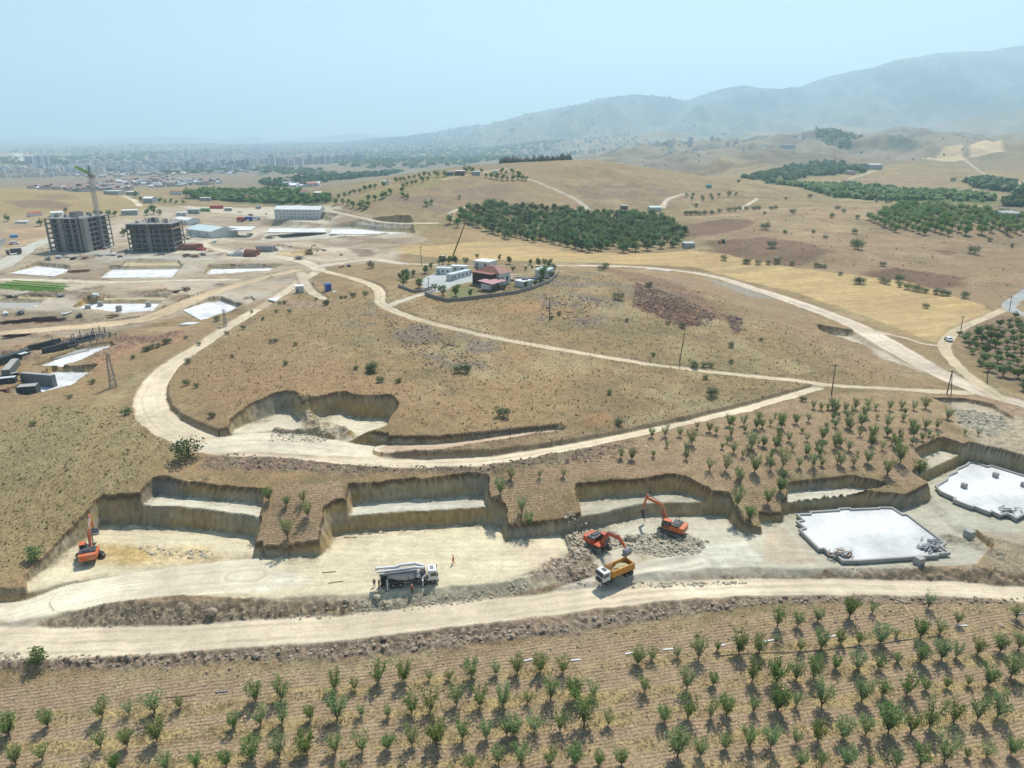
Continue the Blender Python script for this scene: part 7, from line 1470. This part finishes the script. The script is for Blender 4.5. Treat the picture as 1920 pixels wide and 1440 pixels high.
aprow(508, 311, 518, 311, 2, [AP[1]], 1.0, 'dark pair of towers standing clear of the town', 'dark pair of towers', 5)
def town(spec, n_, label, seed, s0=1, name='distant_town'):
    Q = world_fill(spec, n_, seed); s0 = s0*.72; Z = ground_h(Q[:, 0], Q[:, 1]); rnd = random.Random(seed); ms = [MB(), MB(), MB()]
    for (x, y), z in zip(Q, Z):
        w_, d_ = rnd.uniform(12, 30)*s0, rnd.uniform(12, 24)*s0; h = rnd.choice((8, 12, 16, 22, 30, 36))*rnd.uniform(.8, 1.2)*s0; m = rnd.choice(ms); a = rnd.uniform(-.6, .6)
        m.box((x, y, z+h/2-3), (w_, d_, h+6), a); m.box((x, y, z+h+1.2), (w_*.4, d_*.4, 2.4), a)
        if rnd.random() < .3: m.box((x, y, z+h+.8), (w_*1.04, d_*1.04, 1.2), a)
    v_, f_, mi = [], [], []
    allm = MB()
    for i, m in enumerate(ms): mi += [i]*len(m.f); allm.add(m.v, m.f)
    me = allm.mesh(name, [TWA, TWC, TWB]); me.polygons.foreach_set('material_index', mi); o = bpy.data.objects.new(name, me); COL.objects.link(o); tag(o, label, 'town', None, 'stuff')
town('250,312 330,290 420,279 560,272 720,272 900,270 900,282 700,292 640,304 480,312 340,314', 4200, 'hazy mass of town buildings filling the plain', 1)
town('0,288 60,280 250,276 420,272 420,280 300,290 160,296 0,290', 600, 'thin hazy suburbs beyond the airfield', 2)
town('900,282 1100,276 1400,272 1560,268 1500,278 1300,284 1100,292 960,292', 420, 'scattered far villages at the foot of the mountains', 3, .8)
town('0,324 140,318 340,315 480,313 480,320 340,324 200,327 100,332 0,334', 420, 'thin belt of low buildings round the apartment rows', 4, .9)
wood('0,296 140,294 300,290 480,286 480,294 330,300 160,304 0,304', 500, 13, 9, LEAF_D, 'distant_wood', 'hazy green belt in front of the distant suburbs', 12)
def house_mesh(w_, d_, h, wm, rm):
    m = MB(); m.bb((-w_/2, -d_/2, -1.5), (w_/2, d_/2, h)); k0 = len(m.f); m.gable(-w_/2, w_/2, -d_/2, d_/2, h, h+d_*.2, .4, .25); k1 = len(m.f)
    for x in (-.28, .28): m.bb((w_*x-.7, -d_/2-.06, 1.1), (w_*x+.7, -d_/2, 2.4))
    me = m.mesh('village_house', [wm, rm, WINM]); me.polygons.foreach_set('material_index', [0]*k0+[1]*(k1-k0)+[2]*(len(m.f)-k1)); return me
VROOF = mat('village_tiles', (.30, .18, .15), .8)
VH = [house_mesh(11, 9, 3.4, TWA, VROOF), house_mesh(13, 9, 5.5, TWC, mat('village_roof', (.30, .22, .19), .8)), house_mesh(9, 8, 3.2, WHITE, WHITER), house_mesh(12, 10, 4, GREYW, mat('village_roof_grey', (.27, .27, .28), .8)), house_mesh(12, 8, 3.4, TWC, GREYW)]
for spec, n_, lb, gr, sd in (('52,354 140,352 170,345 210,340 320,336 380,340 420,345 360,350 260,352 230,360 140,360', 210, 'small house in the village spread behind the concrete shells', 'houses of the village behind the shells', 1), ('90,330 300,322 480,322 470,327 300,330 200,334', 60, 'small house in the thin belt below the apartment rows', 'houses below the apartment rows', 2), ('520,345 580,342 640,345 610,350 540,352', 14, 'small farmhouse on the valley slope behind the dormitory', 'farmhouses on the valley slope', 3)):
    for x, y in world_fill(spec, n_, sd): inst(rs.choice(VH), 'village_house', (float(x), float(y), gz(x, y)), rs.uniform(-.8, .8), rs.uniform(.8, 1.5), lb+((', left part' if x/y < -.53 else ', right part' if x/y > -.44 else ', middle part') if sd == 1 else ''), 'house', gr+((', left part' if x/y < -.53 else ', right part' if x/y > -.44 else ', middle part') if sd == 1 else ''))
# ------------------------------------------------------------------ stones, grass tufts, clods
def scatter_stones(specs, name, label, m, seed):
    mb = MB(); rnd = random.Random(seed)
    for spec, n_, s0 in specs:
        for x, y in world_fill(spec, n_, seed):
            s_ = s0*(.35+1.5*rnd.random()**4); mb.blob((x, y, gz(x, y)+s_*.15), (s_*rnd.uniform(.7, 1.2), s_*rnd.uniform(.7, 1.2), s_*rnd.uniform(.5, .8)), rnd.randrange(999), .28, 0)
    tag(mb.build(name, m), label, 'stones', None, 'stuff')
STN = mat('fieldstone', (.34, .275, .205), .95, var=.3, scale=.8); STW = mat('limestone_rubble', (.44, .395, .295), .95, var=.25, scale=.8); STR_ = mat('dark_fieldstone', (.185, .135, .115), .95, var=.4, scale=.7)
scatter_stones([('-60,1226 200,1232 400,1226 620,1210 860,1186 1060,1166 1230,1140 1420,1120 1960,1120 1960,1130 1440,1132 1250,1156 1080,1186 880,1208 640,1230 400,1242 -60,1250', 1500, .26), ('-60,1240 600,1240 900,1215 1200,1180 1400,1150 1900,1135 1900,1180 1300,1200 900,1250 300,1290 -60,1300', 700, .17), ('1030,1040 1110,1040 1125,1062 1090,1088 1040,1088', 500, .2), ('120,1172 240,1142 480,1142 620,1135 620,1155 360,1160', 260, .2)], 'road_side_stones', 'loose stones along the lower bank of the foreground road', STN, 1)
scatter_stones([('-40,1290 900,1240 1900,1190 1900,1440 0,1440', 2600, .11)], 'field_stones', 'small pale stones strewn over the foreground orchard soil', STW, 2)
scatter_stones([('640,1128 860,1112 990,1092 990,1105 860,1128 660,1148', 380, .22), ('1060,960 1110,960 1160,975 1170,1010 1110,1030 1075,1060 1062,1010', 1300, .26), ('1160,990 1230,975 1290,975 1330,1000 1310,1030 1240,1035 1180,1020', 1500, .27), ('1075,1090 1250,1084 1400,1082 1400,1092 1160,1100', 300, .25), ('250,990 370,1000 400,1010 380,1030 250,1010', 200, .25), ('510,785 600,782 650,792 600,812 500,812', 500, .24), ('565,750 585,752 605,785 580,785', 60, .25), ('1790,768 1870,772 1890,800 1800,795', 500, .35)], 'broken_rock', 'pale broken rock on the pit floors and banks', STW, 3)
scatter_stones([('1195,532 1290,562 1342,592 1330,612 1260,606 1185,568', 2600, .32), ('1358,592 1392,597 1390,622 1375,622', 200, .4), ('740,640 840,640 930,690 800,700', 500, .3), ('1020,550 1130,560 1100,610 1010,590', 600, .3), ('420,846 640,866 900,870 1160,832 1180,860 900,884 640,886 430,878', 900, .22), ('700,590 800,610 850,640 760,650', 300, .3)], 'dark_rubble', 'dark red-brown rubble spread on the hill slope and banks', STR_, 4)
def tufts(specs, name, label, m, seed, leaf=5):
    mb = MB(); rnd = random.Random(seed)
    for spec, n_, s0 in specs:
        Q = world_fill(spec, n_, seed+3); Z = ground_h(Q[:, 0], Q[:, 1]); bars = bil(BAR, np.interp(Q[:, 1], YS, np.arange(float(NR))), np.interp(Q[:, 0]/wid(Q[:, 1]), SS, np.arange(float(NC))))
        for (x, y), z, b_ in zip(Q, Z, bars):
            if b_ > .3: continue
            s_ = s0*rnd.uniform(.5, 1.5)
            for k in range(leaf):
                a = rnd.random()*6.28; d = Vector((math.cos(a), math.sin(a), 0)); t = Vector((-d.y, d.x, 0))*s_*.32; b0 = Vector((x, y, z-.03))+d*s_*.1; tip = b0+d*s_*rnd.uniform(.2, .8)+Vector((0, 0, s_*rnd.uniform(.4, 1)))
                mb.add([b0-t, b0+t, tip+t*.4, tip-t*.4], [(0, 1, 2, 3)])
    tag(mb.build(name, m), label, 'grass', None, 'stuff')
HILLS = [('340,700 440,620 560,550 700,540 860,570 1100,510 1300,540 1500,620 1700,710 1540,735 1300,775 1000,835 790,800 620,735 460,790', 9000, .30), ('-100,820 100,760 240,760 330,850 250,900 130,1020 -100,1120', 2600, .24)]
tufts(HILLS, 'dry_grass', 'tufts of dry grass dotted over the hill and left slope', LEAF_DRY, 1)
tufts([('340,700 440,620 560,550 700,540 860,570 1100,510 1300,540 1500,620 1700,710 1540,735 1300,775 1000,835 790,800 620,735 460,790', 900, .42), ('-100,820 100,760 240,760 330,850 250,900 130,1020 -100,1120', 220, .4), ('1300,400 1900,390 1900,560 1600,530 1320,470', 260, .7)], 'dark_weeds', 'dark low weeds dotted over the hill and fields', LEAF_WEED, 2, 6)
def row_tufts():
    mb = MB(); rnd = random.Random(9)
    for P in ROWP:
        for a, b in zip(P[:-1], P[1:]):
            L_ = float(np.hypot(*(b-a)[:2]))
            for i in range(int(L_*4)):
                t = rnd.random(); x = a[0]+(b[0]-a[0])*t+rnd.gauss(0, .6); y = a[1]+(b[1]-a[1])*t+rnd.gauss(0, .5); z = gz(x, y); s_ = rnd.uniform(.12, .34)
                if math.sin(x*.33+y*.2)+rnd.gauss(0, .6) < -.3: continue
                for k in range(5):
                    an = rnd.random()*6.28; d = Vector((math.cos(an), math.sin(an), 0)); t_ = Vector((-d.y, d.x, 0))*s_*.25; b0 = Vector((x, y, z-.03)); tip = b0+d*s_*rnd.uniform(.2, .9)+Vector((0, 0, s_*rnd.uniform(.5, 1.1))); mb.add([b0-t_, b0+t_, tip+t_*.3, tip-t_*.3], [(0, 1, 2, 3)])
    tag(mb.build('row_grass', LEAF_DRY), 'dry grass and weeds growing along the tree rows of the foreground orchard', 'grass', None, 'stuff')
row_tufts()
# small things lying in the orchard and pits
def bar_on_ground(u0, v0, u1, v1, w_, m, name, label, cat, g=None):
    a, b = gp(u0, v0), gp(u1, v1); o = MB().bar((0, 0, .08), (float(b[0]-a[0]), float(b[1]-a[1]), float(b[2]-a[2])+.08), w_, .1).build(name, m, None, loc=tuple(float(t) for t in a)); tag(o, label, cat, g)
for (a, b) in (((982, 1240), (998, 1236)), ((1069, 1239), (1088, 1237)), ((1172, 1227), (1186, 1224)), ((1243, 1219), (1262, 1217)), ((1433, 1203), (1453, 1200)), ((1552, 1195), (1569, 1192)), ((1792, 1174), (1814, 1173)), ((1903, 1152), (1920, 1151)), ((1352, 1211), (1360, 1209))):
    bar_on_ground(*a, *b, .24, WHITER, 'fallen_board', 'white board lying flat at the upper edge of the foreground orchard', 'board', 'white boards on the orchard edge')
bar_on_ground(404, 1299, 428, 1296, .22, STEEL, 'log', 'grey log lying between the rows left of the orchard centre', 'log'); bar_on_ground(312, 1308, 368, 1304, .10, WOOD, 'thin_pole', 'long thin pole lying in the orchard beside the grey log', 'pole'); bar_on_ground(862, 1250, 876, 1240, .3, BARK, 'log', 'short dark log leaning at a tree in the middle of the top row', 'log')
for i, (a, b) in enumerate((((645, 1008), (669, 1008)), ((672, 1003), (722, 999)), ((722, 996), (845, 990)), ((604, 1074), (630, 1072)), ((616, 1094), (643, 1090)))): bar_on_ground(*a, *b, .16, WOOD, 'marking_batten', 'thin timber batten marking out the pale pit floor left of or behind the concrete truck', 'batten', 'battens marking the pit floor')
Q = on_ground('1350,1230 1430,1225 1500,1223 1560,1218 1640,1210 1700,1200 1760,1193'); m = MB()
for a, b in zip(Q[:-1], Q[1:]): m.tube((float(a[0]), float(a[1]), float(a[2])+.12), (float(b[0]), float(b[1]), float(b[2])+.12), .055, None, 6)
tag(m.build('irrigation_hose', mat('hose_blue', (.05, .07, .10), .5)), 'dark irrigation hose lying along a tree row on the right of the foreground orchard', 'hose')
p = flatp(919, 984, .2); root = empty('survey_staff', p, 0, 'thin yellow survey staff standing at the back of the pale pit', 'survey staff'); MB().tube((0, 0, 0), (0, 0, 2.2), .05).build('shaft', YELLOW, root); MB().bb((-.15, -.05, 1.9), (.15, .05, 2.3)).build('target_plate', YELLOW, root)
def boulder(u, v, s_, label, m=STW): p = flatp(u, v, .3); o = MB().blob((0, 0, s_*.35), (s_, s_*.8, s_*.65), int(u), .22, 1).build('boulder', m, None, loc=p); tag(o, label, 'boulder')
boulder(1182, 1012, 1.3, 'pale pinkish boulder lying alone between the two middle excavators'); boulder(707, 1122, .8, 'white rock at the edge of the pale pit floor near the truck shadow'); boulder(715, 1110, .7, 'white rock behind the first one, left of the concrete truck'); boulder(397, 1150, 1.0, 'brown rock on the bank between the two branches of the foreground road', STN); boulder(480, 1232, .7, 'large stone in the row of stones below the foreground road', STN); boulder(720, 1200, .6, 'stone on the lower bank of the foreground road, near its middle', STN); boulder(719, 1216, .5, 'stone just below the one on the lower bank of the road', STN)
# clutter of the building site
_r = random.Random(21); _SC = [('timber stack', 'planks', WOOD, 'stack of timber'), ('pipe', 'pipes', STEEL, 'stack of grey pipes'), ('white', 'panels', WHITE, 'stack of white panels'), ('dark', 'formwork', FORM, 'stack of dark formwork')]
_sp = '352,449 300,478 215,478 225,482 395,472 380,478 402,455 470,440 505,447 520,470 545,462 610,470 640,478 90,487 110,484 140,486 160,484 184,481 206,478 352,480 366,482 560,486 120,590 150,594 210,594 40,588 8,590 330,548 350,543 118,556 180,560 20,556 640,500 655,499 300,420 318,424 372,425 500,402 540,399 470,404 448,398'
for i, (u, v) in enumerate(pts(_sp)):
    p = gp(u, v); k = _SC[i % 4]; m = MB(); a0 = _r.uniform(-.5, .5)
    for j in range(_r.randint(5, 12)): m.box((_r.uniform(-1.4, 1.4), _r.uniform(-1.2, 1.2), .15+.14*j), (_r.uniform(2, 5), _r.uniform(.3, 1.0), .2), a0+_r.gauss(0, .12))
    o = m.build('material_stack', k[2], None, loc=tuple(float(t) for t in p)); o.rotation_euler.z = _r.uniform(0, 3)
    tag(o, k[3]+' left on the '+('dirt yard in front of the concrete shells' if v > 470 and u < 420 and v < 500 else 'rough ground between the lower pits' if v >= 500 else 'pale yard on the right of the concrete shells'), 'stack', k[3]+'s on the building site')
# ------------------------------------------------------------------ the air
def haze_box():
    x0, x1, y0, y1, z0, z1 = -46000, 46000, -320, 21500, -260, 1500
    vs = [(x, y, z) for x in (x0, x1) for y in (y0, y1) for z in (z0, z1)]
    fs = [(0, 1, 3, 2), (4, 6, 7, 5), (0, 4, 5, 1), (2, 3, 7, 6), (0, 2, 6, 4), (1, 5, 7, 3)]
    me = bpy.data.meshes.new('haze'); me.from_pydata(vs, [], fs); me.update()
    m = bpy.data.materials.new('haze_air'); m.use_nodes = True; t = m.node_tree; t.nodes.clear()
    o = t.nodes.new('ShaderNodeOutputMaterial'); v = t.nodes.new('ShaderNodeVolumePrincipled')
    v.inputs['Color'].default_value = (.62, .865, 1.0, 1); v.inputs['Density'].default_value = HAZE_D; v.inputs['Anisotropy'].default_value = .3
    t.links.new(v.outputs[0], o.inputs['Volume']); me.materials.append(m)
    ob = bpy.data.objects.new('haze', me); COL.objects.link(ob); ob['kind'] = 'stuff'
HAZE_D = .00014
haze_box()
